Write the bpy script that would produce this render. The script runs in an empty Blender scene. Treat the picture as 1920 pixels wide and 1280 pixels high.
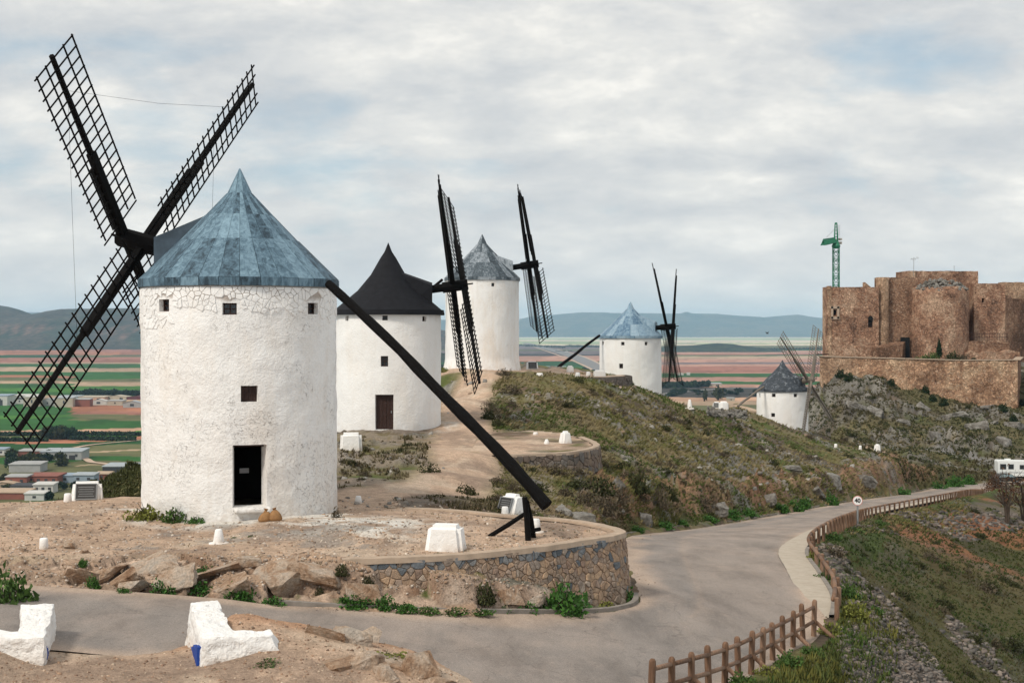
import bpy, bmesh, math, random
import numpy as np
from mathutils import Matrix, Vector, Euler
random.seed(7); RNG = np.random.default_rng(7)
C = bpy.context.scene.collection
SC = bpy.context.scene
F = 2666.667
PI = math.pi

# ------------------------------------------------------------------ camera
cam = bpy.data.cameras.new('camera'); camo = bpy.data.objects.new('camera', cam); C.objects.link(camo)
cam.lens = 50; cam.sensor_width = 36; cam.shift_y = -20 / 1920
cam.clip_start = 0.1; cam.clip_end = 120000
camo.location = (0, 0, 0); camo.rotation_euler = (math.radians(90), 0, 0)
SC.camera = camo

# ------------------------------------------------------------------ render, exposure
SC.view_settings.view_transform = 'Standard'; SC.view_settings.look = 'None'
SC.view_settings.gamma = 1; SC.view_settings.use_curve_mapping = False
SC.view_settings.exposure = 0.86
SC.cycles.use_denoising = True
SC.cycles.max_bounces = 5; SC.cycles.diffuse_bounces = 3; SC.cycles.volume_bounces = 2
SC.cycles.transparent_max_bounces = 6

# ------------------------------------------------------------------ node helper
def nd(nt, typ, ins=None, **props):
    n = nt.nodes.new(typ)
    for k, v in props.items(): setattr(n, k, v)
    for k, v in (ins or {}).items():
        s = n.inputs[k]
        if isinstance(v, bpy.types.NodeSocket): nt.links.new(v, s)
        else:
            if hasattr(s.default_value, '__len__') and not hasattr(v, '__len__'): v = (v, v, v)
            if hasattr(s.default_value, '__len__') and len(s.default_value) == 4 and len(v) == 3: v = (*v, 1)
            s.default_value = v
    return n
def mixc(nt, fac, a, b, mode='MIX'):
    n = nd(nt, 'ShaderNodeMix', {0: fac, 6: a, 7: b}, data_type='RGBA', blend_type=mode)
    return n.outputs[2]
def math_(nt, op, a, b=0.0, clamp=False):
    return nd(nt, 'ShaderNodeMath', {0: a, 1: b}, operation=op, use_clamp=clamp).outputs[0]
def ramp(nt, fac, stops, interp='LINEAR'):
    n = nd(nt, 'ShaderNodeValToRGB', {0: fac}); cr = n.color_ramp; cr.interpolation = interp
    while len(cr.elements) < len(stops): cr.elements.new(0.5)
    for e, (p, c) in zip(cr.elements, stops):
        e.position = p; e.color = (*c, 1) if hasattr(c, '__len__') else (c, c, c, 1)
    return n.outputs[0]
def noise(nt, co, scale, detail=4, rough=0.55, dist=0.0):
    return nd(nt, 'ShaderNodeTexNoise', {'Vector': co, 'Scale': scale, 'Detail': detail, 'Roughness': rough, 'Distortion': dist}).outputs[0]
def scl(nt, co, s, loc=(0, 0, 0)):
    return nd(nt, 'ShaderNodeMapping', {'Vector': co, 'Scale': s, 'Location': loc}).outputs[0]

# ------------------------------------------------------------------ world: daylight sky with broken cloud
SKYX = 3.1 + 42.66
SUN_EL, SUN_AZ = 47.0, 222.0           # azimuth clockwise from +Y: the sun stands behind the camera, to the left
wd = bpy.data.worlds.new('World'); SC.world = wd; wd.use_nodes = True
nt = wd.node_tree; nt.nodes.clear()
sky = nd(nt, 'ShaderNodeTexSky', sky_type='NISHITA', sun_disc=False)
sky.sun_elevation = math.radians(SUN_EL); sky.sun_rotation = math.radians(SUN_AZ)
sky.air_density = 1.0; sky.dust_density = 1.0
tc = nd(nt, 'ShaderNodeTexCoord').outputs['Generated']
sep = nd(nt, 'ShaderNodeSeparateXYZ', {0: tc})
zz = math_(nt, 'ADD', math_(nt, 'MAXIMUM', sep.outputs[2], 0.0), 0.34)
px = math_(nt, 'DIVIDE', sep.outputs[0], zz); py = math_(nt, 'DIVIDE', sep.outputs[1], zz)
pl = nd(nt, 'ShaderNodeCombineXYZ', {0: px, 1: py, 2: 0.0}).outputs[0]
n1 = noise(nt, scl(nt, pl, (0.8, 1.0, 1), (SKYX, 25.28, 0)), 3.2, 10, 0.56, 0.15)
n2 = noise(nt, scl(nt, pl, (0.9, 1.0, 1), (SKYX + 4.2, 27.78, 2.0)), 6.4, 12, 0.60, 0.15)
n3 = noise(nt, scl(nt, pl, (0.5, 0.8, 1), (SKYX - 1.6, 32.58, 0)), 2.0, 3, 0.5)
cover = math_(nt, 'ADD', math_(nt, 'MULTIPLY', n1, 0.60), math_(nt, 'MULTIPLY', n3, 0.40))
shade = math_(nt, 'ADD', math_(nt, 'MULTIPLY', n2, 0.50), math_(nt, 'MULTIPLY', n1, 0.50))
ccol = ramp(nt, shade, [(0.37, (4.95, 5.25, 5.6)), (0.47, (6.25, 6.35, 6.4)), (0.55, (7.7, 7.6, 7.3)), (0.66, (11.0, 10.5, 9.6))])
cfac = ramp(nt, cover, [(0.37, 0.5), (0.46, 1.0)])
horiz = ramp(nt, sep.outputs[2], [(0.0, 1.0), (0.10, 0.35), (0.22, 0.0)])
ccol = mixc(nt, math_(nt, 'MULTIPLY', horiz, 0.6), ccol, (8.0, 8.0, 7.65))
bluec = mixc(nt, 0.5, sky.outputs[0], (3.9, 6.1, 7.3))
skyc = mixc(nt, cfac, bluec, ccol)
bg = nd(nt, 'ShaderNodeBackground', {'Color': skyc, 'Strength': 0.0605})
nt.links.new(bg.outputs[0], nd(nt, 'ShaderNodeOutputWorld').inputs[0])

# ------------------------------------------------------------------ sun
sl = bpy.data.lights.new('sun', 'SUN'); sl.energy = 1.5; sl.angle = math.radians(11); sl.color = (1.0, 0.925, 0.81)
so = bpy.data.objects.new('sun', sl); C.objects.link(so)
sd = Vector((math.sin(math.radians(SUN_AZ)) * math.cos(math.radians(SUN_EL)), math.cos(math.radians(SUN_AZ)) * math.cos(math.radians(SUN_EL)), math.sin(math.radians(SUN_EL))))
so.rotation_euler = sd.to_track_quat('Z', 'Y').to_euler(); so.location = sd * 100

# ================================================================== numpy noise
def _hash(ix, iy, seed):
    h = (ix.astype(np.int64) * 374761393 + iy.astype(np.int64) * 668265263 + seed * 2147483647) & 0xffffffff
    h = ((h ^ (h >> 13)) * 1274126177) & 0xffffffff
    return ((h ^ (h >> 16)) & 0xffff) / 65535.0
def vnoise(x, y, seed=0):
    x = np.asarray(x, float); y = np.asarray(y, float)
    ix = np.floor(x); iy = np.floor(y); fx = x - ix; fy = y - iy
    fx = fx * fx * fx * (fx * (fx * 6 - 15) + 10); fy = fy * fy * fy * (fy * (fy * 6 - 15) + 10)
    a = _hash(ix, iy, seed); b = _hash(ix + 1, iy, seed); c = _hash(ix, iy + 1, seed); d = _hash(ix + 1, iy + 1, seed)
    return (a + (b - a) * fx) * (1 - fy) + (c + (d - c) * fx) * fy
def fbm(x, y, octv=4, seed=0, gain=0.5):
    s = 0; a = 1; t = 0; ca, sa = math.cos(0.6), math.sin(0.6)
    for k in range(octv):
        s = s + a * vnoise(x, y, seed + k * 17); t += a; a *= gain
        x, y = (x * ca - y * sa) * 2.03 + 11.3, (x * sa + y * ca) * 2.03 - 7.1
    return s / t                                    # 0..1, mean .5
def sstep(a, b, x):
    t = np.clip((x - a) / (b - a), 0, 1); return t * t * (3 - 2 * t)
def P(u, v, Y): return ((u - 960) * Y / F, Y, (620 - v) * Y / F)
def worley(x, y, seed=0):
    ix, iy = np.floor(x), np.floor(y); f1 = np.full(np.shape(x), 9.0); f2 = f1.copy(); bx = np.zeros_like(f1); by = np.zeros_like(f1); cx = np.zeros_like(f1); cy = np.zeros_like(f1)
    for i in (-1, 0, 1):
        for j in (-1, 0, 1):
            px, py = ix + i, iy + j; qx = px + .1 + .8 * _hash(px, py, seed); qy = py + .1 + .8 * _hash(px, py, seed + 1); d = np.hypot(x - qx, y - qy); n = d < f1
            f2 = np.where(n, f1, np.minimum(f2, d)); f1 = np.where(n, d, f1); bx = np.where(n, x - qx, bx); by = np.where(n, y - qy, by); cx = np.where(n, px, cx); cy = np.where(n, py, cy)
    return f2 - f1, bx, by, _hash(cx, cy, seed + 2), _hash(cx, cy, seed + 3), _hash(cx, cy, seed + 4)
def blocks(x, y, seed, tilt=.9):
    e, bx, by, r1, r2, r3 = worley(x, y, seed)
    return (r1 - .5) + (r2 - .5) * tilt * bx * 1.6 + (r3 - .35) * tilt * by * 1.6 - .35 * np.exp(-e * 14), e, r1
def inpoly(X, Y, poly):
    r = np.zeros(np.shape(X), bool); n = len(poly)
    for i in range(n):
        x0, y0 = poly[i][:2]; x1, y1 = poly[(i + 1) % n][:2]
        c = ((y0 > Y) != (y1 > Y))
        with np.errstate(divide='ignore', invalid='ignore'):
            r ^= c & (X < (x1 - x0) * (Y - y0) / (y1 - y0 + 1e-12) + x0)
    return r
def dpoly(X, Y, pts):
    d = np.full(np.shape(X), 1e9)
    for (x0, y0), (x1, y1) in zip(pts[:-1], pts[1:]):
        dx, dy = x1 - x0, y1 - y0; t = np.clip(((X - x0) * dx + (Y - y0) * dy) / (dx * dx + dy * dy + 1e-9), 0, 1)
        d = np.minimum(d, np.hypot(X - x0 - t * dx, Y - y0 - t * dy))
    return d
def catmull(pts, n):
    p = np.array(pts, float); m = len(p); out = []
    for k in range(m - 1):
        p0, p1, p2, p3 = p[max(k - 1, 0)], p[k], p[k + 1], p[min(k + 2, m - 1)]
        for t in np.linspace(0, 1, n, endpoint=False):
            out.append(0.5 * (2 * p1 + (p2 - p0) * t + (2 * p0 - 5 * p1 + 4 * p2 - p3) * t * t + (3 * p1 - p0 - 3 * p2 + p3) * t ** 3))
    out.append(p[-1]); return np.array(out)

ORD = 'leftmost second third fourth fifth sixth seventh eighth ninth tenth eleventh twelfth thirteenth fourteenth fifteenth sixteenth seventeenth eighteenth nineteenth twentieth'.split() + ['twenty first', 'twenty second', 'twenty third', 'twenty fourth', 'twenty fifth', 'twenty sixth']
def nth(i, what, n=99):
    return ('leftmost ' + what) if i == 0 else ('rightmost ' + what) if i == n - 1 else ORD[i] + ' from the left ' + what
# ================================================================== mesh helpers
def mk(name, mesh, m=None, parent=None):
    o = bpy.data.objects.new(name, mesh); C.objects.link(o)
    if m is not None and not mesh.materials: mesh.materials.append(m)
    if parent is not None: o.parent = parent
    return o
def tag(o, label=None, cat=None, group=None, kind=None):
    if label: o['label'] = label
    if cat: o['category'] = cat
    if group: o['group'] = group
    if kind: o['kind'] = kind
    return o
def empty(name, loc, rz=0.0, label=None, cat=None, group=None):
    o = bpy.data.objects.new(name, None); C.objects.link(o); o.location = loc; o.rotation_euler = (0, 0, rz)
    o.empty_display_size = 0.2
    return tag(o, label, cat, group)
def npmesh(name, V, Fc, cols=None, smooth=False, attrs=None):
    """V (n,3), Fc (m,3|4) arrays"""
    me = bpy.data.meshes.new(name); V = np.asarray(V, np.float32); Fc = np.asarray(Fc, np.int32); k = Fc.shape[1]
    me.vertices.add(len(V)); me.vertices.foreach_set('co', V.ravel())
    me.loops.add(Fc.size); me.loops.foreach_set('vertex_index', Fc.ravel())
    me.polygons.add(len(Fc)); me.polygons.foreach_set('loop_start', np.arange(0, Fc.size, k, dtype=np.int32))
    me.polygons.foreach_set('loop_total', np.full(len(Fc), k, np.int32))
    if smooth: me.polygons.foreach_set('use_smooth', np.ones(len(Fc), bool))
    if cols is not None:
        a = me.color_attributes.new('col', 'FLOAT_COLOR', 'POINT')
        a.data.foreach_set('color', np.concatenate([cols, np.ones((len(V), 1))], 1).astype(np.float32).ravel())
    for nm, arr in (attrs or {}).items():
        a = me.attributes.new(nm, 'FLOAT', 'POINT'); a.data.foreach_set('value', np.asarray(arr, np.float32).ravel())
    me.update(calc_edges=True); me.validate(); return me
class MB:
    def __init__(s): s.v = []; s.f = []
    def add(s, vs, fs):
        o = len(s.v); s.v += [tuple(p) for p in vs]; s.f += [tuple(i + o for i in f) for f in fs]; return s
    def box(s, c, size, rz=0.0, taper=1.0, M=None):
        x, y, z = [q / 2 for q in size]; vs = []
        for dz, t in ((-z, 1), (z, taper)):
            for dx, dy in ((-x, -y), (x, -y), (x, y), (-x, y)): vs.append(Vector((dx * t, dy * t, dz)))
        R = M if M is not None else Matrix.Rotation(rz, 3, 'Z')
        return s.add([R @ p + Vector(c) for p in vs], [(3, 2, 1, 0), (4, 5, 6, 7), (0, 1, 5, 4), (1, 2, 6, 5), (2, 3, 7, 6), (3, 0, 4, 7)])
    def bar(s, a, b, w, h, up=(0, 0, 1)):
        a = Vector(a); b = Vector(b); d = (b - a).normalized(); u = Vector(up)
        x = d.cross(u)
        if x.length < 1e-4: x = d.cross(Vector((1, 0, 0)))
        x.normalize(); y = x.cross(d).normalized(); vs = []
        for p in (a, b):
            for i, j in ((-1, -1), (1, -1), (1, 1), (-1, 1)): vs.append(p + x * (i * w / 2) + y * (j * h / 2))
        return s.add(vs, [(0, 1, 2, 3), (7, 6, 5, 4), (1, 0, 4, 5), (2, 1, 5, 6), (3, 2, 6, 7), (0, 3, 7, 4)])
    def tube(s, pts, rad, n=8, cap=True):
        pts = [Vector(p) for p in pts]; m = len(pts)
        if not hasattr(rad, '__len__'): rad = [rad] * m
        vs = []; ref = None
        for i, p in enumerate(pts):
            d = (pts[min(i + 1, m - 1)] - pts[max(i - 1, 0)]).normalized()
            if ref is None: ref = d.cross(Vector((0, 0, 1))) if abs(d.z) < .9 else d.cross(Vector((1, 0, 0)))
            x = (ref - d * ref.dot(d)).normalized(); y = d.cross(x); ref = x
            for k in range(n):
                a = 2 * PI * k / n; vs.append(p + x * (math.cos(a) * rad[i]) + y * (math.sin(a) * rad[i]))
        fs = [(i * n + k, i * n + (k + 1) % n, (i + 1) * n + (k + 1) % n, (i + 1) * n + k) for i in range(m - 1) for k in range(n)]
        if cap: fs += [tuple(range(n))[::-1], tuple((m - 1) * n + k for k in range(n))]
        return s.add(vs, fs)
    def lathe(s, prof, n=16, c=(0, 0, 0), cap=True):
        vs = []
        for r, z in prof:
            for k in range(n):
                a = 2 * PI * k / n; vs.append((c[0] + r * math.cos(a), c[1] + r * math.sin(a), c[2] + z))
        m = len(prof)
        fs = [(i * n + k, i * n + (k + 1) % n, (i + 1) * n + (k + 1) % n, (i + 1) * n + k) for i in range(m - 1) for k in range(n)]
        if cap: fs += [tuple(range(n))[::-1], tuple((m - 1) * n + k for k in range(n))]
        return s.add(vs, fs)
    def prism(s, poly, z0, z1):
        n = len(poly); z0s = z0 if hasattr(z0, '__len__') else [z0] * n; z1s = z1 if hasattr(z1, '__len__') else [z1] * n
        vs = [(*p[:2], z) for p, z in zip(poly, z0s)] + [(*p[:2], z) for p, z in zip(poly, z1s)]
        return s.add(vs, [tuple(range(n))[::-1], tuple(range(n, 2 * n))] + [(i, (i + 1) % n, n + (i + 1) % n, n + i) for i in range(n)])
    def mesh(s, name):
        me = bpy.data.meshes.new(name); me.from_pydata(s.v, [], s.f); me.update(); return me
    def build(s, name, m, parent=None, smooth=False):
        me = s.mesh(name)
        if smooth: me.polygons.foreach_set('use_smooth', [True] * len(me.polygons))
        return mk(name, me, m, parent)
def bevel(o, w=0.02, seg=2, ang=35):
    b = o.modifiers.new('bevel', 'BEVEL'); b.width = w; b.segments = seg; b.limit_method = 'ANGLE'; b.angle_limit = math.radians(ang); return o

# ================================================================== materials
MATS = {}
def material(name, fn, rough=0.85, spec=0.3, bump=None):
    if name in MATS: return MATS[name]
    m = bpy.data.materials.new(name); m.use_nodes = True; t = m.node_tree; t.nodes.clear()
    out = nd(t, 'ShaderNodeOutputMaterial'); bs = nd(t, 'ShaderNodeBsdfPrincipled', {'Roughness': rough, 'Specular IOR Level': spec})
    t.links.new(bs.outputs[0], out.inputs[0])
    fn(t, bs); MATS[name] = m; return m
def setc(t, bs, c): t.links.new(c, bs.inputs['Base Color'])
def setb(t, bs, h, strength=0.5, dist=0.02):
    b = nd(t, 'ShaderNodeBump', {'Height': h, 'Strength': strength, 'Distance': dist}); t.links.new(b.outputs[0], bs.inputs['Normal'])
def ocoord(t): return nd(t, 'ShaderNodeTexCoord').outputs['Object']
def wcoord(t): return nd(t, 'ShaderNodeNewGeometry').outputs['Position']
def orand(t): return nd(t, 'ShaderNodeObjectInfo').outputs['Random']
def plainm(name, c, var=0.18, scale=6.0, rough=0.85, spec=0.3, bump=0.0, metal=0.0, island=False):
    def f(t, bs):
        co = ocoord(t); n = noise(t, co, scale, 5, 0.6); k = ramp(t, n, [(0.25, 1 - var), (0.75, 1 + var)])
        if island:
            r = nd(t, 'ShaderNodeNewGeometry').outputs['Random Per Island']
            k = mixc(t, 1.0, k, ramp(t, r, [(0, 0.62), (1, 1.4)]), 'MULTIPLY')
        setc(t, bs, mixc(t, 1.0, c, k, 'MULTIPLY')); bs.inputs['Metallic'].default_value = metal
        if bump: setb(t, bs, n, bump, 0.03)
    return material(name, f, rough, spec)

def f_whitewash(cracks, stain, dens=1.0, joint=None, low=0.9, dirt=None):
    def f(t, bs):
        co = ocoord(t)
        wob = noise(t, co, 2.2, 4, 0.55)
        vc = nd(t, 'ShaderNodeVectorMath', {0: co, 1: nd(t, 'ShaderNodeTexNoise', {'Vector': co, 'Scale': 3.0, 'Detail': 3}).outputs[1]}, operation='ADD').outputs[0]
        vo = nd(t, 'ShaderNodeTexVoronoi', {'Vector': scl(t, vc, (1, 1, 1.35)), 'Scale': 3.6}, feature='DISTANCE_TO_EDGE').outputs['Distance']
        vo2 = nd(t, 'ShaderNodeTexVoronoi', {'Vector': scl(t, vc, (1, 1, 1.7)), 'Scale': 7.5}, feature='SMOOTH_F1').outputs['Distance']
        line = ramp(t, vo, [(0.0, 1.0), (0.022, 0.25), (0.05, 0.0)])
        msk = ramp(t, noise(t, co, 0.55, 4, 0.6), [(0.44, 0.0), (0.60, 1.0)])
        brk = ramp(t, noise(t, co, 9.0, 3, 0.6), [(0.42, 0.0), (0.58, 1.0)])
        lf = math_(t, 'MULTIPLY', math_(t, 'MULTIPLY', line, math_(t, 'MULTIPLY', msk, brk)), cracks, True)
        st = ramp(t, noise(t, scl(t, co, (1.0, 1.0, 0.35)), 0.9, 6, 0.65), [(0.46, 0.0), (0.72, 1.0)])
        st2 = ramp(t, noise(t, scl(t, co, (1, 1, 1), (5, 3, 1)), 2.4, 5, 0.65), [(0.6, 0.0), (0.72, 1.0)])
        c = mixc(t, math_(t, 'MULTIPLY', st, stain), (0.82, 0.81, 0.795), (0.74, 0.665, 0.585))
        c = mixc(t, math_(t, 'MULTIPLY', st2, stain * 0.6), c, (0.66, 0.60, 0.54))
        sk = ramp(t, noise(t, scl(t, co, (2.2, 2.2, 0.10), (3, 1, 0)), 1.6, 5, 0.6), [(0.52, 0.0), (0.72, 0.55)])
        c = mixc(t, math_(t, 'MULTIPLY', sk, stain * 0.7), c, (0.60, 0.535, 0.46))
        zl = nd(t, 'ShaderNodeSeparateXYZ', {0: co}).outputs[2]
        spl = math_(t, 'MULTIPLY', ramp(t, zl, [(0.0, 0.9), (low * .25, 0.5), (low, 0.0)]), ramp(t, noise(t, co, 3.0, 5, 0.65), [(0.40, 0.0), (0.60, 1.0)]))
        c = mixc(t, math_(t, 'MULTIPLY', spl, dirt or stain * 0.8), c, (0.52, 0.42, 0.33))
        c = mixc(t, math_(t, 'MULTIPLY', lf, 0.75), c, (0.16, 0.12, 0.10))
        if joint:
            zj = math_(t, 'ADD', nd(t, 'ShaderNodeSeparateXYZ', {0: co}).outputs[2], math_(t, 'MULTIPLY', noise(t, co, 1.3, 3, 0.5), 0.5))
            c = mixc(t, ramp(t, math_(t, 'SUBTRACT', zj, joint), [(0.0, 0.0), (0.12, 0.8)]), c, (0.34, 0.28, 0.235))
        setc(t, bs, c)
        h = math_(t, 'ADD', math_(t, 'MULTIPLY', noise(t, co, 9.0, 5, 0.62), 0.55), math_(t, 'MULTIPLY', wob, 0.7))
        h = math_(t, 'SUBTRACT', h, math_(t, 'MULTIPLY', vo2, 0.22))
        h = math_(t, 'SUBTRACT', h, math_(t, 'MULTIPLY', lf, 0.5))
        setb(t, bs, h, 0.75 * dens, 0.075)
    return f
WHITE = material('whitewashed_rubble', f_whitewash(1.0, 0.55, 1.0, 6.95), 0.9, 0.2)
WHITE2 = material('whitewash_smooth', f_whitewash(0.12, 0.4, 0.8), 0.9, 0.2)
WHITE3 = material('whitewash_stained', f_whitewash(0.55, 0.85, 0.9), 0.9, 0.2)
WHITEP = material('whitewash_plain', f_whitewash(0.1, 0.3, 0.7, None, .26, .85), 0.9, 0.2)
def f_zinc(c0, c1, c2, streak=1.0):
    def f(t, bs):
        co = ocoord(t); r = orand(t)
        sh = nd(t, 'ShaderNodeCombineXYZ', {0: math_(t, 'MULTIPLY', r, 37.0), 1: math_(t, 'MULTIPLY', r, 11.0), 2: 0.0}).outputs[0]
        c_ = nd(t, 'ShaderNodeVectorMath', {0: co, 1: sh}, operation='ADD').outputs[0]
        n = noise(t, scl(t, c_, (2.4, 2.4, 0.8)), 2.2, 8, 0.72, 0.8); n2 = noise(t, c_, 7.0, 5, 0.7)
        k = math_(t, 'ADD', math_(t, 'MULTIPLY', n, 0.75), math_(t, 'ADD', math_(t, 'MULTIPLY', r, 0.22), math_(t, 'MULTIPLY', n2, 0.14)))
        setc(t, bs, ramp(t, k, [(0.41, c0), (0.54, c1), (0.72, c2)]))
        bs.inputs['Metallic'].default_value = 0.25
        setb(t, bs, n2, 0.25, 0.02)
    return f
ZINC = material('weathered_blue_zinc', f_zinc((0.03, 0.05, 0.068), (0.092, 0.155, 0.205), (0.215, 0.325, 0.40)), 0.6, 0.25)
DORMZ = plainm('dark_blue_zinc', (0.06, 0.085, 0.11), 0.35, 2.0, 0.6, 0.25)
ZINC3 = material('peeling_slate_zinc', f_zinc((0.035, 0.045, 0.055), (0.085, 0.11, 0.13), (0.36, 0.40, 0.44)), 0.65, 0.3)
ZINC4 = material('pale_blue_zinc', f_zinc((0.07, 0.14, 0.22), (0.20, 0.30, 0.385), (0.34, 0.44, 0.51)), 0.6, 0.3)
FELT = plainm('black_felt', (0.011, 0.0115, 0.0145), 0.35, 3.0, 0.75, 0.15, 0.2)
def f_slate(t, bs):
    co = ocoord(t); n = noise(t, co, 2.2, 8, 0.7, 0.8)
    setc(t, bs, ramp(t, n, [(0.42, (0.03, 0.037, 0.045)), (0.56, (0.055, 0.065, 0.08)), (0.63, (0.19, 0.21, 0.23))])); setb(t, bs, n, 0.3, 0.03)
SLATE = material('dark_flaking_slate', f_slate, 0.7)
TARWOOD = plainm('tarred_black_timber', (0.0055, 0.005, 0.005), 0.4, 5.0, 0.8, 0.08, 0.4)
GREYWOOD = plainm('weathered_grey_timber', (0.17, 0.145, 0.12), 0.3, 6.0, 0.85, 0.2, 0.3)
BROWNWOOD = plainm('dark_brown_door_wood', (0.035, 0.016, 0.012), 0.3, 8.0, 0.6, 0.3, 0.2)
def f_fence(t, bs):
    co = ocoord(t); n = noise(t, scl(t, co, (14, 14, 1.6)), 1.6, 6, 0.7); r = orand(t)
    k = math_(t, 'ADD', n, math_(t, 'MULTIPLY', r, 0.3))
    setc(t, bs, ramp(t, k, [(0.35, (0.08, 0.042, 0.024)), (0.6, (0.17, 0.095, 0.058)), (0.9, (0.29, 0.185, 0.125))])); setb(t, bs, n, 0.5, 0.01)
FENCE = material('weathered_brown_fence_timber', f_fence, 0.8)
def f_stone(stops, bumpd=0.04):
    def f(t, bs):
        co = ocoord(t); r = orand(t); n = noise(t, co, 7.0, 6, 0.65); n2 = noise(t, co, 28.0, 4, 0.65)
        c = ramp(t, r, stops, 'LINEAR')
        c = mixc(t, 1.0, c, ramp(t, n, [(0.28, 0.6), (0.72, 1.4)]), 'MULTIPLY')
        setc(t, bs, c); setb(t, bs, math_(t, 'ADD', n, math_(t, 'MULTIPLY', n2, 0.5)), 0.9, bumpd)
    return f
STONE = material('rubble_wall_stone', f_stone([(0.0, (0.24, 0.205, 0.18)), (0.2, (0.40, 0.275, 0.185)), (0.45, (0.32, 0.23, 0.17)), (0.65, (0.46, 0.32, 0.21)), (0.82, (0.27, 0.185, 0.14)), (1.0, (0.45, 0.37, 0.30))]), 0.9, 0.25)
BLUESTONE = material('blue_grey_wall_stone', f_stone([(0.0, (0.10, 0.115, 0.13)), (0.55, (0.155, 0.17, 0.185)), (1.0, (0.23, 0.225, 0.22))]), 0.85, 0.3)
STONE2 = material('dark_terrace_stone', f_stone([(0.0, (0.11, 0.10, 0.09)), (0.35, (0.17, 0.13, 0.105)), (0.6, (0.22, 0.165, 0.12)), (0.85, (0.14, 0.135, 0.13)), (1.0, (0.27, 0.205, 0.15))]), 0.9, 0.25)
MORTAR = plainm('tan_mortar', (0.34, 0.245, 0.175), 0.3, 6.0, 0.95, 0.1, 0.6)
DARKJOINT = plainm('dark_joint', (0.06, 0.045, 0.035), 0.3, 6.0, 0.95, 0.1, 0.4)
COPING = plainm('tan_concrete_coping', (0.40, 0.31, 0.235), 0.22, 3.0, 0.92, 0.15, 0.5)
KERB = plainm('grey_kerb_concrete', (0.24, 0.215, 0.19), 0.3, 3.0, 0.92, 0.15, 0.3)
def f_road(t, bs):
    co = wcoord(t)
    a = noise(t, scl(t, co, (0.15, 0.06, 0.1)), 1.6, 5, 0.6, 0.5); b = noise(t, co, 60.0, 2, 0.7); c = noise(t, scl(t, co, (1.0, 0.3, 1)), 1.0, 6, 0.65)
    d = noise(t, scl(t, co, (1, 1, 1), (4, 9, 0)), 0.5, 4, 0.6)
    col = ramp(t, a, [(0.34, (0.195, 0.174, 0.16)), (0.5, (0.242, 0.211, 0.189)), (0.66, (0.29, 0.242, 0.21))])
    col = mixc(t, ramp(t, c, [(0.52, 0.0), (0.74, 0.55)]), col, (0.34, 0.275, 0.23))
    col = mixc(t, ramp(t, d, [(0.56, 0.0), (0.62, 0.30)]), col, (0.17, 0.152, 0.14))
    at = nd(t, 'ShaderNodeAttribute', attribute_name='dust').outputs['Fac']
    col = mixc(t, at, col, (0.43, 0.325, 0.25))
    g = noise(t, co, 21.0, 5, 0.75); pch = noise(t, scl(t, co, (0.9, 0.35, 1), (2, 2, 0)), 0.8, 6, 0.65)
    col = mixc(t, 1.0, col, ramp(t, b, [(0.3, 0.66), (0.7, 1.34)]), 'MULTIPLY'); col = mixc(t, 1.0, col, ramp(t, g, [(0.3, 0.76), (0.7, 1.24)]), 'MULTIPLY')
    col = mixc(t, 1.0, col, ramp(t, pch, [(0.36, 0.78), (0.5, 1.0), (0.64, 1.12)]), 'MULTIPLY')
    cw = nd(t, 'ShaderNodeVectorMath', {0: scl(t, co, (1, 1, 0)), 1: nd(t, 'ShaderNodeTexNoise', {'Vector': co, 'Scale': 1.1, 'Detail': 5}).outputs[1]}, operation='ADD').outputs[0]
    ck = nd(t, 'ShaderNodeTexVoronoi', {'Vector': cw, 'Scale': 0.33}, feature='DISTANCE_TO_EDGE').outputs['Distance']
    ckf = math_(t, 'MULTIPLY', ramp(t, ck, [(0.0, 0.4), (0.005, 0.2), (0.009, 0.0)]), ramp(t, c, [(0.42, 0.0), (0.55, 1.0)])); col = mixc(t, ckf, col, (0.075, 0.065, 0.058))
    setc(t, bs, col); setb(t, bs, math_(t, 'ADD', b, g), 0.6, 0.014)
ROAD = material('dusty_asphalt', f_road, 0.88, 0.25)
def f_walk(t, bs):
    co = wcoord(t); n = noise(t, co, 3.0, 5, 0.6); b = noise(t, co, 40.0, 3, 0.6)
    c = ramp(t, n, [(0.3, (0.38, 0.325, 0.26)), (0.7, (0.47, 0.41, 0.335))]); setc(t, bs, mixc(t, 1.0, c, ramp(t, b, [(0.3, .88), (.7, 1.1)]), 'MULTIPLY')); setb(t, bs, b, 0.3, 0.01)
WALK = material('pale_concrete_paving', f_walk, 0.9, 0.2)
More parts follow.
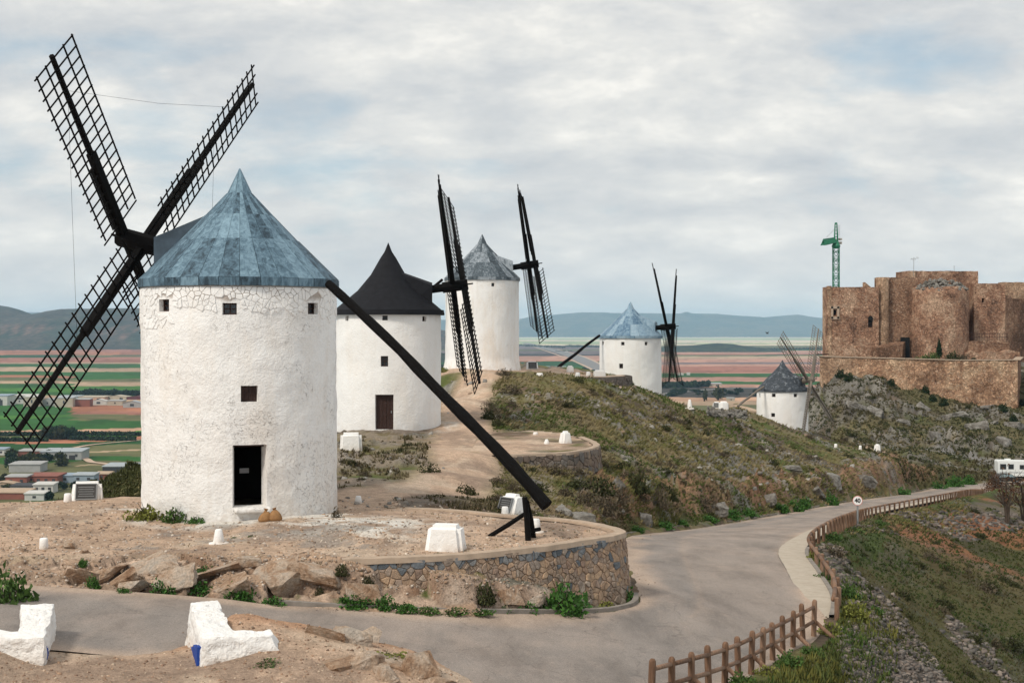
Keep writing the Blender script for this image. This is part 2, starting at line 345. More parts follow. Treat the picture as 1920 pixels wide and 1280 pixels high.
def f_ter(t, bs):
    co = wcoord(t); at = nd(t, 'ShaderNodeAttribute', attribute_name='col').outputs['Color']
    rk = nd(t, 'ShaderNodeAttribute', attribute_name='rock').outputs['Fac']
    b = noise(t, co, 14.0, 6, 0.72); d = noise(t, co, 2.6, 6, 0.68, 0.4); f = noise(t, co, 55.0, 3, 0.7)
    vo = nd(t, 'ShaderNodeTexVoronoi', {'Vector': scl(t, co, (1, 1.6, 1.0)), 'Scale': 1.5}, feature='DISTANCE_TO_EDGE').outputs['Distance']
    crack = math_(t, 'MULTIPLY', ramp(t, vo, [(0, 1.0), (0.05, 0.0)]), rk)
    k = mixc(t, 1.0, ramp(t, b, [(0.3, 0.68), (0.7, 1.32)]), ramp(t, d, [(0.3, 0.74), (0.7, 1.26)]), 'MULTIPLY')
    k = mixc(t, 1.0, k, ramp(t, f, [(0.3, 0.76), (0.7, 1.24)]), 'MULTIPLY')
    c = mixc(t, 1.0, at, k, 'MULTIPLY'); c = mixc(t, math_(t, 'MULTIPLY', crack, 0.05), c, (0.09, 0.065, 0.05))
    setc(t, bs, c)
    h = math_(t, 'ADD', math_(t, 'MULTIPLY', d, 1.4), math_(t, 'ADD', math_(t, 'MULTIPLY', b, 0.6), math_(t, 'MULTIPLY', f, 0.2)))
    h = math_(t, 'SUBTRACT', h, math_(t, 'MULTIPLY', crack, 0.15)); setb(t, bs, h, 0.8, 0.12)
TER = material('dry_hillside_ground', f_ter, 0.95, 0.12)
def f_rock(t, bs):
    co = wcoord(t); r = orand(t); n = noise(t, co, 1.8, 7, 0.68, 0.5); f = noise(t, co, 16, 5, 0.7)
    vo = nd(t, 'ShaderNodeTexVoronoi', {'Vector': scl(t, co, (1, 1, 2.2)), 'Scale': 1.9}, feature='DISTANCE_TO_EDGE').outputs['Distance']
    c = ramp(t, math_(t, 'ADD', n, math_(t, 'MULTIPLY', r, 0.16)), [(0.38, (0.22, 0.125, 0.072)), (0.50, (0.38, 0.25, 0.165)), (0.62, (0.50, 0.39, 0.30)), (0.76, (0.46, 0.40, 0.34))])
    c = mixc(t, 1.0, c, ramp(t, f, [(0.3, 0.66), (0.7, 1.3)]), 'MULTIPLY')
    c = mixc(t, ramp(t, vo, [(0, 0.35), (0.02, 0.0)]), c, (0.07, 0.05, 0.04))
    setc(t, bs, c); setb(t, bs, math_(t, 'ADD', math_(t, 'MULTIPLY', n, 1.5), math_(t, 'MULTIPLY', f, 0.6)), 0.9, 0.14)
ROCK = material('ochre_outcrop_rock', f_rock, 0.92, 0.2)
def f_grock(t, bs):
    co = wcoord(t); n = noise(t, co, .8, 8, 0.7, 0.6); f = noise(t, co, 5, 6, 0.72)
    c = ramp(t, n, [(0.36, (0.10, 0.09, 0.075)), (0.5, (0.20, 0.185, 0.165)), (0.68, (0.31, 0.30, 0.275))])
    c = mixc(t, 1.0, c, ramp(t, f, [(0.3, 0.6), (0.7, 1.3)]), 'MULTIPLY'); setc(t, bs, c); setb(t, bs, math_(t, 'ADD', n, math_(t, 'MULTIPLY', f, 0.5)), 0.9, 0.2)
GROCK = material('lichen_grey_rock', f_grock, 0.92, 0.2)
def f_attr(t, bs):
    at = nd(t, 'ShaderNodeAttribute', attribute_name='col').outputs['Color']; setc(t, bs, at)
ATTR = material('leaf_and_blade', f_attr, 0.9, 0.12)
def f_plain(t, bs):
    co = wcoord(t); at = nd(t, 'ShaderNodeAttribute', attribute_name='col').outputs['Color']
    n = noise(t, scl(t, co, (0.006, 0.02, 0.01)), 1.0, 6, 0.65); n2 = noise(t, scl(t, co, (0.03, 0.06, 0.03)), 1.0, 4, 0.7)
    c = mixc(t, 1.0, at, ramp(t, n, [(0.3, 0.82), (0.7, 1.18)]), 'MULTIPLY'); c = mixc(t, 1.0, c, ramp(t, n2, [(0.3, 0.86), (0.7, 1.14)]), 'MULTIPLY'); setc(t, bs, c)
PLAIN = material('farmland', f_plain, 0.95, 0.1)
def f_hill(t, bs):
    co = wcoord(t); at = nd(t, 'ShaderNodeAttribute', attribute_name='col').outputs['Color']
    n = noise(t, scl(t, co, (0.004, 0.004, 0.02)), 1.0, 7, 0.7); c = mixc(t, 1.0, at, ramp(t, n, [(0.3, 0.55), (0.7, 1.45)]), 'MULTIPLY')
    n2 = noise(t, scl(t, co, (0.022, 0.022, 0.05)), 1.0, 5, 0.7); c = mixc(t, 1.0, c, ramp(t, n2, [(0.35, 0.55), (0.65, 1.5)]), 'MULTIPLY')
    vd = nd(t, 'ShaderNodeTexVoronoi', {'Vector': scl(t, co, (0.03, 0.03, 0.03)), 'Scale': 1.0}).outputs['Distance']; c = mixc(t, ramp(t, vd, [(0.25, 0.65), (0.42, 0.0)]), c, (0.014, 0.022, 0.012)); setc(t, bs, c)
HILLM = material('scrub_hill', f_hill, 0.95, 0.1)
def f_mason(dark, mid, lite, size=3.4):
    def f(t, bs):
        co = ocoord(t); wo = nd(t, 'ShaderNodeVectorMath', {0: co, 1: nd(t, 'ShaderNodeTexNoise', {'Vector': co, 'Scale': 2.0}).outputs[1]}, operation='ADD').outputs[0]
        v1 = nd(t, 'ShaderNodeTexVoronoi', {'Vector': scl(t, wo, (1, 1, 1.4)), 'Scale': size})
        ve = nd(t, 'ShaderNodeTexVoronoi', {'Vector': scl(t, wo, (1, 1, 1.4)), 'Scale': size}, feature='DISTANCE_TO_EDGE').outputs['Distance']
        big = noise(t, scl(t, co, (1, 1, 0.8)), 0.22, 6, 0.65, 0.6); med = noise(t, co, 1.3, 5, 0.7)
        vv = nd(t, 'ShaderNodeSeparateXYZ', {0: v1.outputs['Color']}).outputs[0]
        k = math_(t, 'ADD', math_(t, 'MULTIPLY', big, 0.80), math_(t, 'ADD', math_(t, 'MULTIPLY', med, 0.24), math_(t, 'MULTIPLY', vv, 0.06)))
        c = ramp(t, k, [(0.42, dark), (0.54, mid), (0.66, lite)])
        c = mixc(t, ramp(t, vv, [(0.86, 0.0), (0.93, 0.5)]), c, (0.30, 0.24, 0.19))
        c = mixc(t, 1.0, c, ramp(t, vv, [(0.0, 0.68), (0.8, 1.25)]), 'MULTIPLY')
        c = mixc(t, ramp(t, ve, [(0.0, 0.45), (0.09, 0.0)]), c, (0.10, 0.065, 0.048))
        hole = ramp(t, noise(t, co, 1.7, 2, 0.5), [(0.70, 0.0), (0.74, 0.85)])
        c = mixc(t, hole, c, (0.035, 0.024, 0.02)); setc(t, bs, c)
        setb(t, bs, math_(t, 'ADD', ramp(t, ve, [(0, 0.0), (0.16, 1.0)]), med), 0.9, 0.2)
    return f
CASTLE = material('reddish_castle_masonry', f_mason((0.21, 0.12, 0.083), (0.47, 0.265, 0.172), (0.68, 0.46, 0.32)), 0.95, 0.1)
CASTLE_D = material('dark_shaded_castle_masonry', f_mason((0.15, 0.09, 0.062), (0.31, 0.175, 0.112), (0.48, 0.30, 0.20)), 0.95, 0.1)  # darker copy; on the right end walls their shade is put into the colour
CASTLE_L = material('pale_lit_castle_masonry', f_mason((0.32, 0.20, 0.13), (0.54, 0.35, 0.23), (0.72, 0.50, 0.34)), 0.95, 0.1)  # paler copy; on the left side walls the lit tone is put into colour
CURTAIN = material('curtain_wall_masonry', f_mason((0.30, 0.17, 0.105), (0.56, 0.34, 0.215), (0.76, 0.53, 0.35), 3.0), 0.95, 0.1)
BLACK = plainm('black_shade', (0.006, 0.006, 0.006), 0.2, 3)  # flat black standing in for the shade inside castle windows and openings
INNER = plainm('inner_plaster_shade', (0.03, 0.025, 0.02), 0.2, 3, 0.95, 0.05)  # inner walls coloured near black to stand for the unlit interior
PLAQUE = plainm('bronze_plaque', (0.035, 0.032, 0.03), 0.35, 10, 0.45, 0.5, 0.2)
BLUEP = plainm('ultramarine_paint', (0.012, 0.05, 0.27), 0.25, 6, 0.7, 0.3, 0.3)
SACKM = plainm('ochre_sackcloth', (0.30, 0.165, 0.075), 0.25, 8, 0.9, 0.15, 0.5)
CRANEG = plainm('green_crane_steel', (0.018, 0.16, 0.085), 0.25, 3, 0.5, 0.4)
GREYMETAL = plainm('grey_metal', (0.22, 0.23, 0.235), 0.15, 4, 0.5, 0.5)
SIGNW = plainm('sign_white', (0.78, 0.78, 0.77), 0.05, 4, 0.5, 0.4)
SIGNR = plainm('sign_faded_red', (0.55, 0.25, 0.22), 0.1, 4, 0.5, 0.4)
SIGNK = plainm('sign_black', (0.012, 0.012, 0.014), 0.05, 4, 0.5, 0.4)
RVW = plainm('camper_white', (0.74, 0.76, 0.75), 0.06, 2, 0.4, 0.5)
GLASSD = plainm('dark_window_glass', (0.02, 0.024, 0.028), 0.2, 3, 0.15, 0.6)
CARK = plainm('dark_car_paint', (0.014, 0.017, 0.02), 0.1, 2, 0.25, 0.6)
RUBBER = plainm('black_rubber', (0.012, 0.012, 0.012), 0.2, 4, 0.9, 0.2)
L_GREEN = plainm('leaf_green', (0.055, 0.105, 0.022), 0.3, 3, 0.75, 0.25, 0, 0, True)
L_LUSH = plainm('leaf_lush_green', (0.042, 0.115, 0.018), 0.3, 3, 0.7, 0.3, 0, 0, True)
L_DRY = plainm('leaf_dry_scrub', (0.105, 0.085, 0.058), 0.35, 3, 0.9, 0.1, 0, 0, True)
L_OLIVE = plainm('leaf_dark_olive', (0.05, 0.055, 0.024), 0.35, 3, 0.9, 0.1, 0, 0, True)
L_DARK = plainm('leaf_dark_green', (0.018, 0.034, 0.014), 0.3, 3, 0.85, 0.15, 0, 0, True)
L_RUST = plainm('leaf_rusty', (0.085, 0.042, 0.022), 0.35, 3, 0.85, 0.15, 0, 0, True)
L_YEL = plainm('leaf_yellow_green', (0.15, 0.16, 0.035), 0.3, 3, 0.8, 0.2, 0, 0, True)
TWIG = plainm('twig_bark', (0.075, 0.058, 0.045), 0.3, 6, 0.9, 0.1)

# ================================================================== the ground: control points (u, Y, v) or world
PR = [((-26, 33.2, -5.6), (-26, 26.2, -5.55)), ((-17, 33.8, -5.85), (-17, 26.8, -5.75)), ((-12, 34.2, -6.1), (-12, 27, -5.98)), ((-9.9, 34.5, -6.28), (-9.2, 27.3, -6.1)),
      ((-7.3, 34.9, -6.55), (-6.95, 27.4, -6.27)), ((-5.8, 35.4, -6.82), (-5.5, 30.4, -6.66)), ((-2.86, 36.3, -7.15), (-1.7, 29.6, -7.2)), ((-.83, 37.0, -7.35), (.9, 27.6, -7.6)),
      ((2.07, 39.3, -7.8), (4.9, 31.6, -8.05)), ((3.2, 40.3, -7.87), (7.7, 37.4, -8.35)), ((3.7, 41.6, -7.9), (9.0, 41, -8.5)), ((3.85, 45, -8.0), (10.2, 45.8, -8.6)),
      ((4.2, 52, -8.4), (10.95, 51.4, -8.75)), ((4.7, 59, -8.9), (11.9, 58, -9.0)), ((5.4, 66, -9.5), (14.4, 66, -9.5)), ((10.2, 80, -11.1), (19.0, 81, -11.0)),
      ((19.1, 104, -13.5), (26.1, 104, -13.5)), ((31.9, 133, -15.9), (39.9, 133, -15.9)), ((45, 165, -19), (53, 165, -19)), ((57, 200, -22.6), (67, 198, -22.6)),
      ((70, 216, -23.2), (82, 212, -23.2)), ((100, 228, -23.4), (108, 218, -23.4)), ((150, 240, -23.6), (156, 230, -23.6))]
NST = 20
RL = catmull([p[0] for p in PR], NST); RR = catmull([p[1] for p in PR], NST); RCN = (RL + RR) / 2
PLAT1 = [(-4.43, 36.9), (-2.8, 37.3), (-1.43, 38.0), (.59, 39.3), (1.82, 40.45), (2.79, 41.4), (3.2, 42.2), (3.13, 42.9), (2.48, 44.1), (1.69, 45.0), (0, 46.0), (-1.96, 47.6), (-4, 48.6), (-5.55, 49.4)]
P1POLY = PLAT1 + [(-8.0, 51.5), (-13, 50.5), (-13, 44), (-8, 38.3)]
PLAT2 = [(-.9, 69.6), (1.06, 70.7), (2.69, 71.6), (3.86, 73.5), (4.5, 75.9), (4.45, 78.5), (4.0, 82), (3.2, 85), (1.3, 87), (-1.9, 84), (-2.1, 71)]
CPS = []
def cp(u, Y, v): CPS.append(P(u, v, Y))
def cw(x, y, z): CPS.append((x, y, z))
for a in [(0, 25, 1290), (200, 25, 1277), (400, 25.5, 1262), (600, 25, 1290), (100, 27.2, 1218), (340, 27.2, 1222), (440, 28.0, 1156), (430, 29.3, 1142), (500, 29.4, 1156), (560, 29.3, 1168), (550, 28.0, 1176), (620, 29.0, 1182), (620, 28.0, 1194), (700, 28.4, 1210), (760, 27.4, 1240), (820, 26.6, 1270), (880, 26, 1310), (0, 27.8, 1160), (-100, 27, 1150), (-300, 27, 1150),
          (0, 37, 1060), (0, 41.5, 1000), (0, 47.5, 945), (130, 48, 940), (265, 49, 935), (-200, 44, 980), (200, 42, 1000), (200, 37, 1062), (400, 42, 1000), (400, 37.2, 1050), (560, 37.6, 1043), (640, 37.5, 1045), (580, 36.9, 1056), (580, 36.3, 1105), (400, 36.0, 1100), (400, 36.6, 1060), (250, 36.6, 1060), (250, 35.9, 1098), (120, 35.6, 1088),
          (265, 75, 878), (200, 75, 905), (130, 75, 942), (350, 75, 845), (450, 75, 835), (640, 84, 810), (820, 84, 810), (730, 78, 828), (650, 70, 850), (740, 62, 880), (700, 56, 905), (700, 51.5, 932), (850, 52, 935), (850, 60, 888), (900, 68, 856), (870, 88, 790),
          (865, 100, 745), (885, 115, 705), (905, 121, 693), (840, 121, 692), (980, 122, 695), (1040, 128, 698), (960, 100, 768), (1000, 90, 800), (1060, 90, 805),
          (640, 36.6, 1066), (700, 36.9, 1072), (800, 37.3, 1078), (900, 37.9, 1085), (1000, 38.9, 1103), (1100, 40.2, 1130), (1150, 41.4, 1138), (950, 67, 890), (1050, 68.5, 900), (1115, 73, 897), (1150, 80, 872), (1130, 90, 828),
          (900, 57, 930), (950, 54, 945), (1000, 52, 962), (1050, 55, 950), (1085, 50, 990), (1130, 54, 988), (1000, 62, 920), (1100, 62, 935), (870, 51, 948), (960, 49, 975), (1060, 48, 995),
          (1165, 64, 950), (1190, 67, 945), (1250, 73, 942), (1250, 80, 910), (1200, 88, 870), (1200, 105, 810), (1180, 122, 748), (1170, 132, 714), (1240, 137, 745), (1100, 122, 710), (1100, 105, 755),
          (1300, 84, 945), (1300, 95, 895), (1300, 112, 835), (1300, 130, 792), (1320, 148, 770), (1400, 102, 925), (1400, 115, 885), (1400, 135, 832), (1410, 165, 792), (1340, 172, 768),
          (1500, 120, 908), (1500, 140, 862), (1510, 166, 824), (1600, 143, 892), (1600, 160, 858), (1640, 176, 856), (1700, 168, 898), (1700, 180, 878), (1750, 194, 888), (1800, 208, 892), (1400, 180, 770), (1380, 188, 766), (1467, 180, 800), (1340, 182, 766),
          (1640, 200, 843), (1600, 198, 843), (1560, 195, 835), (1700, 215, 870), (1780, 230, 874), (1850, 234, 885), (1560, 240, 815), (1560, 265, 770), (1560, 285, 708), (1530, 288, 702), (1650, 240, 832), (1650, 265, 772), (1650, 281, 718),
          (1750, 250, 832), (1750, 265, 790), (1750, 279, 748), (1850, 240, 862), (1850, 255, 817), (1850, 270, 772), (1900, 272, 768), (1920, 250, 832)]: cp(*a)
for a in [(-3, 6, -3.6), (0, 6, -3.6), (3, 6, -4.2), (6, 7, -5.5), (-8, 7, -3.6), (0, 7.6, -3.9), (-4, 7.6, -3.9), (3, 7.6, -4.5), (-7, 20, -5.9), (0, 20, -6.4), (4, 22, -7.8), (8, 22, -9.2), (-3, 10, -4.2), (0, 10, -4.3), (3, 10, -5), (-15, 20, -5.5), (-10, 10, -4.2), (12, 12, -9),
          (-17.2, 52, -6.5), (-22, 60, -11), (-15, 52, -6.2), (-19, 62, -10), (-27, 75, -14), (-35, 75, -20), (-28, 46, -7.5), (-45, 52, -14), (-14, 64, -6.7), (-20, 84, -11), (-29, 110, -16), (-43, 120, -32), (-23, 120, -10), (-100, 120, -50), (-60, 60, -25), (-80, 200, -70), (-30, 180, -40), (-200, 250, -95),
          (-3, 140, -4.2), (-3, 170, -18), (-10, 140, -12), (-11, 110, -9.5), (-12, 100, -8), (-5, 300, -80), (0, 220, -42), (18, 170, -14), (21, 200, -28), (28, 200, -22), (33, 232, -40), (40, 215, -25), (46, 250, -42), (43, 205, -20),
          (56.5, 290, -24), (51, 290, -50), (47, 240, -34), (60, 300, -40), (77, 300, -6.0), (89, 300, -6.2), (66, 297, -6.5), (105, 300, -7), (100, 330, -6), (83, 330, -6), (83, 380, -30), (126, 380, -30), (74, 330, -9), (85, 400, -60), (150, 380, -40),
          (98, 250, -20), (112, 280, -17), (125, 320, -10), (140, 240, -23), (30, 300, -85), (60, 400, -95), (0, 420, -100), (-150, 420, -105), (180, 420, -80), (200, 300, -40)]: cw(*a)
for Y, ex, ez in ((24, 1.5, -7.9), (30, 4.0, -8.0), (40, 9.0, -8.5), (50, 10.9, -8.75), (60, 12.6, -9.1), (80, 18.9, -11), (104, 26.1, -13.5), (133, 40, -16), (165, 53, -19)):
    k = 1.0 if Y < 70 else 0.9 if Y < 120 else 0.6
    for dx, dz in ((1.3, -0.35), (4.5, -2.5), (11, -6.3), (24, -12.5)): cw(ex + dx * (1 if Y < 70 else 1.5), Y + 1, ez + dz * k)
CPA = np.array(CPS)
CPQ = np.stack([CPA[:, 0] / CPA[:, 1], np.log(CPA[:, 1])], 1)
def _ker(a, b): return np.sqrt(((a[:, None, :] - b[None]) ** 2).sum(-1) + 0.012 ** 2)
n_ = len(CPA); A_ = np.zeros((n_ + 3, n_ + 3)); A_[:n_, :n_] = _ker(CPQ, CPQ) - 1e-4 * np.eye(n_)
A_[:n_, n_] = 1; A_[:n_, n_ + 1:] = CPQ; A_[n_:, :n_] = A_[:n_, n_:].T
RBW = np.linalg.solve(A_, np.concatenate([CPA[:, 2], np.zeros(3)]))
def rbf(X, Y):
    q = np.stack([X / Y, np.log(Y)], 1); out = np.empty(len(q))
    for i in range(0, len(q), 40000):
        b = q[i:i + 40000]; out[i:i + 40000] = _ker(b, CPQ) @ RBW[:n_] + RBW[n_] + b @ RBW[n_ + 1:]
    return out
def plat1_z(X, Y):
    d = dpoly(X, Y, PLAT1); return -5.72 - 0.30 * sstep(7.0, 0.0, d)
def road_info(X, Y):
    n = len(X); dL = np.full(n, 99.0); dR = np.full(n, 99.0); zr = np.zeros(n)
    ok = np.where(Y < 250)[0]
    poly = np.concatenate([RL[:, :2], RR[::-1, :2]])
    for i in range(0, len(ok), 20000):
        k = ok[i:i + 20000]; d2 = (X[k, None] - RCN[None, :, 0]) ** 2 + (Y[k, None] - RCN[None, :, 1]) ** 2
        j = d2.argmin(1); near = d2.min(1) < 400.0
        L = RL[j]; R = RR[j]; w = R[:, :2] - L[:, :2]; wl = np.hypot(w[:, 0], w[:, 1])
        t = ((X[k] - L[:, 0]) * w[:, 0] + (Y[k] - L[:, 1]) * w[:, 1]) / wl ** 2
        zr[k] = L[:, 2] + (R[:, 2] - L[:, 2]) * np.clip(t, -.05, 1.05)
        kk = k[near]
        if len(kk) == 0: continue
        a = np.sqrt(((X[kk, None] - RL[None, :, 0]) ** 2 + (Y[kk, None] - RL[None, :, 1]) ** 2).min(1)); b = np.sqrt(((X[kk, None] - RR[None, :, 0]) ** 2 + (Y[kk, None] - RR[None, :, 1]) ** 2).min(1))
        ins = inpoly(X[kk], Y[kk], poly); dL[kk] = np.where(ins, -a, np.where(a <= b, a, -a)); dR[kk] = np.where(ins, -b, np.where(a <= b, -b, b))
        kf = k[~near]; tt = t[~near]; dL[kf] = np.where(tt < .5, 20.0, -20.0); dR[kf] = np.where(tt < .5, -20.0, 20.0)
    return dL, dR, zr
PATHS = [([(-6.5, 50), (-2.6, 57), (-2.2, 65), (-2.6, 74), (-2.9, 86), (-3.4, 100), (-3.2, 112), (-1.5, 120), (3, 124), (9, 129)], 1.5),
         ([(24, 182), (31, 184), (36, 190), (37, 200)], 2.2)]
def ground(X, Y):
    """height, colour, rockiness of the ground at world X, Y"""
    z = rbf(X, Y)
    dL, dR, zr = road_info(X, Y); dout = np.maximum(np.maximum(dL, dR), 0)
    in1 = inpoly(X, Y, P1POLY); d1 = dpoly(X, Y, PLAT1)
    in1 &= ~(d1 < 0.12)
    in2 = inpoly(X, Y, PLAT2); d2 = dpoly(X, Y, PLAT2[:7]); in2 &= ~(d2 < 0.12)
    edge1 = np.where(in1, 1.0, 0.0)
    left_blend = sstep(-9.5, -6.5, X)                       # the platform melts into the natural ground on the left
    z1 = plat1_z(X, Y); z = np.where(in1, z * (1 - left_blend) + z1 * left_blend, z)
    z = np.where(in2, -6.14 + 0.1 * sstep(0, 8, d2), z)
    # noises
    a = fbm(X * .35, Y * .35, 5, 1); b = fbm(X * 1.1, Y * 1.1, 4, 9); c = fbm(X * 3.1, Y * 3.1, 3, 21); big = fbm(X * .09, Y * .09, 4, 33)
    pathd = np.full(len(X), 99.0)
    for pts, w in PATHS: pathd = np.minimum(pathd, dpoly(X, Y, pts) - w * (0.75 + .5 * a))
    left_dirt = (Y < 50.5) & (X < -4.0) & (Y > 33)
    fore = (Y < 31) & (X < 1.5)
    terr3 = inpoly(X, Y, [(-6, 118), (-2, 117.5), (3, 121.5), (11, 128.2), (11.5, 133), (0, 131), (-6, 126)])
    plinth5 = inpoly(X, Y, [(44, 194), (52, 198), (54, 206), (44, 204)])
    right = (dR > 0.3) & (dL < 0) & (Y < 180) & (X > 2.0)
    castle = (Y > 212) & (X > 40)
    # roughness amplitude
    rockn = fbm(X * .22 + 5, Y * .16, 5, 57, .6)
    rock = sstep(.565, .64, rockn) * np.where(Y > 60, 1, .8)
    rock = np.where(castle, sstep(.50, .57, fbm(X * .10, Y * .10, 5, 71, .6)), rock)
    outcrop = sstep(38.4, 37.2, Y) * sstep(34.6, 35.6, Y) * sstep(-14.5, -11.5, X) * sstep(3.0, 1.0, X) * np.where(in1, .0, 1)
    bank = (dL > 0.25) & (dL < 3.2 + 2.5 * (b - .5)) & (Y > 55) & (Y < 215) & (X > 3)
    rock = np.maximum(rock, outcrop); rock = np.maximum(rock, np.where(bank, .85, 0))
    slabs = ((Y > 39) & (Y < 43.4) & (X > -11) & (X < -3.5))
    rock = np.where(in1 | left_dirt, outcrop, rock); rock = np.where(slabs, np.maximum(rock, .55 * sstep(.47, .56, a)), rock)
    rock = np.where(fore, 0.0, rock)
    rock = rock * sstep(-.3, .8, pathd); rock = np.where(in2 | terr3, 0, rock)
    # relief
    ridg = 1 - np.abs(2 * fbm(X * .55 + 3 * a, Y * .42, 4, 91) - 1); strata = np.abs(((X * .5 + Y * .28 + z * 1.9 + 1.4 * b) % 1.0) - .5) * 2
    amp = np.where(in1 | in2 | terr3, .05, np.where(left_dirt | fore, .13, .42)) * np.clip(sstep(-.2, 2.2, pathd), .12, 1)
    amp = np.where(castle, .9, amp)
    dz = (a - .5) * amp * 1.4 + (b - .5) * amp * .55 + (c - .5) * amp * .25
    kx = .6 * fbm(X * .9, Y * .9, 3, 301); bl1, e1, q1 = blocks(X * .62 + kx + .35 * Y, Y * 1.15 + kx - .15 * X, 311, 1.3); bl2, e2, q2 = blocks(X * 2.6 + kx, Y * 3.0, 317); bc1, ec1, qc1 = blocks(X * .24 + kx * .5, Y * .20 + kx * .5, 323); bc2, ec2, qc2 = blocks(X * .75 + kx, Y * .55, 331)
    bamp = np.where(outcrop > .05, .62, np.where(bank, .7, .30)); dz += np.where(castle, rock * (bc1 * 1.5 + bc2 * .55), rock * (bl1 * bamp + bl2 * bamp * .35))
    qq = np.where(castle, qc1 * .5 + qc2 * .5, q1 * .6 + q2 * .4); ee = np.where(castle, np.minimum(ec1, ec2), np.minimum(e1, e2 * 1.3))
    dz += np.where(castle, .25, np.where(outcrop > .05, .12, .5)) * rock * ((ridg - .55) * np.where(castle, 2.6, .62) + (strata - .5) * np.where(castle, .55, .18) + (c - .5) * .16)
    scr = np.where(right, sstep(.53, .61, fbm(X * .13 - Y * .03, Y * .07, 4, 131)), 0)
    scr = scr * sstep(8.5, 5.5, dR + 3 * (a - .5))
    dz += scr * (c - .5) * .22
    dz = np.where(outcrop > .05, np.clip(dz, -.42, .10 + .10 * a), dz)
    z = z + dz * np.where(outcrop > .05, sstep(0.0, .5, dout), sstep(0.0, 1.2, dout))
    # the road bed, cut into the hill
    natural = z
    front = (Y < 43) & (X < 4.2); fz_ = Y < 31.5
    wL = np.where(front, sstep(.12, .65, dL), sstep(0.25, 1.6, dL)); wR = np.where(fz_ & (X < 1.5), sstep(.05, 1.0, dR), sstep(0.55, 2.2, dR)); w = np.maximum(wL, wR)
    zr = zr + 0.10 + .02 * (b - .5)
    z = np.where(in1 | in2, z, (zr - 0.10 - 0.28 * sstep(0.03, .6, -np.maximum(dL, dR))) * (1 - w) + natural * w)
    lim = np.interp(X, [58, 66, 76, 84, 99, 120], [-9.6, -9.4, -10.2, -12.8, -14.8, -15]); z = np.where(castle & (Y > 268) & (Y <= np.where(X < 76, 288.6, 286.5)), np.minimum(z, lim + .3 - .12 * (286 - Y) + bc1 * .9 + bc2 * .6 + 1.2 * (a - .5)), z)
    z = np.where(castle & (Y > 286.5) & (X <= 68.5) & (X > 50), np.minimum(z, -9.8 + 1.2 * (a - .5) - .45 * (68.5 - X)), z)
    z = np.maximum(z, -106.0)
    z = np.where((Y > np.where(X < 76, 288.6, 285.5)) & (X > 66) & (X < 118) & (Y < 330), np.minimum(z, -6.6), z)
    # ------------------------------------------------ colours (the ground's own; the right bank's also holds its shade)
    def mixa(c0, c1, f): return c0 * (1 - f[:, None]) + np.array(c1)[None] * f[:, None]
    N = len(X); col = np.tile(np.array((.165, .145, .066)), (N, 1))                       # dry grass
    col = mixa(col, (.085, .105, .03), sstep(.48, .62, fbm(X * .16, Y * .12, 4, 41)))    # greener
    col = mixa(col, (.20, .16, .095), sstep(.50, .62, fbm(X * .25, Y * .2, 4, 43)) * .8)    # straw
    col = mixa(col, (.105, .08, .058), sstep(.55, .64, fbm(X * .21 + 9, Y * .2, 5, 47)))   # heather brown
    col = mixa(col, (.25, .17, .11), sstep(.62, .70, fbm(X * .18, Y * .18 + 5, 5, 49)) * .45)  # bare red soil
    grey = np.where(castle, 1, sstep(.45, .6, big))
    rc = np.array((.25, .235, .21))[None] * ((.55 + .9 * c) * np.where(castle, .78, 1.0))[:, None] * np.ones((N, 1))
    rr = np.array((.31, .195, .125))[None] * (.6 + .8 * c)[:, None]
    ochre = np.where(bank | (outcrop > .2), 1.0, 0.0) * sstep(.38, .55, fbm(X * .3, Y * .3, 3, 61)) 
    rcol = rc * (1 - ochre[:, None]) + rr * ochre[:, None]
    rf = np.clip(rock * sstep(.30, .62, .45 * ridg + .35 * c + .25 * strata), 0, 1) * .9
    rcol = rcol * (.62 + .62 * qq)[:, None] * (1 - .55 * np.exp(-ee * 11))[:, None]
    oc_ = outcrop > .05
    ocol = np.array((.50, .375, .285))[None] * (1 - sstep(.35, .7, q1)[:, None]) + np.array((.45, .31, .215))[None] * sstep(.35, .7, q1)[:, None]; ocol = ocol * (.7 + .6 * c)[:, None] * (1 - .22 * np.exp(-ee * 11))[:, None]
    rcol = np.where(oc_[:, None], ocol, rcol); rf = np.where(oc_, outcrop * sstep(.28, .42, .5 * q1 + .5 * c), rf)
    col = col * (1 - rf[:, None]) + rcol * rf[:, None]
    bankf = np.where(bank, sstep(.42, .6, fbm(X * .4, Y * .25, 4, 63)) * .55, 0); col = mixa(col, (.25, .135, .08), bankf)
    dirt = np.where(left_dirt | in1 | fore | terr3, 1.0, 0.0); dirt = np.maximum(dirt, sstep(.9, -.6, pathd)); dirt = np.where(in2, sstep(.78, .6, a), dirt); dirt = np.where(plinth5, .9, dirt)
    dirt = np.where(oc_, np.minimum(dirt, 1 - .9 * outcrop), dirt)
    dcol = np.array((.50, .36, .262))[None] * (.72 + .35 * a + .2 * c)[:, None]
    dcol = mixa(dcol, (.56, .44, .335), sstep(.53, .66, fbm(X * .5, Y * .5, 4, 77)) * .8)
    dcol = mixa(dcol, (.31, .225, .17), sstep(.54, .68, fbm(X * .6 + 4, Y * .5, 5, 79)) * .75)
    orange = np.where(fore, sstep(27.3, 28.3, Y) * sstep(-8, -5.5, X) * sstep(.2, .6, 1.2 - a), 0)
    dcol = mixa(dcol, (.46, .26, .155), orange * .85)
    wash = sstep(4.0, 1.2, np.hypot(X + 4.6, (Y - 42.6) * 1.1)) + sstep(1.3, .2, np.abs(np.hypot(X + 9.02, Y - 47) - 3.5)) * (Y < 46)
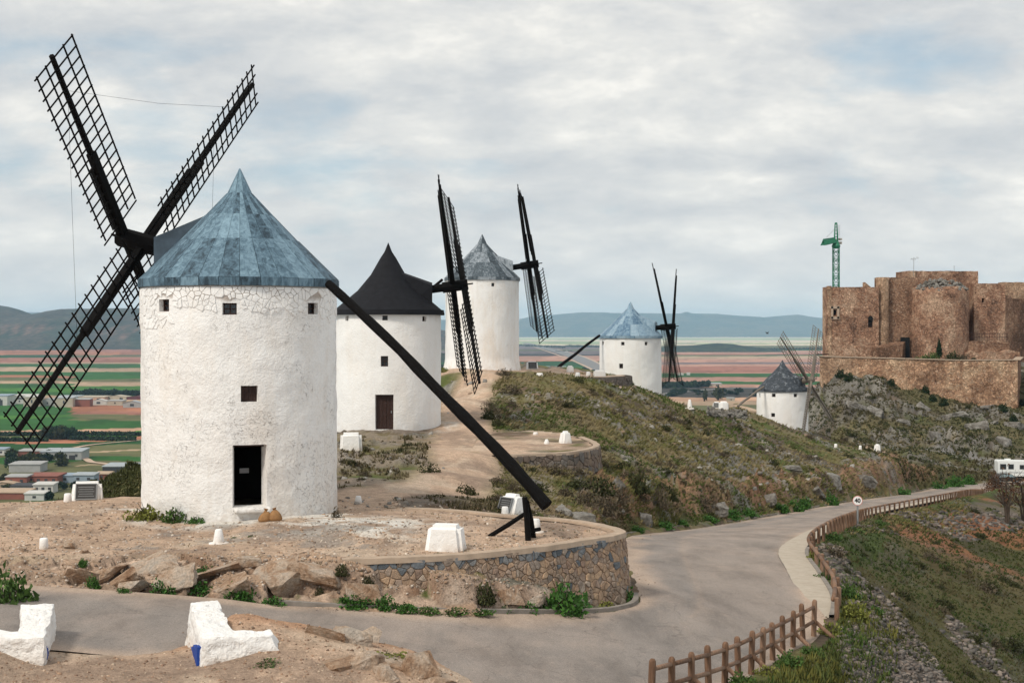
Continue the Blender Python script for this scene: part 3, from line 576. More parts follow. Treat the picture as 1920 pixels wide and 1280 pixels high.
    dcol = mixa(dcol, (.70, .66, .60), np.clip(wash, 0, 1) * sstep(.36, .56, fbm(X * 1.2, Y * 1.2, 4, 81)))
    greyp = np.where(slabs, sstep(.50, .62, b), 0); dcol = mixa(dcol, (.30, .265, .235), greyp * .7)
    w2 = sstep(1.6, .1, np.abs(np.hypot(X + 7.6, Y - 87) - 3.7)) * sstep(.4, .55, b); dcol = mixa(dcol, (.58, .55, .5), w2 * .7)
    col = col * (1 - dirt[:, None]) + dcol * dirt[:, None]
    # ground between the platform and the second mill: grey stones and dry grass
    mid = ((Y > 49) & (Y < 84) & (X < 2) & (X > -12)).astype(float) * (1 - np.clip(dirt, 0, 1)) * sstep(.42, .55, b)
    col = mixa(col, (.27, .225, .185), mid * .65)
    # slope under the guard rail: olive grass, darkened with the bank's shade
    sc = scr * (1 - .3 * a); col = mixa(col, (.125, .105, .09), sc)
    red = np.where(right, sstep(.55, .64, fbm(X * .1 + 2, Y * .05, 3, 137)) * sstep(70, 100, Y), 0); col = mixa(col, (.23, .10, .05), red * .85)
    gr = np.where(right, 1 - scr, 0) * .75 * (1 - red); col = mixa(col, (.056, .056, .021), gr)
    verge = np.where((dR > .3) & (dR < 1.7 + a), .75, 0) * (Y > 38) + np.where((dL > .15) & (dL < .8) & (Y > 50), .7, 0); col = mixa(col, (.062, .092, .025), np.clip(verge, 0, 1) * sstep(.3, .5, b))
    cg = np.where(castle, sstep(.56, .46, fbm(X * .10, Y * .10, 5, 71, .6)), 0); col = mixa(col, (.085, .08, .042), cg * .75)
    lane = inpoly(X, Y, [P(u, v, Y0)[:2] for u, v, Y0 in ((1725, 0, 243), (1790, 0, 240), (1830, 0, 238.5), (1880, 0, 236), (1895, 0, 238.5), (1835, 0, 243), (1790, 0, 245), (1730, 0, 246))]) & castle
    col = np.where(lane[:, None], np.array((.20, .19, .18)), col)
    return z, np.clip(col, .004, .9), np.clip(rock * (1 - .7 * dirt), 0, 1)

US = np.arange(-700, 2650, 5.0); SS = (US - 960) / F
LY = np.concatenate([np.arange(math.log(8.0), math.log(35.2), 0.0075), np.arange(math.log(35.2), math.log(38.6), 0.0016), np.arange(math.log(38.6), math.log(44), 0.0036), np.arange(math.log(44), math.log(470), 0.0066)]); YS = np.exp(LY)
GS, GY = np.meshgrid(SS, YS, indexing='ij'); GX = GS * GY
gz, gc, gr_ = ground(GX.ravel(), GY.ravel()); GZ = gz.reshape(GX.shape)
nu, ny = GX.shape
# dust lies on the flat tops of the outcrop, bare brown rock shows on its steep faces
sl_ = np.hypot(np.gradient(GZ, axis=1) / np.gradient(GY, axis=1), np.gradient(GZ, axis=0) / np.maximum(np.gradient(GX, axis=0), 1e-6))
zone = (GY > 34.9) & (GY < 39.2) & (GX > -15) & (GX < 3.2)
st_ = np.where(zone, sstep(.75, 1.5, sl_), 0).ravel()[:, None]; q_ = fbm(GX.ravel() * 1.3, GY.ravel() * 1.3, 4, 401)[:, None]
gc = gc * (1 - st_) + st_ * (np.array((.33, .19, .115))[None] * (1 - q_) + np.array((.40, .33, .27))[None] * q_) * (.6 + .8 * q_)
def grid_faces(nu, ny):
    i = np.arange(nu - 1)[:, None] * ny + np.arange(ny - 1)[None]; i = i.ravel()
    return np.stack([i, i + ny, i + ny + 1, i + 1], 1)
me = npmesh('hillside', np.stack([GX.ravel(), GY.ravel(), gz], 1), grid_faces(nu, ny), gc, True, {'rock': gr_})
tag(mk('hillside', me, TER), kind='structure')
def zat(x, y):
    s = (x / y - SS[0]) / (SS[1] - SS[0]); t = float(np.interp(math.log(y), LY, np.arange(len(LY))))
    i = int(min(max(s, 0), nu - 2)); j = int(min(max(t, 0), ny - 2)); a = s - i; b = t - j
    return (GZ[i, j] * (1 - a) + GZ[i + 1, j] * a) * (1 - b) + (GZ[i, j + 1] * (1 - a) + GZ[i + 1, j + 1] * a) * b
def zats(x, y):
    s = np.clip((x / y - SS[0]) / (SS[1] - SS[0]), 0, nu - 1.001); t = np.clip(np.interp(np.log(y), LY, np.arange(len(LY))), 0, ny - 1.001)
    i = s.astype(int); j = t.astype(int); a = s - i; b = t - j
    return (GZ[i, j] * (1 - a) + GZ[i + 1, j] * a) * (1 - b) + (GZ[i, j + 1] * (1 - a) + GZ[i + 1, j + 1] * a) * b
def gat(u, v, ymin=20, ymax=400):
    """the ground point that shows at photo position u, v"""
    s = ((u - 960) / F - SS[0]) / (SS[1] - SS[0]); i = int(min(max(s, 0), nu - 2)); a = s - i
    zc = GZ[i] * (1 - a) + GZ[i + 1] * a; vt = 620 - F * zc / YS
    ok = np.where((vt <= v) & (YS > ymin) & (YS < ymax))[0]
    if len(ok) == 0: Y = ymax
    else:
        k = ok[0]
        if k > 0 and vt[k - 1] > v: f = (vt[k - 1] - v) / (vt[k - 1] - vt[k]); Y = YS[k - 1] + (YS[k] - YS[k - 1]) * f
        else: Y = YS[k]
    x = (u - 960) * Y / F
    return Vector((x, Y, zat(x, Y)))

# ------------------------------------------------------------------ road, pavement, kerbs
def ribbon(name, L, R, m, nl=10, lift=0.0, attr=None):
    k = len(L); t = np.linspace(0, 1, nl + 1); V = (L[:, None] * (1 - t[None, :, None]) + R[:, None] * t[None, :, None]).reshape(-1, 3).copy(); V[:, 2] += lift
    at = None
    if attr is not None: at = {'dust': attr(V, np.tile(t, k))}
    me = npmesh(name, V, grid_faces(k, nl + 1), None, True, at); return mk(name, me, m)
def dustf(V, t):
    w = 8.0; dl = t * w; dr = (1 - t) * w; n = fbm(V[:, 0] * .5, V[:, 1] * .5, 4, 5)
    d = np.maximum(sstep(1.3, 0.1, dl + 1.6 * (n - .5)), sstep(1.6, 0.1, dr + 1.6 * (n - .5)))
    lines = np.exp(-((t - .32) / .018) ** 2) * .35 * (V[:, 1] > 40) + np.exp(-((t - .88) / .02) ** 2) * .4 * (V[:, 1] > 36)
    left = sstep(-2, -14, V[:, 0]) * sstep(32.2, 34.5, V[:, 1] + 2 * (n - .5)) * .6
    pink = sstep(.33, .36, t + .02 * n) * sstep(36, 42, V[:, 1]) * .16
    return np.clip(d * .75 + lines * .8 + left * .8 + pink, 0, .9)
def resample(A, n):
    d = np.concatenate([[0], np.cumsum(np.hypot(*np.diff(A[:, :2], axis=0).T))]); s = np.linspace(0, d[-1], n)
    return np.stack([np.interp(s, d, A[:, k]) for k in range(3)], 1)
tag(ribbon('road', RL, RR, ROAD, 40, 0, dustf), kind='structure')
def side(A, B, off):            # offset curve A away from B by off metres (negative: towards B)
    d = A - B; d[:, 2] = 0; d /= np.maximum(np.linalg.norm(d, axis=1), 1e-6)[:, None]; return A + d * off
i0, i1 = 10 * NST + 6, 20 * NST
wi = side(RR, RL, -1.0)[i0:i1]; wo_ = side(RR, RL, 0.05)[i0:i1]
tp_ = np.minimum(np.arange(len(wi)) / 14, 1) * .07 - .065; wi[:, 2] += tp_; wo_[:, 2] += tp_; tag(ribbon('pavement', wi, wo_, WALK, 4, 0.07), kind='structure')
def kerbstrip(name, A, B, w, h, n=None):
    mb = MB(); inn = A; out = B; k = len(A)
    for i in range(k):
        a = inn[i]; b = out[i]; j = .012 * (random.random() - .5)
        mb.v += [(a[0], a[1], a[2] - .2), (a[0], a[1], a[2] + h + j), (b[0], b[1], b[2] + h + j), (b[0], b[1], b[2] - .3)]
    for i in range(k - 1):
        o = 4 * i
        for q in range(3): mb.f.append((o + q, o + q + 1, o + 5 + q, o + 4 + q))
    tag(mb.build(name, KERB), kind='structure')
def seg(A, B, f0, f1, off0, off1, h, nm):
    s = side(A, B, off0)[int(f0 * NST):int(f1 * NST)]; t = side(A, B, off1)[int(f0 * NST):int(f1 * NST)]; kerbstrip(nm, s, t, .15, h)
seg(RL, RR, 5.0, 10.4, 0.0, 0.16, .11, 'kerb')
seg(RL, RR, 13.4, 20, 0.0, 0.18, .14, 'kerb')
seg(RR, RL, 10.3, 13.2, 0.05, 0.2, .10, 'kerb')
kerbstrip('kerb', wi[:, :] * 1, side(RR, RL, -.98)[i0:i1], .1, .07)

# ================================================================== the far plain: sheet with its fields
vrow = np.concatenate([np.arange(629.9, 760, .6), np.arange(760, 990, 1.4), np.arange(990, 1400, 12)])
YR = (100 * F / (vrow - 620))[::-1]
UU = np.arange(-1500, 3500, 7.0); PS, PY = np.meshgrid((UU - 960) / F, YR, indexing='ij'); PX = PS * PY
u_ = (960 + F * PS).ravel(); v_ = (620 + 100 * F / PY).ravel(); px_, py_ = PX.ravel(), PY.ravel()
R_ = (.34, .145, .085); R2 = (.29, .13, .092); PK = (.40, .225, .165); TAN = (.38, .27, .18); SAL = (.44, .27, .175); GR = (.026, .095, .016); GB = (.055, .155, .022); GD = (.016, .062, .013); OL = (.115, .115, .05); DK = (.05, .045, .04); CR = (.62, .52, .37); PG = (.33, .38, .20); GM = (.16, .125, .125); DG = (.022, .035, .02)
TL = [(622, DK), (630, CR), (640, OL), (647, R2), (652, DK), (655.5, R_), (664, GD), (668, R2), (674, R2), (679, TAN), (682, GR), (688, TAN), (695, GR), (703, R_), (706, OL), (712, TAN), (717, GR), (726, GB), (735, GR), (741, TAN), (746, GR), (758, GR), (776, GB), (782, GR), (800, SAL), (808, OL), (813, GB), (815, R_), (825, GD), (841, OL), (855, GR), (866, OL), (893, OL), (930, GD)]
TLR = [(622, DK), (630, CR), (640, OL), (650, R2), (658, R_), (664, OL), (668, R2), (679, TAN), (682, GR), (690, TAN), (694.5, GR), (709, OL), (714, TAN), (722, GB), (731, GR), (744, TAN), (759, R_), (772, R2), (777, OL), (786, GR), (800, SAL), (808, GB), (815, R_), (823, GD), (833, OL), (846, TAN), (848, OL), (855, GR), (863, OL), (872, TAN), (874, OL), (930, GD)]
TM = [(622, CR), (634, PG), (637, CR), (640, PG), (646, CR), (648, GM), (655, OL), (658, GM), (664, DK), (667.5, PK), (676, R_), (678, GD), (688, GR), (694, PG), (700, TAN), (720, OL), (760, GD)]
TR_ = [(622, CR), (634, PG), (637.5, CR), (643, PG), (645, CR), (648, OL), (655, GR), (658, PK), (664, R2), (666, GR), (668, TAN), (673, PK), (680, GM), (684, PK), (688, R2), (699, PK), (700.5, GR), (708, PK), (716, GR), (722, PK), (727, DK), (745, SAL), (752, TAN), (760, OL), (800, GD)]
def table(T, v):
    b = np.array([t[0] for t in T]); c = np.array([t[1] for t in T]); return c[np.clip(np.searchsorted(b, v, 'right') - 1, 0, len(T) - 1)]
jit = (fbm(px_ / (py_ * .05), np.log(py_) * 12, 3, 3) - .5) * (v_ - 620) * .05 + (u_ - 960) * .0012 * (v_ - 620) / 60 
jit2 = (fbm(px_ / (py_ * .2), np.log(py_) * 3, 2, 13) - .5) * (v_ - 620) * .06
vj = v_ + jit + jit2
cl = table(TL, vj); clr = table(TLR, vj); cm = table(TM, vj); crr = table(TR_, v_ + jit * .8 + jit2 * .6)
sw = (u_ + 40 * (fbm(v_ * .3, u_ * .004, 2, 8) - .5)); pc = np.where((sw < 135)[:, None], cl, clr)
pc = np.where((u_ > 500)[:, None], cm, pc); pc = np.where((u_ > 1180 + 12 * np.sin(v_ * .7))[:, None], crr, pc)
blockn = _hash(np.floor(u_ / 55 + np.floor(v_ / 5) * .37), np.floor(np.log(v_ - 619) * 9), 5); pc = pc * (.82 + .36 * blockn)[:, None]
rows = ((u_ > 965) & (u_ < 1060) & (vj > 658) & (vj < 667)) ; pc = np.where((rows & (np.sin(px_ * .05 + py_ * .012) > 0))[:, None], pc * .5, pc)
dots = vnoise(px_ / 14, py_ / 30, 77); pc = np.where(((dots > .86) & (vj > 640) & (vj < 735))[:, None], pc * .55, pc)
PZ = -100 + np.where(py_ < 640, (py_ - 640) * .04, 0)
tag(mk('farmland', npmesh('farmland', np.stack([px_, py_, PZ], 1), grid_faces(*PX.shape), pc, True), PLAIN), kind='structure')

def ridge(name, Yc, depth, prof, c0, c1, base=-104, seed=1, rough=8.0, du=5):
    us = np.arange(prof[0][0], prof[-1][0] + .1, du); vs = np.interp(us, [p[0] for p in prof], [p[1] for p in prof])
    nt_ = 44; t = np.linspace(-1, 1, nt_)
    U, T = np.meshgrid(us, t, indexing='ij'); Y = Yc + T * depth; X = (U - 960) / F * Yc + T * 0
    top = (620 - np.interp(U, us, vs)) * Yc / F - base
    nz = fbm(X / (depth * .35), Y / (depth * .35), 5, seed)
    shp = np.clip(1 - np.abs(T) ** 1.5, 0, 1) * (0.80 + .4 * nz * (np.abs(T) > .06) + .2 * (np.abs(T) <= .06))
    Z = base + top * np.where(np.abs(T) <= .06, 1.0, np.minimum(shp, 1)); f = np.clip(sstep(.36, .62, fbm(X / (depth * .12), Y / (depth * .2), 4, seed + 3)), 0, 1).ravel()[:, None]
    col = np.array(c0)[None] * (1 - f) + np.array(c1)[None] * f
    V = np.stack([X.ravel(), Y.ravel(), Z.ravel()], 1)
    return V, grid_faces(len(us), nt_), col, U.ravel(), T.ravel()
def hill(name, *a, **k):
    V, Fc, col, U, T = ridge(name, *a, **k); return tag(mk(name, npmesh(name, V, Fc, col, True), HILLM), kind='structure')
hill('mountains', 24500, 2300, [(-1500, 600), (-900, 585), (-500, 592), (-100, 586), (60, 585), (120, 588), (300, 592), (700, 598), (960, 601), (1000, 593), (1090, 585.5), (1200, 587.5), (1277, 588), (1284, 584.5), (1292, 588), (1340, 588.5), (1380, 592), (1430, 595), (1490, 590), (1515, 593), (1560, 599), (1700, 592), (1950, 588), (2300, 596), (2900, 590), (3500, 600)], (.05, .055, .045), (.09, .08, .06), seed=4)
V, Fc, col, U, T = ridge('hills', 9300, 1700, [(-1500, 600), (-700, 585), (-300, 560), (-60, 566), (0, 574.5), (25, 579), (65, 593), (100, 586), (140, 580.5), (200, 580), (265, 578), (330, 580), (420, 592), (560, 606), (800, 614), (860, 624), (900, 640)], (.028, .038, .022), (.06, .05, .035), seed=9, du=4)
Vv = 620 - F * V[:, 2] / V[:, 1]
rowm = (np.sin(V[:, 0] / 11 + V[:, 1] / 40) > -.2) & (fbm(V[:, 0] / 420, V[:, 1] / 700, 3, 6) > .45)
low = sstep(604, 612, Vv) * sstep(640, 628, Vv); col = np.where((rowm & (low > .3))[:, None], np.array((.13, .08, .058)), col)
col = np.where(((Vv > 625) & (Vv < 634) & (U > -200) & (U < 90))[:, None], np.array((.05, .10, .03)), col)
tag(mk('hills', npmesh('hills', V, Fc, col, True), HILLM), kind='structure')
hill('wooded_ridge', 6900, 260, [(1225, 660), (1245, 649), (1300, 647), (1345, 643), (1375, 645), (1400, 649), (1440, 653), (1470, 659)], (.018, .03, .016), (.035, .045, .022), base=-102, seed=12, du=2)
hill('wooded_ridge', 4700, 150, [(440, 672), (600, 668), (830, 662), (860, 664), (900, 676)], (.02, .03, .018), (.035, .04, .025), base=-102, seed=15, du=3)
# roads of the plain
def flatroad(name, pts, w, m, z=-99.4):
    p = catmull([(*P(u, v, 100 * F / (v - 620))[:2], z) for u, v in pts], 12); d = np.gradient(p, axis=0); n = np.stack([-d[:, 1], d[:, 0], 0 * d[:, 0]], 1); n /= np.linalg.norm(n, axis=1)[:, None]
    hw = w / 2; tag(ribbon(name, p + n * hw, p - n * hw, m, 2), kind='structure')
GREYROAD = plainm('far_grey_road', (.20, .19, .185), .1, .02); PALER = plainm('far_pale_track', (.46, .34, .25), .1, .02)
flatroad('highway', [(985, 643), (1010, 650), (1040, 657), (1075, 668), (1115, 684), (1150, 700), (1200, 728)], 62, GREYROAD)
flatroad('track', [(1000, 650), (1030, 660), (1066, 673), (1100, 688), (1125, 702)], 10, PALER, -99.2)
flatroad('track', [(1045, 655), (1080, 664), (1112, 676), (1135, 688)], 10, PALER, -99.2)
flatroad('country_road', [(1230, 741), (1262, 737), (1300, 733), (1360, 729), (1440, 727), (1520, 726)], 20, GREYROAD)
flatroad('track', [(100, 847), (130, 843), (150, 838), (175, 834), (215, 830), (262, 826)], 5, PALER)
flatroad('track', [(150, 855), (163, 862), (172, 867), (190, 869), (215, 873), (240, 876)], 6, PALER)
flatroad('track', [(-60, 822), (30, 821), (120, 820), (255, 820)], 7, PALER)

# ================================================================== generic wall grid with openings (round or flat)
def grid_wall(ss, zs, holes, fn, depth, closed=False):
    """fn(s,z,d)->(x,y,z); holes (s0,s1,z0,z1). returns outer+reveal MB and inner MB"""
    def lines(base, edges):
        edges = sorted(set(round(e, 5) for e in edges)); st = (base[1] - base[0]) * .35
        keep = [b for b in base if all(abs(b - e) > st for e in edges)]
        return sorted(keep + edges)
    S = lines(list(ss), [h[0] for h in holes] + [h[1] for h in holes] + ([ss[0], ss[-1]]))
    Z = lines(list(zs), [h[2] for h in holes] + [h[3] for h in holes] + [zs[0], zs[-1]])
    ns, nz = len(S), len(Z); V = [fn(s, z, 0) for s in S for z in Z]; o = len(V); V += [fn(s, z, depth) for s in S for z in Z]
    hole = np.zeros((ns - 1, nz - 1), bool)
    for (a, b, c, d) in holes:
        for i in range(ns - 1):
            for j in range(nz - 1):
                if a - 1e-4 <= S[i] and S[i + 1] <= b + 1e-4 and c - 1e-4 <= Z[j] and Z[j + 1] <= d + 1e-4: hole[i, j] = True
    fo, fi = [], []
    I = lambda i, j: i * nz + j
    for i in range(ns - 1):
        for j in range(nz - 1):
            if not hole[i, j]:
                fo.append((I(i, j), I(i + 1, j), I(i + 1, j + 1), I(i, j + 1))); fi.append((o + I(i, j), o + I(i, j + 1), o + I(i + 1, j + 1), o + I(i + 1, j)))
            else:
                if i > 0 and not hole[i - 1, j]: fo.append((I(i, j), I(i, j + 1), o + I(i, j + 1), o + I(i, j)))
                if i < ns - 2 and not hole[i + 1, j]: fo.append((I(i + 1, j + 1), I(i + 1, j), o + I(i + 1, j), o + I(i + 1, j + 1)))
                if j > 0 and not hole[i, j - 1]: fo.append((I(i + 1, j), I(i, j), o + I(i, j), o + I(i + 1, j)))
                if j < nz - 2 and not hole[i, j + 1]: fo.append((I(i, j + 1), I(i + 1, j + 1), o + I(i + 1, j + 1), o + I(i, j + 1)))
    return V, fo, fi
def wall_object(name, ss, zs, holes, fn, depth, m, minner, parent=None, smooth=True):
    V, fo, fi = grid_wall(ss, zs, holes, fn, depth); me = bpy.data.meshes.new(name); me.from_pydata(V, [], fo + fi)
    me.materials.append(m); me.materials.append(minner); mi = [0] * len(fo) + [1] * len(fi); me.polygons.foreach_set('material_index', mi)
    if smooth: me.polygons.foreach_set('use_smooth', [True] * len(mi))
    me.update(); 
    if smooth: me.set_sharp_from_angle(angle=math.radians(45))
    return mk(name, me, None, parent)
# ------------------------------------------------------------------ Voronoi stones on a surface
def vor_cells(pts, box):
    x0, x1, y0, y1 = box; P_ = np.array(pts); out = []
    for i, p in enumerate(P_):
        d = ((P_ - p) ** 2).sum(1); nb = np.argsort(d)[1:22]; poly = [(x0, y0), (x1, y0), (x1, y1), (x0, y1)]
        for k in nb:
            q = P_[k]; mx, my = (p + q) / 2; nx, ny_ = q - p; res = []
            for a in range(len(poly)):
                A, B = poly[a], poly[(a + 1) % len(poly)]; da = (A[0] - mx) * nx + (A[1] - my) * ny_; db = (B[0] - mx) * nx + (B[1] - my) * ny_
                if da <= 0: res.append(A)
                if (da < 0) != (db < 0) and abs(da - db) > 1e-12: t = da / (da - db); res.append((A[0] + (B[0] - A[0]) * t, A[1] + (B[1] - A[1]) * t))
            poly = res
            if len(poly) < 3: break
        if len(poly) >= 3: out.append((tuple(p), poly))
    return out
def relax_pts(n, box, it=3, aspect=1.0, seed=1):
    r = np.random.default_rng(seed); x0, x1, y0, y1 = box; k = aspect
    P_ = np.stack([r.uniform(x0, x1, n), r.uniform(y0, y1, n) * k], 1)
    for _ in range(it):
        P_ = np.array([np.mean(c[1], 0) for c in vor_cells(P_, (x0, x1, y0 * k, y1 * k))])
    P_[:, 1] /= k; return P_
def stone_mesh(poly, fn, gap, high, rnd, flat=.86):
    c = np.mean(poly, 0); po = []
    pl_ = [np.array(p) for p in poly]; keep = [p for i, p in enumerate(pl_) if np.linalg.norm(p - pl_[i - 1]) > .02]
    if len(keep) < 3: return None
    n = len(keep); pts = []
    for i in range(n):                                      # blunt the corners
        a = keep[i]; b = keep[(i + 1) % n]; pts += [a + (b - a) * .1, a + (b - a) * .9]
    n = len(pts); V = []; 
    rad = max(np.mean([np.linalg.norm(p - c) for p in pts]), .02); s0 = max(1 - gap / rad, .4); s1 = s0 * flat
    for p in pts: q = c + (p - c) * s0; V.append(fn(q[0], q[1], .03))
    for p in pts: q = c + (p - c) * s0; V.append(fn(q[0], q[1], -high * .55))
    for p in pts: q = c + (p - c) * s1; V.append(fn(q[0], q[1], -high * (.92 + .1 * rnd())))
    V.append(fn(c[0], c[1], -high * (.98 + .1 * rnd())))
    f = [(i, (i + 1) % n, n + (i + 1) % n, n + i) for i in range(n)] + [(n + i, n + (i + 1) % n, 2 * n + (i + 1) % n, 2 * n + i) for i in range(n)] + [(2 * n + i, 2 * n + (i + 1) % n, 3 * n) for i in range(n)]
    me = bpy.data.meshes.new('stone'); me.from_pydata(V, [], f); me.update(); return me

# ================================================================== windmills
def windmill(uc, Y, rad, zbase, zeave, H, sail, mats, holes, label, detail=False, roofseg=24, rooflev=3, prof=None, tail=None, smat=None, dorm=(1.9, 2.5), seed=1, sailW=0.95, roofR=1.035, dsplit=None, tarr=0.115, flare=0.0, twist=(.3, .3, .3, .3), edge=None):
    cx = (uc - 960) * Y / F; cy = Y; al = -math.atan2(cx, cy); smat = smat or TARWOOD
    root = empty('windmill', (cx, cy, zbase), al, label, 'windmill', 'windmills along the ridge')
    wallm, roofm = mats; h_e = zeave - zbase
    ph = seed * 13.7
    def rr(z): return rad * (1 + flare * max(0, .12 - z / h_e) * 2 + .004 * (1 - z / h_e))
    def fn(th, z, d):
        dsp = 0.0
        if d == 0:
            dsp = .10 * (fbm(np.array([th * rad * .5 + ph]), np.array([z * .5]), 3, seed)[0] - .5) + (.06 if detail else .05) * (fbm(np.array([th * rad * 2.1 + ph]), np.array([z * 2.1]), 3, seed + 5)[0] - .5)
        r = rr(z) + dsp - d
        return (r * math.sin(th), -r * math.cos(th), z)
    nth = 260 if detail else 120; nz = 90 if detail else 34
    hs = []
    for (ud, zc, w, h, kind) in holes:
        th = math.asin(max(-.98, min(.98, ud))); hw = w / rad / 2; hs.append((th - hw, th + hw, zc - h / 2 - zbase, zc + h / 2 - zbase))
    zs = np.linspace(-1.2, h_e + .02, nz); ths = np.linspace(-PI, PI, nth)
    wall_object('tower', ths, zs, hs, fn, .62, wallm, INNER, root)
    # windows and doors, set back in their openings
    for (ud, zc, w, h, kind), (a, b, c, d) in zip(holes, hs):
        th = (a + b) / 2; M = Matrix.Rotation(th, 3, 'Z'); zc_ = zc - zbase
        def at(x, y, z): return M @ Vector((x, -(rad - y), z))
        if kind == 'window':
            mb = MB(); mb.box(at(0, .24, zc_), (w * .98, .03, h * .98), M=M); wn = mb.build('window', GLASSD, root)
            mb = MB()
            for dx in ((-.5, .5)): mb.box(at(dx * w * .9, .20, zc_), (.05, .06, h), M=M)
            for dz in (-.5, .5): mb.box(at(0, .20, zc_ + dz * h * .88), (w, .06, .05), M=M)
            if w > .35: mb.box(at(0, .205, zc_), (.035, .045, h), M=M); mb.box(at(0, .205, zc_), (w, .045, .035), M=M)
            mb.build('frame', BROWNWOOD, wn)
        elif kind == 'shutter':
            mb = MB(); mb.box(at(0, .22, zc_), (w * .98, .05, h * .98), M=M); wn = mb.build('shutter', BROWNWOOD, root)
            for k in range(4): bx = MB(); bx.box(at((k - 1.5) * w * .24, .185, zc_), (w * .21, .02, h * .96), M=M); bx.build('plank', BROWNWOOD, wn)
            mb = MB(); mb.box(at(0, .165, zc_), (w, .02, .05), M=M); mb.build('batten', BROWNWOOD, wn)
        elif kind == 'door':
            mb = MB(); mb.box(at(0, .3, zc_), (w * .98, .06, h * .98), M=M); dr = mb.build('door', BROWNWOOD, root)
            for k in range(5): bx = MB(); bx.box(at((k - 2) * w * .19, .255, zc_), (w * .175, .03, h * .95), M=M); bx.build('plank', BROWNWOOD, dr)
            hb = MB(); hb.box(at(w * .36, .22, zc_), (.04, .05, .14), M=M); hb.build('handle', GREYMETAL, dr)
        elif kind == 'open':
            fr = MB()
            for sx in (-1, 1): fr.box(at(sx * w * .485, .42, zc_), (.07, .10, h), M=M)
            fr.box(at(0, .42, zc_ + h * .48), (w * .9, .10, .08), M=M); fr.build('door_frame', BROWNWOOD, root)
            lf = MB(); lf.box(at(-w * .46, 1.05, zc_), (.05, 1.0, h * .96), M=M); dl = lf.build('door', BROWNWOOD, root)
            st = MB(); st.box(at(.08, -.02, zc_ - h / 2 - .09), (w * 1.05, .40, .15), M=M); bevel(st.build('doorstep', WHITE, root), .05)
            sg = MB(); sg.box(at(.06, 2.3, zc_ - .05), (.30, .02, .16), M=M); sg.build('notice', SIGNW, root)
    # painted rubble stones along the top, each its own piece
    if detail:
        th0, th1 = -1.62, 1.62; zt = h_e - .03; box = (th0 * rad, th1 * rad, zt - 1.32, zt)
        pts = relax_pts(420, box, 0, 1.25, 3); hb = [(a * rad - .04, b * rad + .04, c - .04, d + .04) for a, b, c, d in hs]
        rn = random.Random(4)
        def sfn(s, z, d): p = fn(s / rad, z, 0); k = 1 - d / rad; return (p[0] * k, p[1] * k, p[2])
        tow = [o for o in root.children if o.name.startswith('tower')][0]
        for c, poly in vor_cells(pts, box):
            depth = (zt - c[1]); lim = .50 + .75 * vnoise(np.array([c[0] * .9 + 3]), np.array([.5]), 3)[0] + (.35 if c[0] < -2.2 else 0)
            if depth > lim: continue
            if any(max(p[0] for p in poly) > a and min(p[0] for p in poly) < b and max(p[1] for p in poly) > q and min(p[1] for p in poly) < r for a, b, q, r in hb): continue
            me = stone_mesh(poly, sfn, .006 + .008 * rn.random(), .02 + .014 * rn.random(), rn.random, .9)
            if me: mk('stone', me, WHITEP, tow)
    # roof
    Re = rad * roofR; prof = prof or [(1, 0), (1, .065), (.60, .375), (.345, .60), (.125, .79), (0.005, 1)]
    n = roofseg; ze = h_e
    under = MB(); under.lathe([(r * Re * .985, z * H - (.03 if 0 < z < 1 else 0)) for r, z in prof], 64, (0, 0, ze)); roof = under.build('roof', roofm if not dsplit else MATS['weathered_blue_zinc'], root, True)
    roof.data.set_sharp_from_angle(angle=math.radians(40))
    if rooflev:
        lev = prof[:-1]
        for k in range(len(prof) - 1):
            (r0, z0), (r1, z1) = prof[k], prof[k + 1]; nn = n if k < len(prof) - 2 else max(n // 3, 8)
            off = .0 if detail else (k % 2) * .5
            for i in range(nn):
                t0 = 2 * PI * (i + off + .012) / nn; t1 = 2 * PI * (i + off + .988) / nn
                if math.cos((t0 + t1) / 2 - 0) and -math.cos((t0 + t1) / 2) > 2: continue
                pr = random.random() * .012 + .004; V = []
                zz0, zz1 = z0 * H + ze, z1 * H + ze + (.02 if k else 0)
                for lift in (0, pr):
                    for r, z, t in ((r0, zz0, t0), (r0, zz0, t1), (r1, zz1, t1), (r1, zz1, t0)): R_q = r * Re + lift; V.append((R_q * math.cos(t), R_q * math.sin(t), z + lift))
                mb = MB(); mb.add(V, [(4, 5, 6, 7), (0, 1, 5, 4), (1, 2, 6, 5), (2, 3, 7, 6), (3, 0, 4, 7)])
                mb.build('roof_panel', roofm, roof)
    else:
        mb = MB(); mb.lathe([(Re * 1.012, -.03), (Re * 1.015, .05), (Re * 1.0, .28)], 64, (0, 0, ze), False); mb.build('eave_band', roofm, roof, True)
    # sails
    A, tau, phi, R, dd, zh, de, psi = sail; A -= al
    nv = Vector((math.cos(A) * math.cos(tau), math.sin(A) * math.cos(tau), math.sin(tau))); hv = Vector((-math.sin(A), math.cos(A), 0)); uv = nv.cross(hv); uv = uv if uv.z > 0 else -uv
    ctr = Vector((0, 0, zh - zbase)); h1 = ctr + nv * (dd + de); h2 = ctr + nv * (dd - de); f2 = phi + psi
    av = -math.sin(phi) * hv + math.cos(phi) * uv; bv = math.cos(f2) * hv + math.sin(f2) * uv
    # dormer over the windshaft
    zo, zi = dorm; Rm = Matrix.Rotation(A, 3, 'Z'); wdt = .95; r_o, r_i = rad * .84, rad * .25
    dv = [Rm @ Vector(p) for p in ((r_i, -wdt, ze + .25), (r_o, -wdt, ze + .25), (r_o, wdt, ze + .25), (r_i, wdt, ze + .25), (r_i, -wdt * .75, ze + zi), (r_o, -wdt, ze + zo - .12), (r_o, wdt, ze + zo - .12), (r_i, wdt * .75, ze + zi), (r_i, 0, ze + zi + .12), (r_o, 0, ze + zo + .06))]
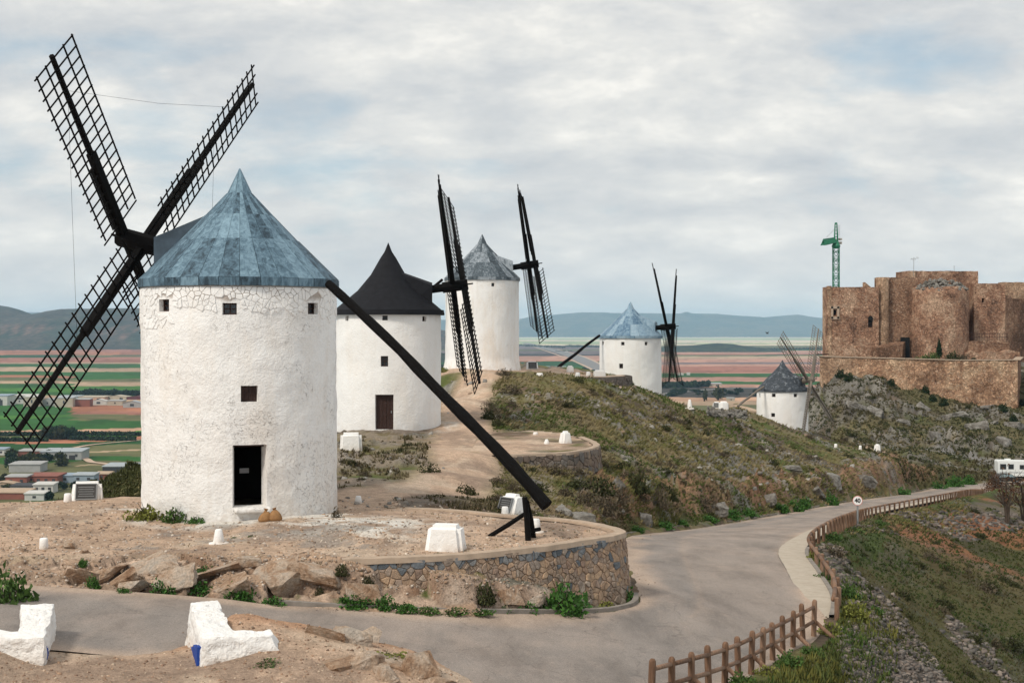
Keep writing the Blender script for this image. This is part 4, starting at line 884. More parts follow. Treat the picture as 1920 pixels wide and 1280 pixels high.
    dmb = MB(); dmb.add(dv, [(0, 3, 2, 1), (0, 1, 5, 4), (2, 3, 7, 6), (1, 2, 6, 9, 5), (3, 0, 4, 8, 7), (4, 5, 9, 8), (8, 9, 6, 7)]); dm = dmb.build('dormer', DORMZ if detail else roofm, roof)
    sh = MB(); sh.tube([ctr + nv * .4, ctr + nv * (dd + .55)], [.24, .27], 10); sh.tube([ctr + nv * (dd - .95), ctr + nv * (dd + .62)], .33, 8)
    sh.tube([ctr + nv * (dd + .6), ctr + nv * (dd + .95)], .05, 6); sh.build('windshaft', smat if not detail else TARWOOD, root)
    W = sailW
    lat = None
    for idx, (hub, d, w) in enumerate(((h1, av, bv), (h2, bv, av), (h1, -av, bv), (h2, -bv, av))):
        w = (w - d * w.dot(d)).normalized(); nn_ = w.cross(d).normalized()
        if nn_.dot(nv) < 0: w = -w; nn_ = w.cross(d).normalized()
        S = empty('sail', (0, 0, 0)); S.parent = root; m4 = Matrix.Identity(4)
        vd = Vector((0, 1, 0)); wv = w.dot(vd)
        te = math.atan2(nn_.dot(vd), wv) if edge else 0.0
        te = (te + PI / 2) % PI - PI / 2 if edge else 0.0
        tw = te + (edge[idx] if edge else twist[idx]); w2 = (w * math.cos(tw) + nn_ * math.sin(tw)).normalized(); n2 = w2.cross(d).normalized()
        for r_ in range(3): m4[r_][0] = w2[r_]; m4[r_][1] = d[r_]; m4[r_][2] = n2[r_]; m4[r_][3] = hub[r_]
        S.matrix_local = m4
        mb = MB(); mb.bar((0, -.05, 0), (0, R * .50, 0), .26, tarr * 2.0, (0, 0, 1)); mb.bar((.05, .1, tarr * .9), (.05, R * .42, tarr * .9), .24, tarr * 1.3); mb.build('stock', smat if idx != 1 or detail else smat, S)
        mb = MB(); mb.tube([(0, .2, .02), (0, R * .6, .02), (0, R, .0)], [.12, .105, .085], 6); mb.build('whip', smat, S)
        y0 = R * (.16 if idx in (0, 3) else .10); nb = (19 if detail else 20); ys = np.linspace(y0, R - .06, nb)
        if detail:
            if lat is None:
                lat = 1; a1 = MB(); a1.bar((-W - .09, 0, 0), (W + .09, 0, 0), .035, .04); slat = a1.mesh('slat'); slat.materials.append(smat)
                b1 = MB(); b1.bar((0, R * .12, 0), (0, R + .05, 0), .042, .04); bat = b1.mesh('batten'); bat.materials.append(smat)
            for y in ys:
                o = mk('slat', slat, None, S); o.location = (0.015 * (random.random() - .5), y, -.06)
            for x in (-W, -W * .5, W * .5, W): o = mk('batten', bat, None, S); o.location = (x, 0, -.11)
        else:
            lm = MB()
            for y in ys: lm.bar((-W - .06, y, -.05), (W + .06, y, -.05), .042, .042)
            for x in (-W, -W * .5, W * .5, W): lm.bar((x, y0 - .1, -.1), (x, R + .03, -.1), .042, .042)
            tag(lm.build('lattice', smat, S), kind='stuff')
    if tail:
        mb = MB(); pts = []; rs = []
        p0, p1, r0, r1, bend = tail; p0 = Vector(p0); p1 = Vector(p1)
        inv = Matrix.Rotation(-al, 3, 'Z'); o = Vector((cx, cy, zbase))
        for k in range(15):
            t = k / 14; p = p0.lerp(p1, t) + Vector((0, 0, bend * math.sin(PI * t) + .06 * math.sin(9 * t) * (t > .3))); pts.append(inv @ (p - o)); rs.append((r0 + (r1 - r0) * t) * (1 + .07 * math.sin(k * 2.3)))
        mb.tube(pts, rs, 10); mb.build('tail_pole', smat, root)
    return root, (ctr, av, bv, h1, h2, R)

zb = lambda Y, v: (620 - v) * Y / F
U1 = lambda u, c, r: (u - c) / r
m1holes = [(U1(313, 448, 183), zb(46, 574), .50, .38, 'window'), (U1(430, 448, 183), zb(44, 579), .44, .36, 'window'), (U1(582, 448, 183), zb(46, 579), .50, .36, 'window'),
           (U1(465, 448, 183), zb(44, 738), .52, .50, 'shutter'), (U1(466, 448, 183), zb(44, 892), 1.06, 1.92, 'open')]
mill1, s1 = windmill(449.5, 47, 3.15, -5.75, 1.40, 3.92, [2.844, .25, .651, 7.915, 4.056, 2.039, -.383, .06], (WHITE, ZINC), m1holes,
    'nearest and largest white windmill with blue zinc cone roof and open black doorway', True, 32, 3, [(1, 0), (1, .065), (.60, .385), (.345, .60), (.125, .79), (0.004, 1)],
    ((-5.82, 45.0, 1.50), (0.99, 40.5, -5.0), .135, .185, .22), seed=1, dorm=(1.80, 2.40), sailW=1.0, twist=(-.18, -.04, -.08, -.04))
# ropes between the sail tips
ctr, av, bv, h1, h2, R1 = s1
for a, b in ((h2 + bv * R1 * .83, h1 + av * R1 * .84), (h2 + bv * R1 * .80, h1 - av * R1 * .55), (h1 + av * R1 * .62, Vector((-.9, .6, 9.6)))):
    rp = MB(); rp.tube([a, (a + b) / 2 + Vector((0, 0, -.12)), b], .0045, 4); rp.build('guy_rope', TARWOOD, mill1)
windmill(728, 87, 3.2, -6.05, .98, 4.40, [.056, .142, .774, 7.95, 4.289, 2.161, -.33, .06], (WHITE2, FELT),
    [(U1(653, 728, 98), zb(86, 597), .30, .30, 'window'), (U1(722, 728, 98), zb(84, 596), .32, .28, 'window'), (U1(794, 728, 98), zb(86, 598), .30, .30, 'window'), (U1(721, 728, 98), zb(84, 677), .44, .62, 'window'), (U1(721, 728, 98), zb(84, 772), 1.10, 2.06, 'door')],
    'white windmill with smooth black cone roof and closed dark door behind the nearest mill', prof=[(1, 0), (1, .06), (.56, .34), (.32, .56), (.14, .80), (.07, .88), (0.004, 1)], rooflev=0, roofR=1.06, seed=2, edge=(.15, .4, .2, .25))
windmill(904, 124, 3.2, -3.4, 4.32, 4.05, [.004, .152, .806, 8.45, 4.356, 5.103, -.276, .06], (WHITE3, ZINC3),
    [(U1(924, 904, 69), zb(121.5, 534), .28, .30, 'window'), (U1(870, 904, 69), zb(122, 534), .28, .30, 'window')],
    'tall stained white windmill with peeling grey metal roof at the top of the sandy path', roofseg=26, seed=3,
    tail=((-6.0, 122.5, 4.4), (-14.5, 117, -3.5), .12, .14, .1), roofR=1.03, flare=.25, dorm=(1.7, 2.3), edge=(.12, .15, .42, .75))
windmill(1182, 148, 3.2, -7.6, -.78, 3.78, [-.246, .075, .774, 8.069, 4.105, .107, -.335, -.03], (WHITE2, ZINC4),
    [(U1(1131, 1182, 57.5), zb(147, 643), .36, .36, 'window'), (U1(1168, 1182, 57.5), zb(145, 644), .36, .34, 'window'), (U1(1211, 1182, 57.5), zb(145, 644), .36, .34, 'window'), (U1(1165, 1182, 57.5), zb(145, 686), .42, .48, 'window'), (U1(1169, 1182, 57.5), zb(145, 716), .6, 1.3, 'door')],
    'white windmill with pale blue metal roof and V shaped black sails below the terrace', roofseg=22, seed=4,
    tail=(P(1124, 629, 146.5), P(1038, 697, 140), .13, .17, .1), roofR=1.05, dorm=(1.7, 2.35), edge=(.03, .03, .55, .55))
windmill(1467, 180, 3.2, -13.3, -7.6, 3.92, [-.582, .178, .859, 8.425, 3.671, -6.815, -.236, .014], (WHITE2, SLATE),
    [(U1(1425, 1467, 47.5), zb(179, 741), .36, .5, 'window'), (U1(1451, 1467, 47.5), zb(177, 741), .5, .42, 'window'), (U1(1491, 1467, 47.5), zb(177, 741), .5, .42, 'window'), (U1(1450, 1467, 47.5), zb(177, 778), .52, .46, 'window')],
    'smallest and farthest white windmill with dark slate roof and grey unpainted sails below the castle', rooflev=0, roofR=1.03, seed=5, smat=GREYWOOD, prof=[(1, 0), (1, .06), (.6, .42), (.35, .62), (.13, .82), (0.004, 1)],
    tail=(P(1432, 725, 178), P(1384, 762, 172), .13, .15, .15), dorm=(1.7, 2.35), tarr=.11)

# tripod that holds the tail pole
tp = gat(985, 1012); tr = empty('tail_pole_trestle', tp, 0, 'black timber trestle propping the end of the long tail pole on the stone platform', 'trestle')
topz = -4.86 - tp.z + .10
for nm, a, b, r in (('post', (0.08, -.05, 0), (-.02, .02, topz), .085), ('post', (.24, .45, 0), (.03, .06, topz * .9), .08), ('brace', (-1.05, .55, 0.02), (.02, .12, topz * .62), .065)):
    mb = MB(); mb.tube([a, ((a[0] + b[0]) / 2 + .02, (a[1] + b[1]) / 2, (a[2] + b[2]) / 2), b], [r, r * 1.05, r * .95], 8); mb.build(nm, TARWOOD, tr)
mb = MB(); mb.tube([(.02, .1, .22), (.42, .55, .24)], .06, 8); mb.build('crosspiece', TARWOOD, tr)

# ================================================================== rocks, retaining walls
def rock_mesh(seed, n=16, sub=2, rough=.10, sc=(1, 1, 1)):
    r = random.Random(seed); bm = bmesh.new()
    for _ in range(n):
        v = Vector((r.uniform(-1, 1), r.uniform(-1, 1), r.uniform(-1, 1))); v = v / max(abs(v.x), abs(v.y), abs(v.z), .3) * r.uniform(.72, 1.0); bm.verts.new(v)
    bmesh.ops.convex_hull(bm, input=bm.verts); 
    bmesh.ops.delete(bm, geom=[v for v in bm.verts if not v.link_faces], context='VERTS')
    bmesh.ops.triangulate(bm, faces=bm.faces)
    for _ in range(sub): bmesh.ops.subdivide_edges(bm, edges=bm.edges[:], cuts=1, use_grid_fill=True)
    bmesh.ops.triangulate(bm, faces=bm.faces)
    co = np.array([v.co for v in bm.verts]); k = seed * 3.1
    d = fbm(co[:, 0] * 1.6 + co[:, 2] + k, co[:, 1] * 1.6 - co[:, 2] * .7 + k, 4, seed) - .5
    st = np.abs(((co[:, 2] * 2.2 + co[:, 0] * .6 + .6 * d) % 1) - .5)
    for v, dd, s in zip(bm.verts, d, st): v.co *= 1 + rough * 2.4 * dd - rough * .7 * s; v.co = Vector((v.co.x * sc[0], v.co.y * sc[1], v.co.z * sc[2]))
    me = bpy.data.meshes.new('boulder'); bm.to_mesh(me); bm.free(); return me
RK = [rock_mesh(40 + i, 13 + i % 4, 3) for i in range(8)]
for m in RK: m.materials.append(ROCK)
RG = [rock_mesh(70 + i, 14, 3, .14) for i in range(5)]
for m in RG: m.materials.append(GROCK)
def boulder(u, v, w, d, h, k, tilt=(0, 0, 0), label=None, group=None, sink=.35, mesh=None):
    p = gat(u, v); o = mk('boulder', mesh or RK[k % 8], None); o.location = (p.x, p.y, p.z + h * (.5 - sink)); o.scale = (w / 2, d / 2, h / 2); o.rotation_euler = tilt
    tag(o, label, 'boulder', group); return o
G0 = 'ochre boulders of the outcrop below the nearest mill'
for i, (u, v, w, d, h, t, lab) in enumerate([
    (150, 1086, .9, .8, .6, (.1, .2, .4), 'squat ochre boulder at the far left end of the rock outcrop'),
    (225, 1092, 1.1, .8, .6, (.1, -.3, .1), 'slanting brown slab in the left part of the rock outcrop'),
    (330, 1090, 1.3, .9, .7, (.15, -.3, -.1), 'large dark faced rock slab left of the middle of the outcrop'),
    (470, 1062, .8, .7, .55, (.05, .1, .5), 'square orange block on top of the outcrop'),
    (540, 1100, 1.5, .9, .9, (.2, -.15, .1), 'biggest ochre rock with a rough brown face above the road'),
    (680, 1118, 1.2, .7, .7, (.1, .2, .3), 'rounded pale rock under the left end of the stone platform wall'),
    (185, 1078, 1.5, 1.0, .5, (.30, -.30, .15), 'flat ochre ledge just right of the squat boulder in the outcrop'),
    (285, 1072, 1.7, 1.1, .5, (.30, -.34, .1), 'long tilted ledge under the left part of the outcrop rim'),
    (390, 1076, 1.9, 1.1, .55, (.32, -.32, .2), 'long pale ledge below the white cone marker'),
    (430, 1100, 1.3, .9, .6, (.25, -.25, -.1), 'brown broken ledge close to the road below the cone marker'),
    (515, 1074, 1.6, 1.1, .5, (.30, -.30, .1), 'wide flat ledge above the biggest ochre rock'),
    (600, 1088, 1.8, 1.0, .7, (.25, .22, .1), 'broad sloping rock between the biggest rock and the stone wall'),
    (250, 1102, 1.0, .7, .45, (.2, -.2, .3), 'low brown ledge beside the road at the left of the outcrop'),
    (955, 1124, .9, .6, .6, (.2, .1, .4), 'round reddish rock at the foot of the platform wall'),
    (1005, 1130, .7, .5, .5, (.1, -.4, .2), 'small white streaked rock beside the lush green bush')]):
    boulder(u, v, w * 1.0, d * 1.0, h * .95, i, t, lab, G0, sink=.42)
for i, (u, v, w, h, lab) in enumerate([(132, 1028, .38, .24, 'reddish loose stone lying on the dirt left of the white cone marker'), (45, 1032, .3, .16, 'small grey loose stone lying on the dirt by the left bollard'), (160, 1036, .4, .16, 'flat brown loose stone lying above the rock outcrop')]):
    boulder(u, v, w, w * .8, h, i + 3, (0, 0, i), lab, sink=.2)
for i, (u, v, w, h) in enumerate(LS := sorted([(655, 1195, 1.5, .55), (610, 1190, 1.0, .4), (690, 1200, .9, .5), (640, 1245, .9, .4), (680, 1250, 1.0, .5), (735, 1240, 1.2, .55), (790, 1262, 1.0, .6), (820, 1278, .9, .5), (718, 1268, .8, .4)])):
    boulder(u, v, w * .9, w * .7, h, i, (.1 * i, .2, i), nth(i, 'of the jagged rocks on the foreground dirt bank', len(LS)), 'rocks edging the foreground dirt bank', .5, RK[i % 8])
for i, (u, v, w, h) in enumerate(LS := sorted([(1205, 975, 1.5, 1.1), (1090, 975, 1.5, .9), (1060, 962, 1.3, .7), (1340, 955, 1.8, 1.1), (1440, 935, 2.0, 1.1), (1530, 915, 2.2, 1.4), (1480, 880, 2.6, 1.1), (1560, 900, 2.6, 1.5), (1620, 900, 2.6, 1.5), (1000, 905, .9, .5), (1150, 905, 1.2, .6)])):
    boulder(u, v, w, w * .7, h, i, (.15 * math.sin(i), .25 * math.cos(i * 2), i * 1.3), nth(i, 'of the rough rocks jutting from the bank above the road', len(LS)), 'rocks of the bank beside the road', .6, RG[i % 5])
for i, (u, v, w, h) in enumerate(LS := sorted([(1640, 770, 5, 2.6), (1690, 790, 4, 2), (1720, 765, 6, 2.4), (1790, 780, 5, 2.6), (1830, 800, 6, 3.2), (1860, 790, 5, 3), (1750, 815, 5, 2.4), (1880, 830, 5, 3), (1905, 800, 4, 3), (1605, 760, 4, 2), (1850, 765, 5, 2.4)])):
    boulder(u, v, w, w * .8, h, i, (.2 * math.sin(i), .3 * math.cos(i * 2), i * 1.3), nth(i, 'of the grey crags on the slope under the castle', len(LS)), 'crags below the castle', .68, RG[i % 5])

def polyline3(pts, n):
    return resample(catmull(pts, 14), n)
def retaining_wall(label, path, tops, bots, nst, msel, seed, cap=True, batter=.10, stone_size=.05, aspect=1.3, core=MORTAR, thick=.34, srange=None, joined=None, maxn=298):
    """path: (x,y) rim, outward side on the right-hand of travel"""
    P3 = resample(catmull([(x, y, 0) for x, y in path], 14), 90); d = np.concatenate([[0], np.cumsum(np.hypot(*np.diff(P3[:, :2], axis=0).T))]); L = d[-1]
    T = np.gradient(P3[:, :2], axis=0); T /= np.linalg.norm(T, axis=1)[:, None]; Nn = np.stack([T[:, 1], -T[:, 0]], 1)
    ku = np.linspace(0, 1, len(tops)); tz = lambda s: np.interp(s / L, ku, tops); bz = lambda s: np.interp(s / L, np.linspace(0, 1, len(bots)), bots)
    def fn(s, h, dpt):                                 # s along, h height 0..hmax below the rim, dpt inward
        s = min(max(s, 0), L); x = np.interp(s, d, P3[:, 0]); y = np.interp(s, d, P3[:, 1]); nx = np.interp(s, d, Nn[:, 0]); ny_ = np.interp(s, d, Nn[:, 1])
        o = .12 + batter * h - dpt; return (x + nx * o, y + ny_ * o, tz(s) - h)
    x0, y0 = path[0]; root = empty('retaining_wall', (0, 0, 0), 0, label, 'stone wall')
    mb = MB(); k = 90
    for i in range(k):
        s = d[i]; hm = tz(s) - bz(s)
        mb.v += [fn(s, 0, .5), fn(s, 0, 0.0), fn(s, hm * .5, 0), fn(s, hm, 0), fn(s, hm, .6)]
    for i in range(k - 1):
        for q in range(4): mb.f.append((5 * i + q, 5 * i + q + 1, 5 * i + 6 + q, 5 * i + 5 + q))
    co = mb.build('wall_core', core, root)
    s0, s1 = srange or (0, L); hmax = max(tz(s) - bz(s) for s in d)
    box = (s0, s1, .02, hmax); pts = relax_pts(nst, box, 1 if nst < 600 else 0, aspect, seed); rn = random.Random(seed); made = []; cntd = 0
    cells = []
    for c, poly in vor_cells(pts, box):
        if c[1] > tz(c[0]) - bz(c[0]) + .1: continue
        q = fn(c[0], c[1], 0)
        if q[2] < zat(q[0], q[1]) - .12 and joined is None: continue
        pa = np.array(poly); cells.append((abs(np.dot(pa[:, 0], np.roll(pa[:, 1], 1)) - np.dot(pa[:, 1], np.roll(pa[:, 0], 1))), c, poly))
    cells.sort(key=lambda x: -x[0]); small = []
    for k_, (ar_, c, poly) in enumerate(cells):
        mm = stone_mesh(poly, fn, .006 + .009 * rn.random(), stone_size * (.4 + 1.1 * rn.random()), rn.random)
        if not mm: continue
        if joined is not None: made.append(mm)
        elif k_ < maxn: mk('stone', mm, msel(c, rn), root)
        else: small.append(mm)
    if small:
        bm = bmesh.new()
        for q in small: bm.from_mesh(q); bpy.data.meshes.remove(q)
        mm = bpy.data.meshes.new('small_stonework'); bm.to_mesh(mm); bm.free(); tag(mk('small_stonework', mm, STONE, root), kind='stuff')
    if joined is not None:
        bm = bmesh.new()
        for q in made: bm.from_mesh(q); bpy.data.meshes.remove(q)
        mm = bpy.data.meshes.new('stonework'); bm.to_mesh(mm); bm.free(); tag(mk('stonework', mm, joined, root), kind='stuff')
    if cap:
        mb = MB(); 
        for i in range(k):
            s = d[i]; j = .02 * math.sin(i * 1.7) + .015 * math.sin(i * .6 + 1)
            mb.v += [fn(s, .10, -.05 + j), fn(s, -.045, -.045 + j), fn(s, -.065, .10), fn(s, -.05, thick - .05 + j), fn(s, .1, thick)]
        for i in range(k - 1):
            for q in range(4): mb.f.append((5 * i + q, 5 * i + q + 1, 5 * i + 6 + q, 5 * i + 5 + q))
        cpn = mb.build('coping', COPING, root, True); cpn.data.set_sharp_from_angle(angle=math.radians(50))
    return root
w1 = PLAT1[:14]
retaining_wall('curved rubble retaining wall with blue and tan stones holding the nearest mill platform', w1,
    [-5.95] * 2 + [-6.0] * 8 + [-6.02, -6.04, -6.07, -6.14], [-7.1, -7.3, -7.5, -7.85, -8.0, -8.1, -8.15, -8.1, -7.9, -7.3, -6.9, -6.6, -6.4, -6.2], 860,
    lambda c, rn: BLUESTONE if (c[1] < .30 and rn.random() < .6 and c[0] < 8.5) or rn.random() < .03 else STONE, 5, srange=(0, 10.4), stone_size=.036, aspect=1.75, maxn=298)
retaining_wall('lower curved dry stone wall holding the round terrace before the black roofed mill', PLAT2[:7],
    [-6.14] * 7, [-7.0, -7.4, -7.7, -7.9, -8.1, -7.8, -7.4], 150, lambda c, rn: STONE2, 8, srange=(0, 9.5), stone_size=.07, core=DARKJOINT)
t3 = [gat(1040, 708), gat(1090, 712), gat(1130, 714), gat(1160, 715)]
t3p = [(7.0, 126.0), (9.0, 127.6), (10.4, 129.8), (10.9, 132), (10.6, 134)]
z3 = zb(128.5, 706)
retaining_wall('dark dry stone wall under the sandy terrace beside the tall stained windmill', [(1.5, 122.8), (4.5, 124.2)] + t3p, [zb(123, 700), zb(124, 703)] + [z3] * 5, [z3 - .9, z3 - 1.2] + [z3 - 1.9] * 5, 260, None, 9, cap=False, stone_size=.09, core=DARKJOINT, joined=STONE2)
tf = MB(); tf.prism([(0, 122), (4.5, 124.4), (7, 126.2), (9, 127.8), (10.3, 130), (10.7, 132), (10.4, 134), (0, 133)], -9, [zb(122, 699) - .05, zb(124.4, 703)] + [z3] * 6); tag(tf.build('terrace', COPING), kind='structure')
rb = bmesh.new(); rnd_ = random.Random(3)
for i in range(260):
    u = rnd_.uniform(1326, 1400); v = 772 + rnd_.uniform(0, 11) + (u - 1326) * .03; p = gat(u, v, 120, 190); s = rnd_.uniform(.10, .28)
    bmesh.ops.create_icosphere(rb, subdivisions=1, radius=s, matrix=Matrix.Translation(p + Vector((0, 0, rnd_.random() * .5))) @ Euler((rnd_.random() * 3, rnd_.random() * 3, 0)).to_matrix().to_4x4() @ Matrix.Diagonal((1, .8, .6, 1)))
mm = bpy.data.meshes.new('rubble_heap'); rb.to_mesh(mm); rb.free(); tag(mk('rubble_heap', mm, GROCK), kind='stuff')

# ================================================================== parapets, blocks, plinths, bollards
def rough_prism(poly, zb0, zts, cuts, amp, seed, name, m, parent=None, batter=0.0, hip=None):
    bm = bmesh.new(); n = len(poly); c = np.mean(np.array(poly), 0)
    lo = [bm.verts.new((p[0] + (p[0] - c[0]) * batter, p[1] + (p[1] - c[1]) * batter, zb0)) for p in poly]; hi = [bm.verts.new((p[0], p[1], z)) for p, z in zip(hip or poly, zts)]
    for i in range(n): bm.faces.new((lo[i], lo[(i + 1) % n], hi[(i + 1) % n], hi[i]))
    f = bm.faces.new(hi); bm.faces.new(lo[::-1]); bmesh.ops.triangulate(bm, faces=[f])
    for _ in range(cuts): bmesh.ops.subdivide_edges(bm, edges=bm.edges[:], cuts=1, use_grid_fill=True)
    bmesh.ops.triangulate(bm, faces=bm.faces); 
    bmesh.ops.smooth_vert(bm, verts=bm.verts[:], factor=.5, use_axis_x=True, use_axis_y=True, use_axis_z=True)
    co = np.array([v.co for v in bm.verts]); q = 1 / max(amp * 12, .25)
    dx = fbm(co[:, 1] * 3 * q + seed, co[:, 2] * 4 * q, 4, seed) - .5; dy = fbm(co[:, 0] * 3 * q, co[:, 2] * 4 * q + seed, 4, seed + 1) - .5; dz = fbm(co[:, 0] * 3 * q, co[:, 1] * 3 * q + seed, 4, seed + 2) - .5
    for v, a, b, e in zip(bm.verts, dx, dy, dz): v.co += Vector((a, b, e)) * amp * 2
    me = bpy.data.meshes.new(name); bm.to_mesh(me); bm.free(); me.polygons.foreach_set('use_smooth', [True] * len(me.polygons)); me.set_sharp_from_angle(angle=math.radians(38)); return mk(name, me, m, parent)
WHITER = material('rough_white_masonry', f_whitewash(.35, .3, 1.3, None, .30, .9), .9, .2)
pr = empty('parapet', (-5.5, 26.5, -6.2), 0, 'rough white L shaped parapet with a blue stripe right of the gap in the foreground', 'parapet', None)
def sub(poly): return [(x + 5.5, y - 26.5) for x, y in poly]
rough_prism(sub([(-6.62, 28.9), (-5.74, 26.25), (-4.0, 26.6), (-4.1, 27.2), (-5.2, 26.9), (-5.9, 29.0)]), -.5, [.70, .53, .46, .52, .54, .72], 4, .05, 3, 'masonry', WHITER, pr, .06, sub([(-6.55, 28.9), (-5.74, 26.33), (-4.5, 26.7), (-4.6, 27.1), (-5.3, 26.95), (-6.0, 29.0)]))
def stripe(par, lo, hi, inn):
    b_ = MB(); n_s = 7; o_ = len(lo)
    for k in range(n_s):
        t = k / (n_s - 1); zz = .33 + .05 * math.sin(k * 2.1) - .20 * t
        for (p, q), z in (((lo[0], lo[1]), -.4), ((hi[0], hi[1]), zz)):
            x = p[0] + (q[0] - p[0]) * t; y = p[1] + (q[1] - p[1]) * t; b_.v += [(x, y, z), (x + inn[0], y + inn[1], z)]
    for k in range(n_s - 1):
        a = 4 * k; b_.f += [(a, a + 2, a + 6, a + 4), (a + 2, a + 3, a + 7, a + 6), (a + 1, a + 5, a + 7, a + 3)]
    b_.f += [(0, 1, 3, 2), (4 * n_s - 4, 4 * n_s - 2, 4 * n_s - 1, 4 * n_s - 3)]
    return b_.build('blue_stripe', BLUEP, par)
stripe(pr, sub([(-5.86, 26.36), (-6.20, 27.36)]), sub([(-5.84, 26.40), (-6.17, 27.36)]), (.12, .04))

pl_ = empty('parapet', (-9.3, 26.5, -6.2), 0, 'rough white parapet with a blue stripe at the left edge beside the green bush', 'parapet', None)
def sub2(poly): return [(x + 9.3, y - 26.5) for x, y in poly]
rough_prism(sub2([(-9.95, 28.8), (-9.3, 26.9), (-11.2, 27.2), (-11.2, 26.5), (-8.62, 26.2), (-9.25, 28.8)]), -.5, [.68, .54, .52, .52, .55, .70], 4, .045, 5, 'masonry', WHITER, pl_, .04)
stripe(pl_, sub2([(-8.625, 26.36), (-8.78, 26.98)]), sub2([(-8.635, 26.40), (-8.785, 26.98)]), (-.12, -.03))

def block(u, v, w, d, h, rz, label, cat='block', plaque=None, seed=1, top=.78, name='plinth', group=None):
    p = gat(u, v); p = p + Vector((p.x, p.y, 0)).normalized() * (d * .45); p.z = min(zat(p.x, p.y), zat(*gat(u, v)[:2]))
    r = empty(name, p, rz, label, cat, group)
    hw, hd = w / 2, d / 2; t = top
    bm = bmesh.new(); tf_ = .15 if plaque else .9
    lo = [(-hw, -hd, -.25), (hw, -hd, -.25), (hw, hd, -.25), (-hw, hd, -.25)]
    hi = [(-hw * t, -hd * (tf_ if plaque else t), h), (hw * t, -hd * (tf_ if plaque else t), h), (hw * t, hd * t, h), (-hw * t, hd * t, h)]
    V = [bm.verts.new(q) for q in lo + hi]
    for f in ((3, 2, 1, 0), (4, 5, 6, 7), (0, 1, 5, 4), (1, 2, 6, 5), (2, 3, 7, 6), (3, 0, 4, 7)): bm.faces.new([V[i] for i in f])
    bmesh.ops.bevel(bm, geom=bm.edges[:], offset=min(w, h) * .16, segments=3, affect='EDGES')
    for v_ in bm.verts: v_.co += Vector((random.uniform(-1, 1), random.uniform(-1, 1), random.uniform(-1, 1))) * min(w, h) * .008
    me = bpy.data.meshes.new('body'); bm.to_mesh(me); bm.free(); me.polygons.foreach_set('use_smooth', [True] * len(me.polygons)); me.set_sharp_from_angle(angle=math.radians(50))
    mk('body', me, WHITEP, r)
    if plaque:
        a = Vector((0, -hd - .0, -.25)); b = Vector((0, -hd * tf_, h)); dirn = (b - a).normalized(); nrm = Vector((0, -dirn.z, dirn.y))
        c0 = a.lerp(b, .62); M = Matrix((Vector((1, 0, 0)), nrm * -1, dirn)).transposed()
        pw, phh = plaque; mb = MB(); mb.box(c0 + nrm * .0, (pw, .06, phh), M=M); pq = mb.build('plaque', PLAQUE, r)
        mb = MB()
        for sx in (-1, 1): mb.box(c0 + nrm * .02 + Vector((sx * (pw / 2), 0, 0)), (.03, .07, phh + .03), M=M)
        for sz in (-1, 1): mb.box(c0 + nrm * .02 + dirn * sz * phh / 2, (pw, .07, .03), M=M)
        mb.build('frame', GREYMETAL, pq)
        for k in range(5):
            mb = MB(); mb.box(c0 + nrm * .033 + dirn * (phh * (.3 - .15 * k)), (pw * (.78 - .1 * (k % 2)), .008, phh * .035), M=M); mb.build('raised_line', GREYMETAL, pq)
    return r
block(836, 1034, 1.12, .85, .70, -.15, 'big plain white block on the gravel platform left of the trestle', seed=2, name='white_block')
block(163, 938, 1.08, .6, .62, .15, 'white plinth with a dark tilted plaque left of the nearest mill', 'plinth', (.68, .52), top=.86)
block(956, 966, .95, .85, .72, -.85, 'white plinth with a dark plaque seen side on behind the trestle', 'plinth', (.62, .5), top=.8)
block(658, 844, 1.15, .8, .85, .1, 'plain white block before the black roofed mill', name='white_block', top=.88)
block(1060, 831, .75, .6, .66, .5, 'white wedge shaped block on the round terrace', name='white_block', top=.6)
block(998, 692, 1.15, .7, .72, .12, 'white plinth with dark plaque right of the tall stained windmill', 'plinth', (.75, .58), top=.82)
block(1124, 709, 1.2, .8, .75, .1, 'white block at the corner of the terrace near the pale blue roof mill', name='white_block', top=.8)
block(1069, 698, .7, .5, .62, .2, 'weathered white block on the terrace edge beside the tail pole', name='white_block', top=.75)
block(1343, 766, 1.0, .7, .85, -.4, 'white plinth with dark plaque beyond the dry stone heap', 'plinth', (.62, .6), top=.8)
block(1357, 768, 1.1, 1.1, 1.0, .2, 'bulky white block right beside the plaque beyond the dry stone heap', name='white_block', top=.82)
block(1645, 846, .95, .8, 1.0, -.6, 'white plinth on the little terrace in the valley under the castle', 'plinth', None, top=.7)
def bollard(u, v, r, h, label, top=.75, dome=True, slab=False, group='small white marker posts'):
    p = gat(u, v); o = empty('bollard', p, random.random(), label, 'bollard', group)
    mb = MB(); pr_ = [(r * 1.03, -.15), (r, 0), (r * (1 + top) / 2 * 1.02, h * .5), (r * top, h * .93), (r * top * .8, h * .985), (r * top * .4, h)]; mb.lathe(pr_, 14); mb.build('post', WHITEP, o, True)
    if slab: mb = MB(); mb.lathe([(r * 1.9, -.1), (r * 1.8, .015), (r * 1.5, .03), (r * .5, .04)], 9); mb.build('base', WHITEP, o)
    return o
bollard(82, 1028, .12, .30, 'short round white post on the dirt at the left of the outcrop', .9)
bollard(410, 1018, .16, .40, 'white tapered marker on a round slab before the nearest mill', .6, slab=True)
bollard(672, 943, .13, .26, 'small white marker at the back edge of the platform beside the nearest mill', .7)
bollard(127, 941, .14, .30, 'small white post standing just left of the plaque plinth', .8)
bollard(947, 967, .14, .34, 'small white post before the side on plaque plinth', .8, slab=True)
bollard(1004, 997, .15, .40, 'white post right behind the legs of the trestle', .85, slab=True)
bollard(1025, 832, .16, .26, 'little white cone on the round terrace', .45)
bollard(1004, 815, .15, .16, 'tiny white stone marker at the back of the round terrace', .8)
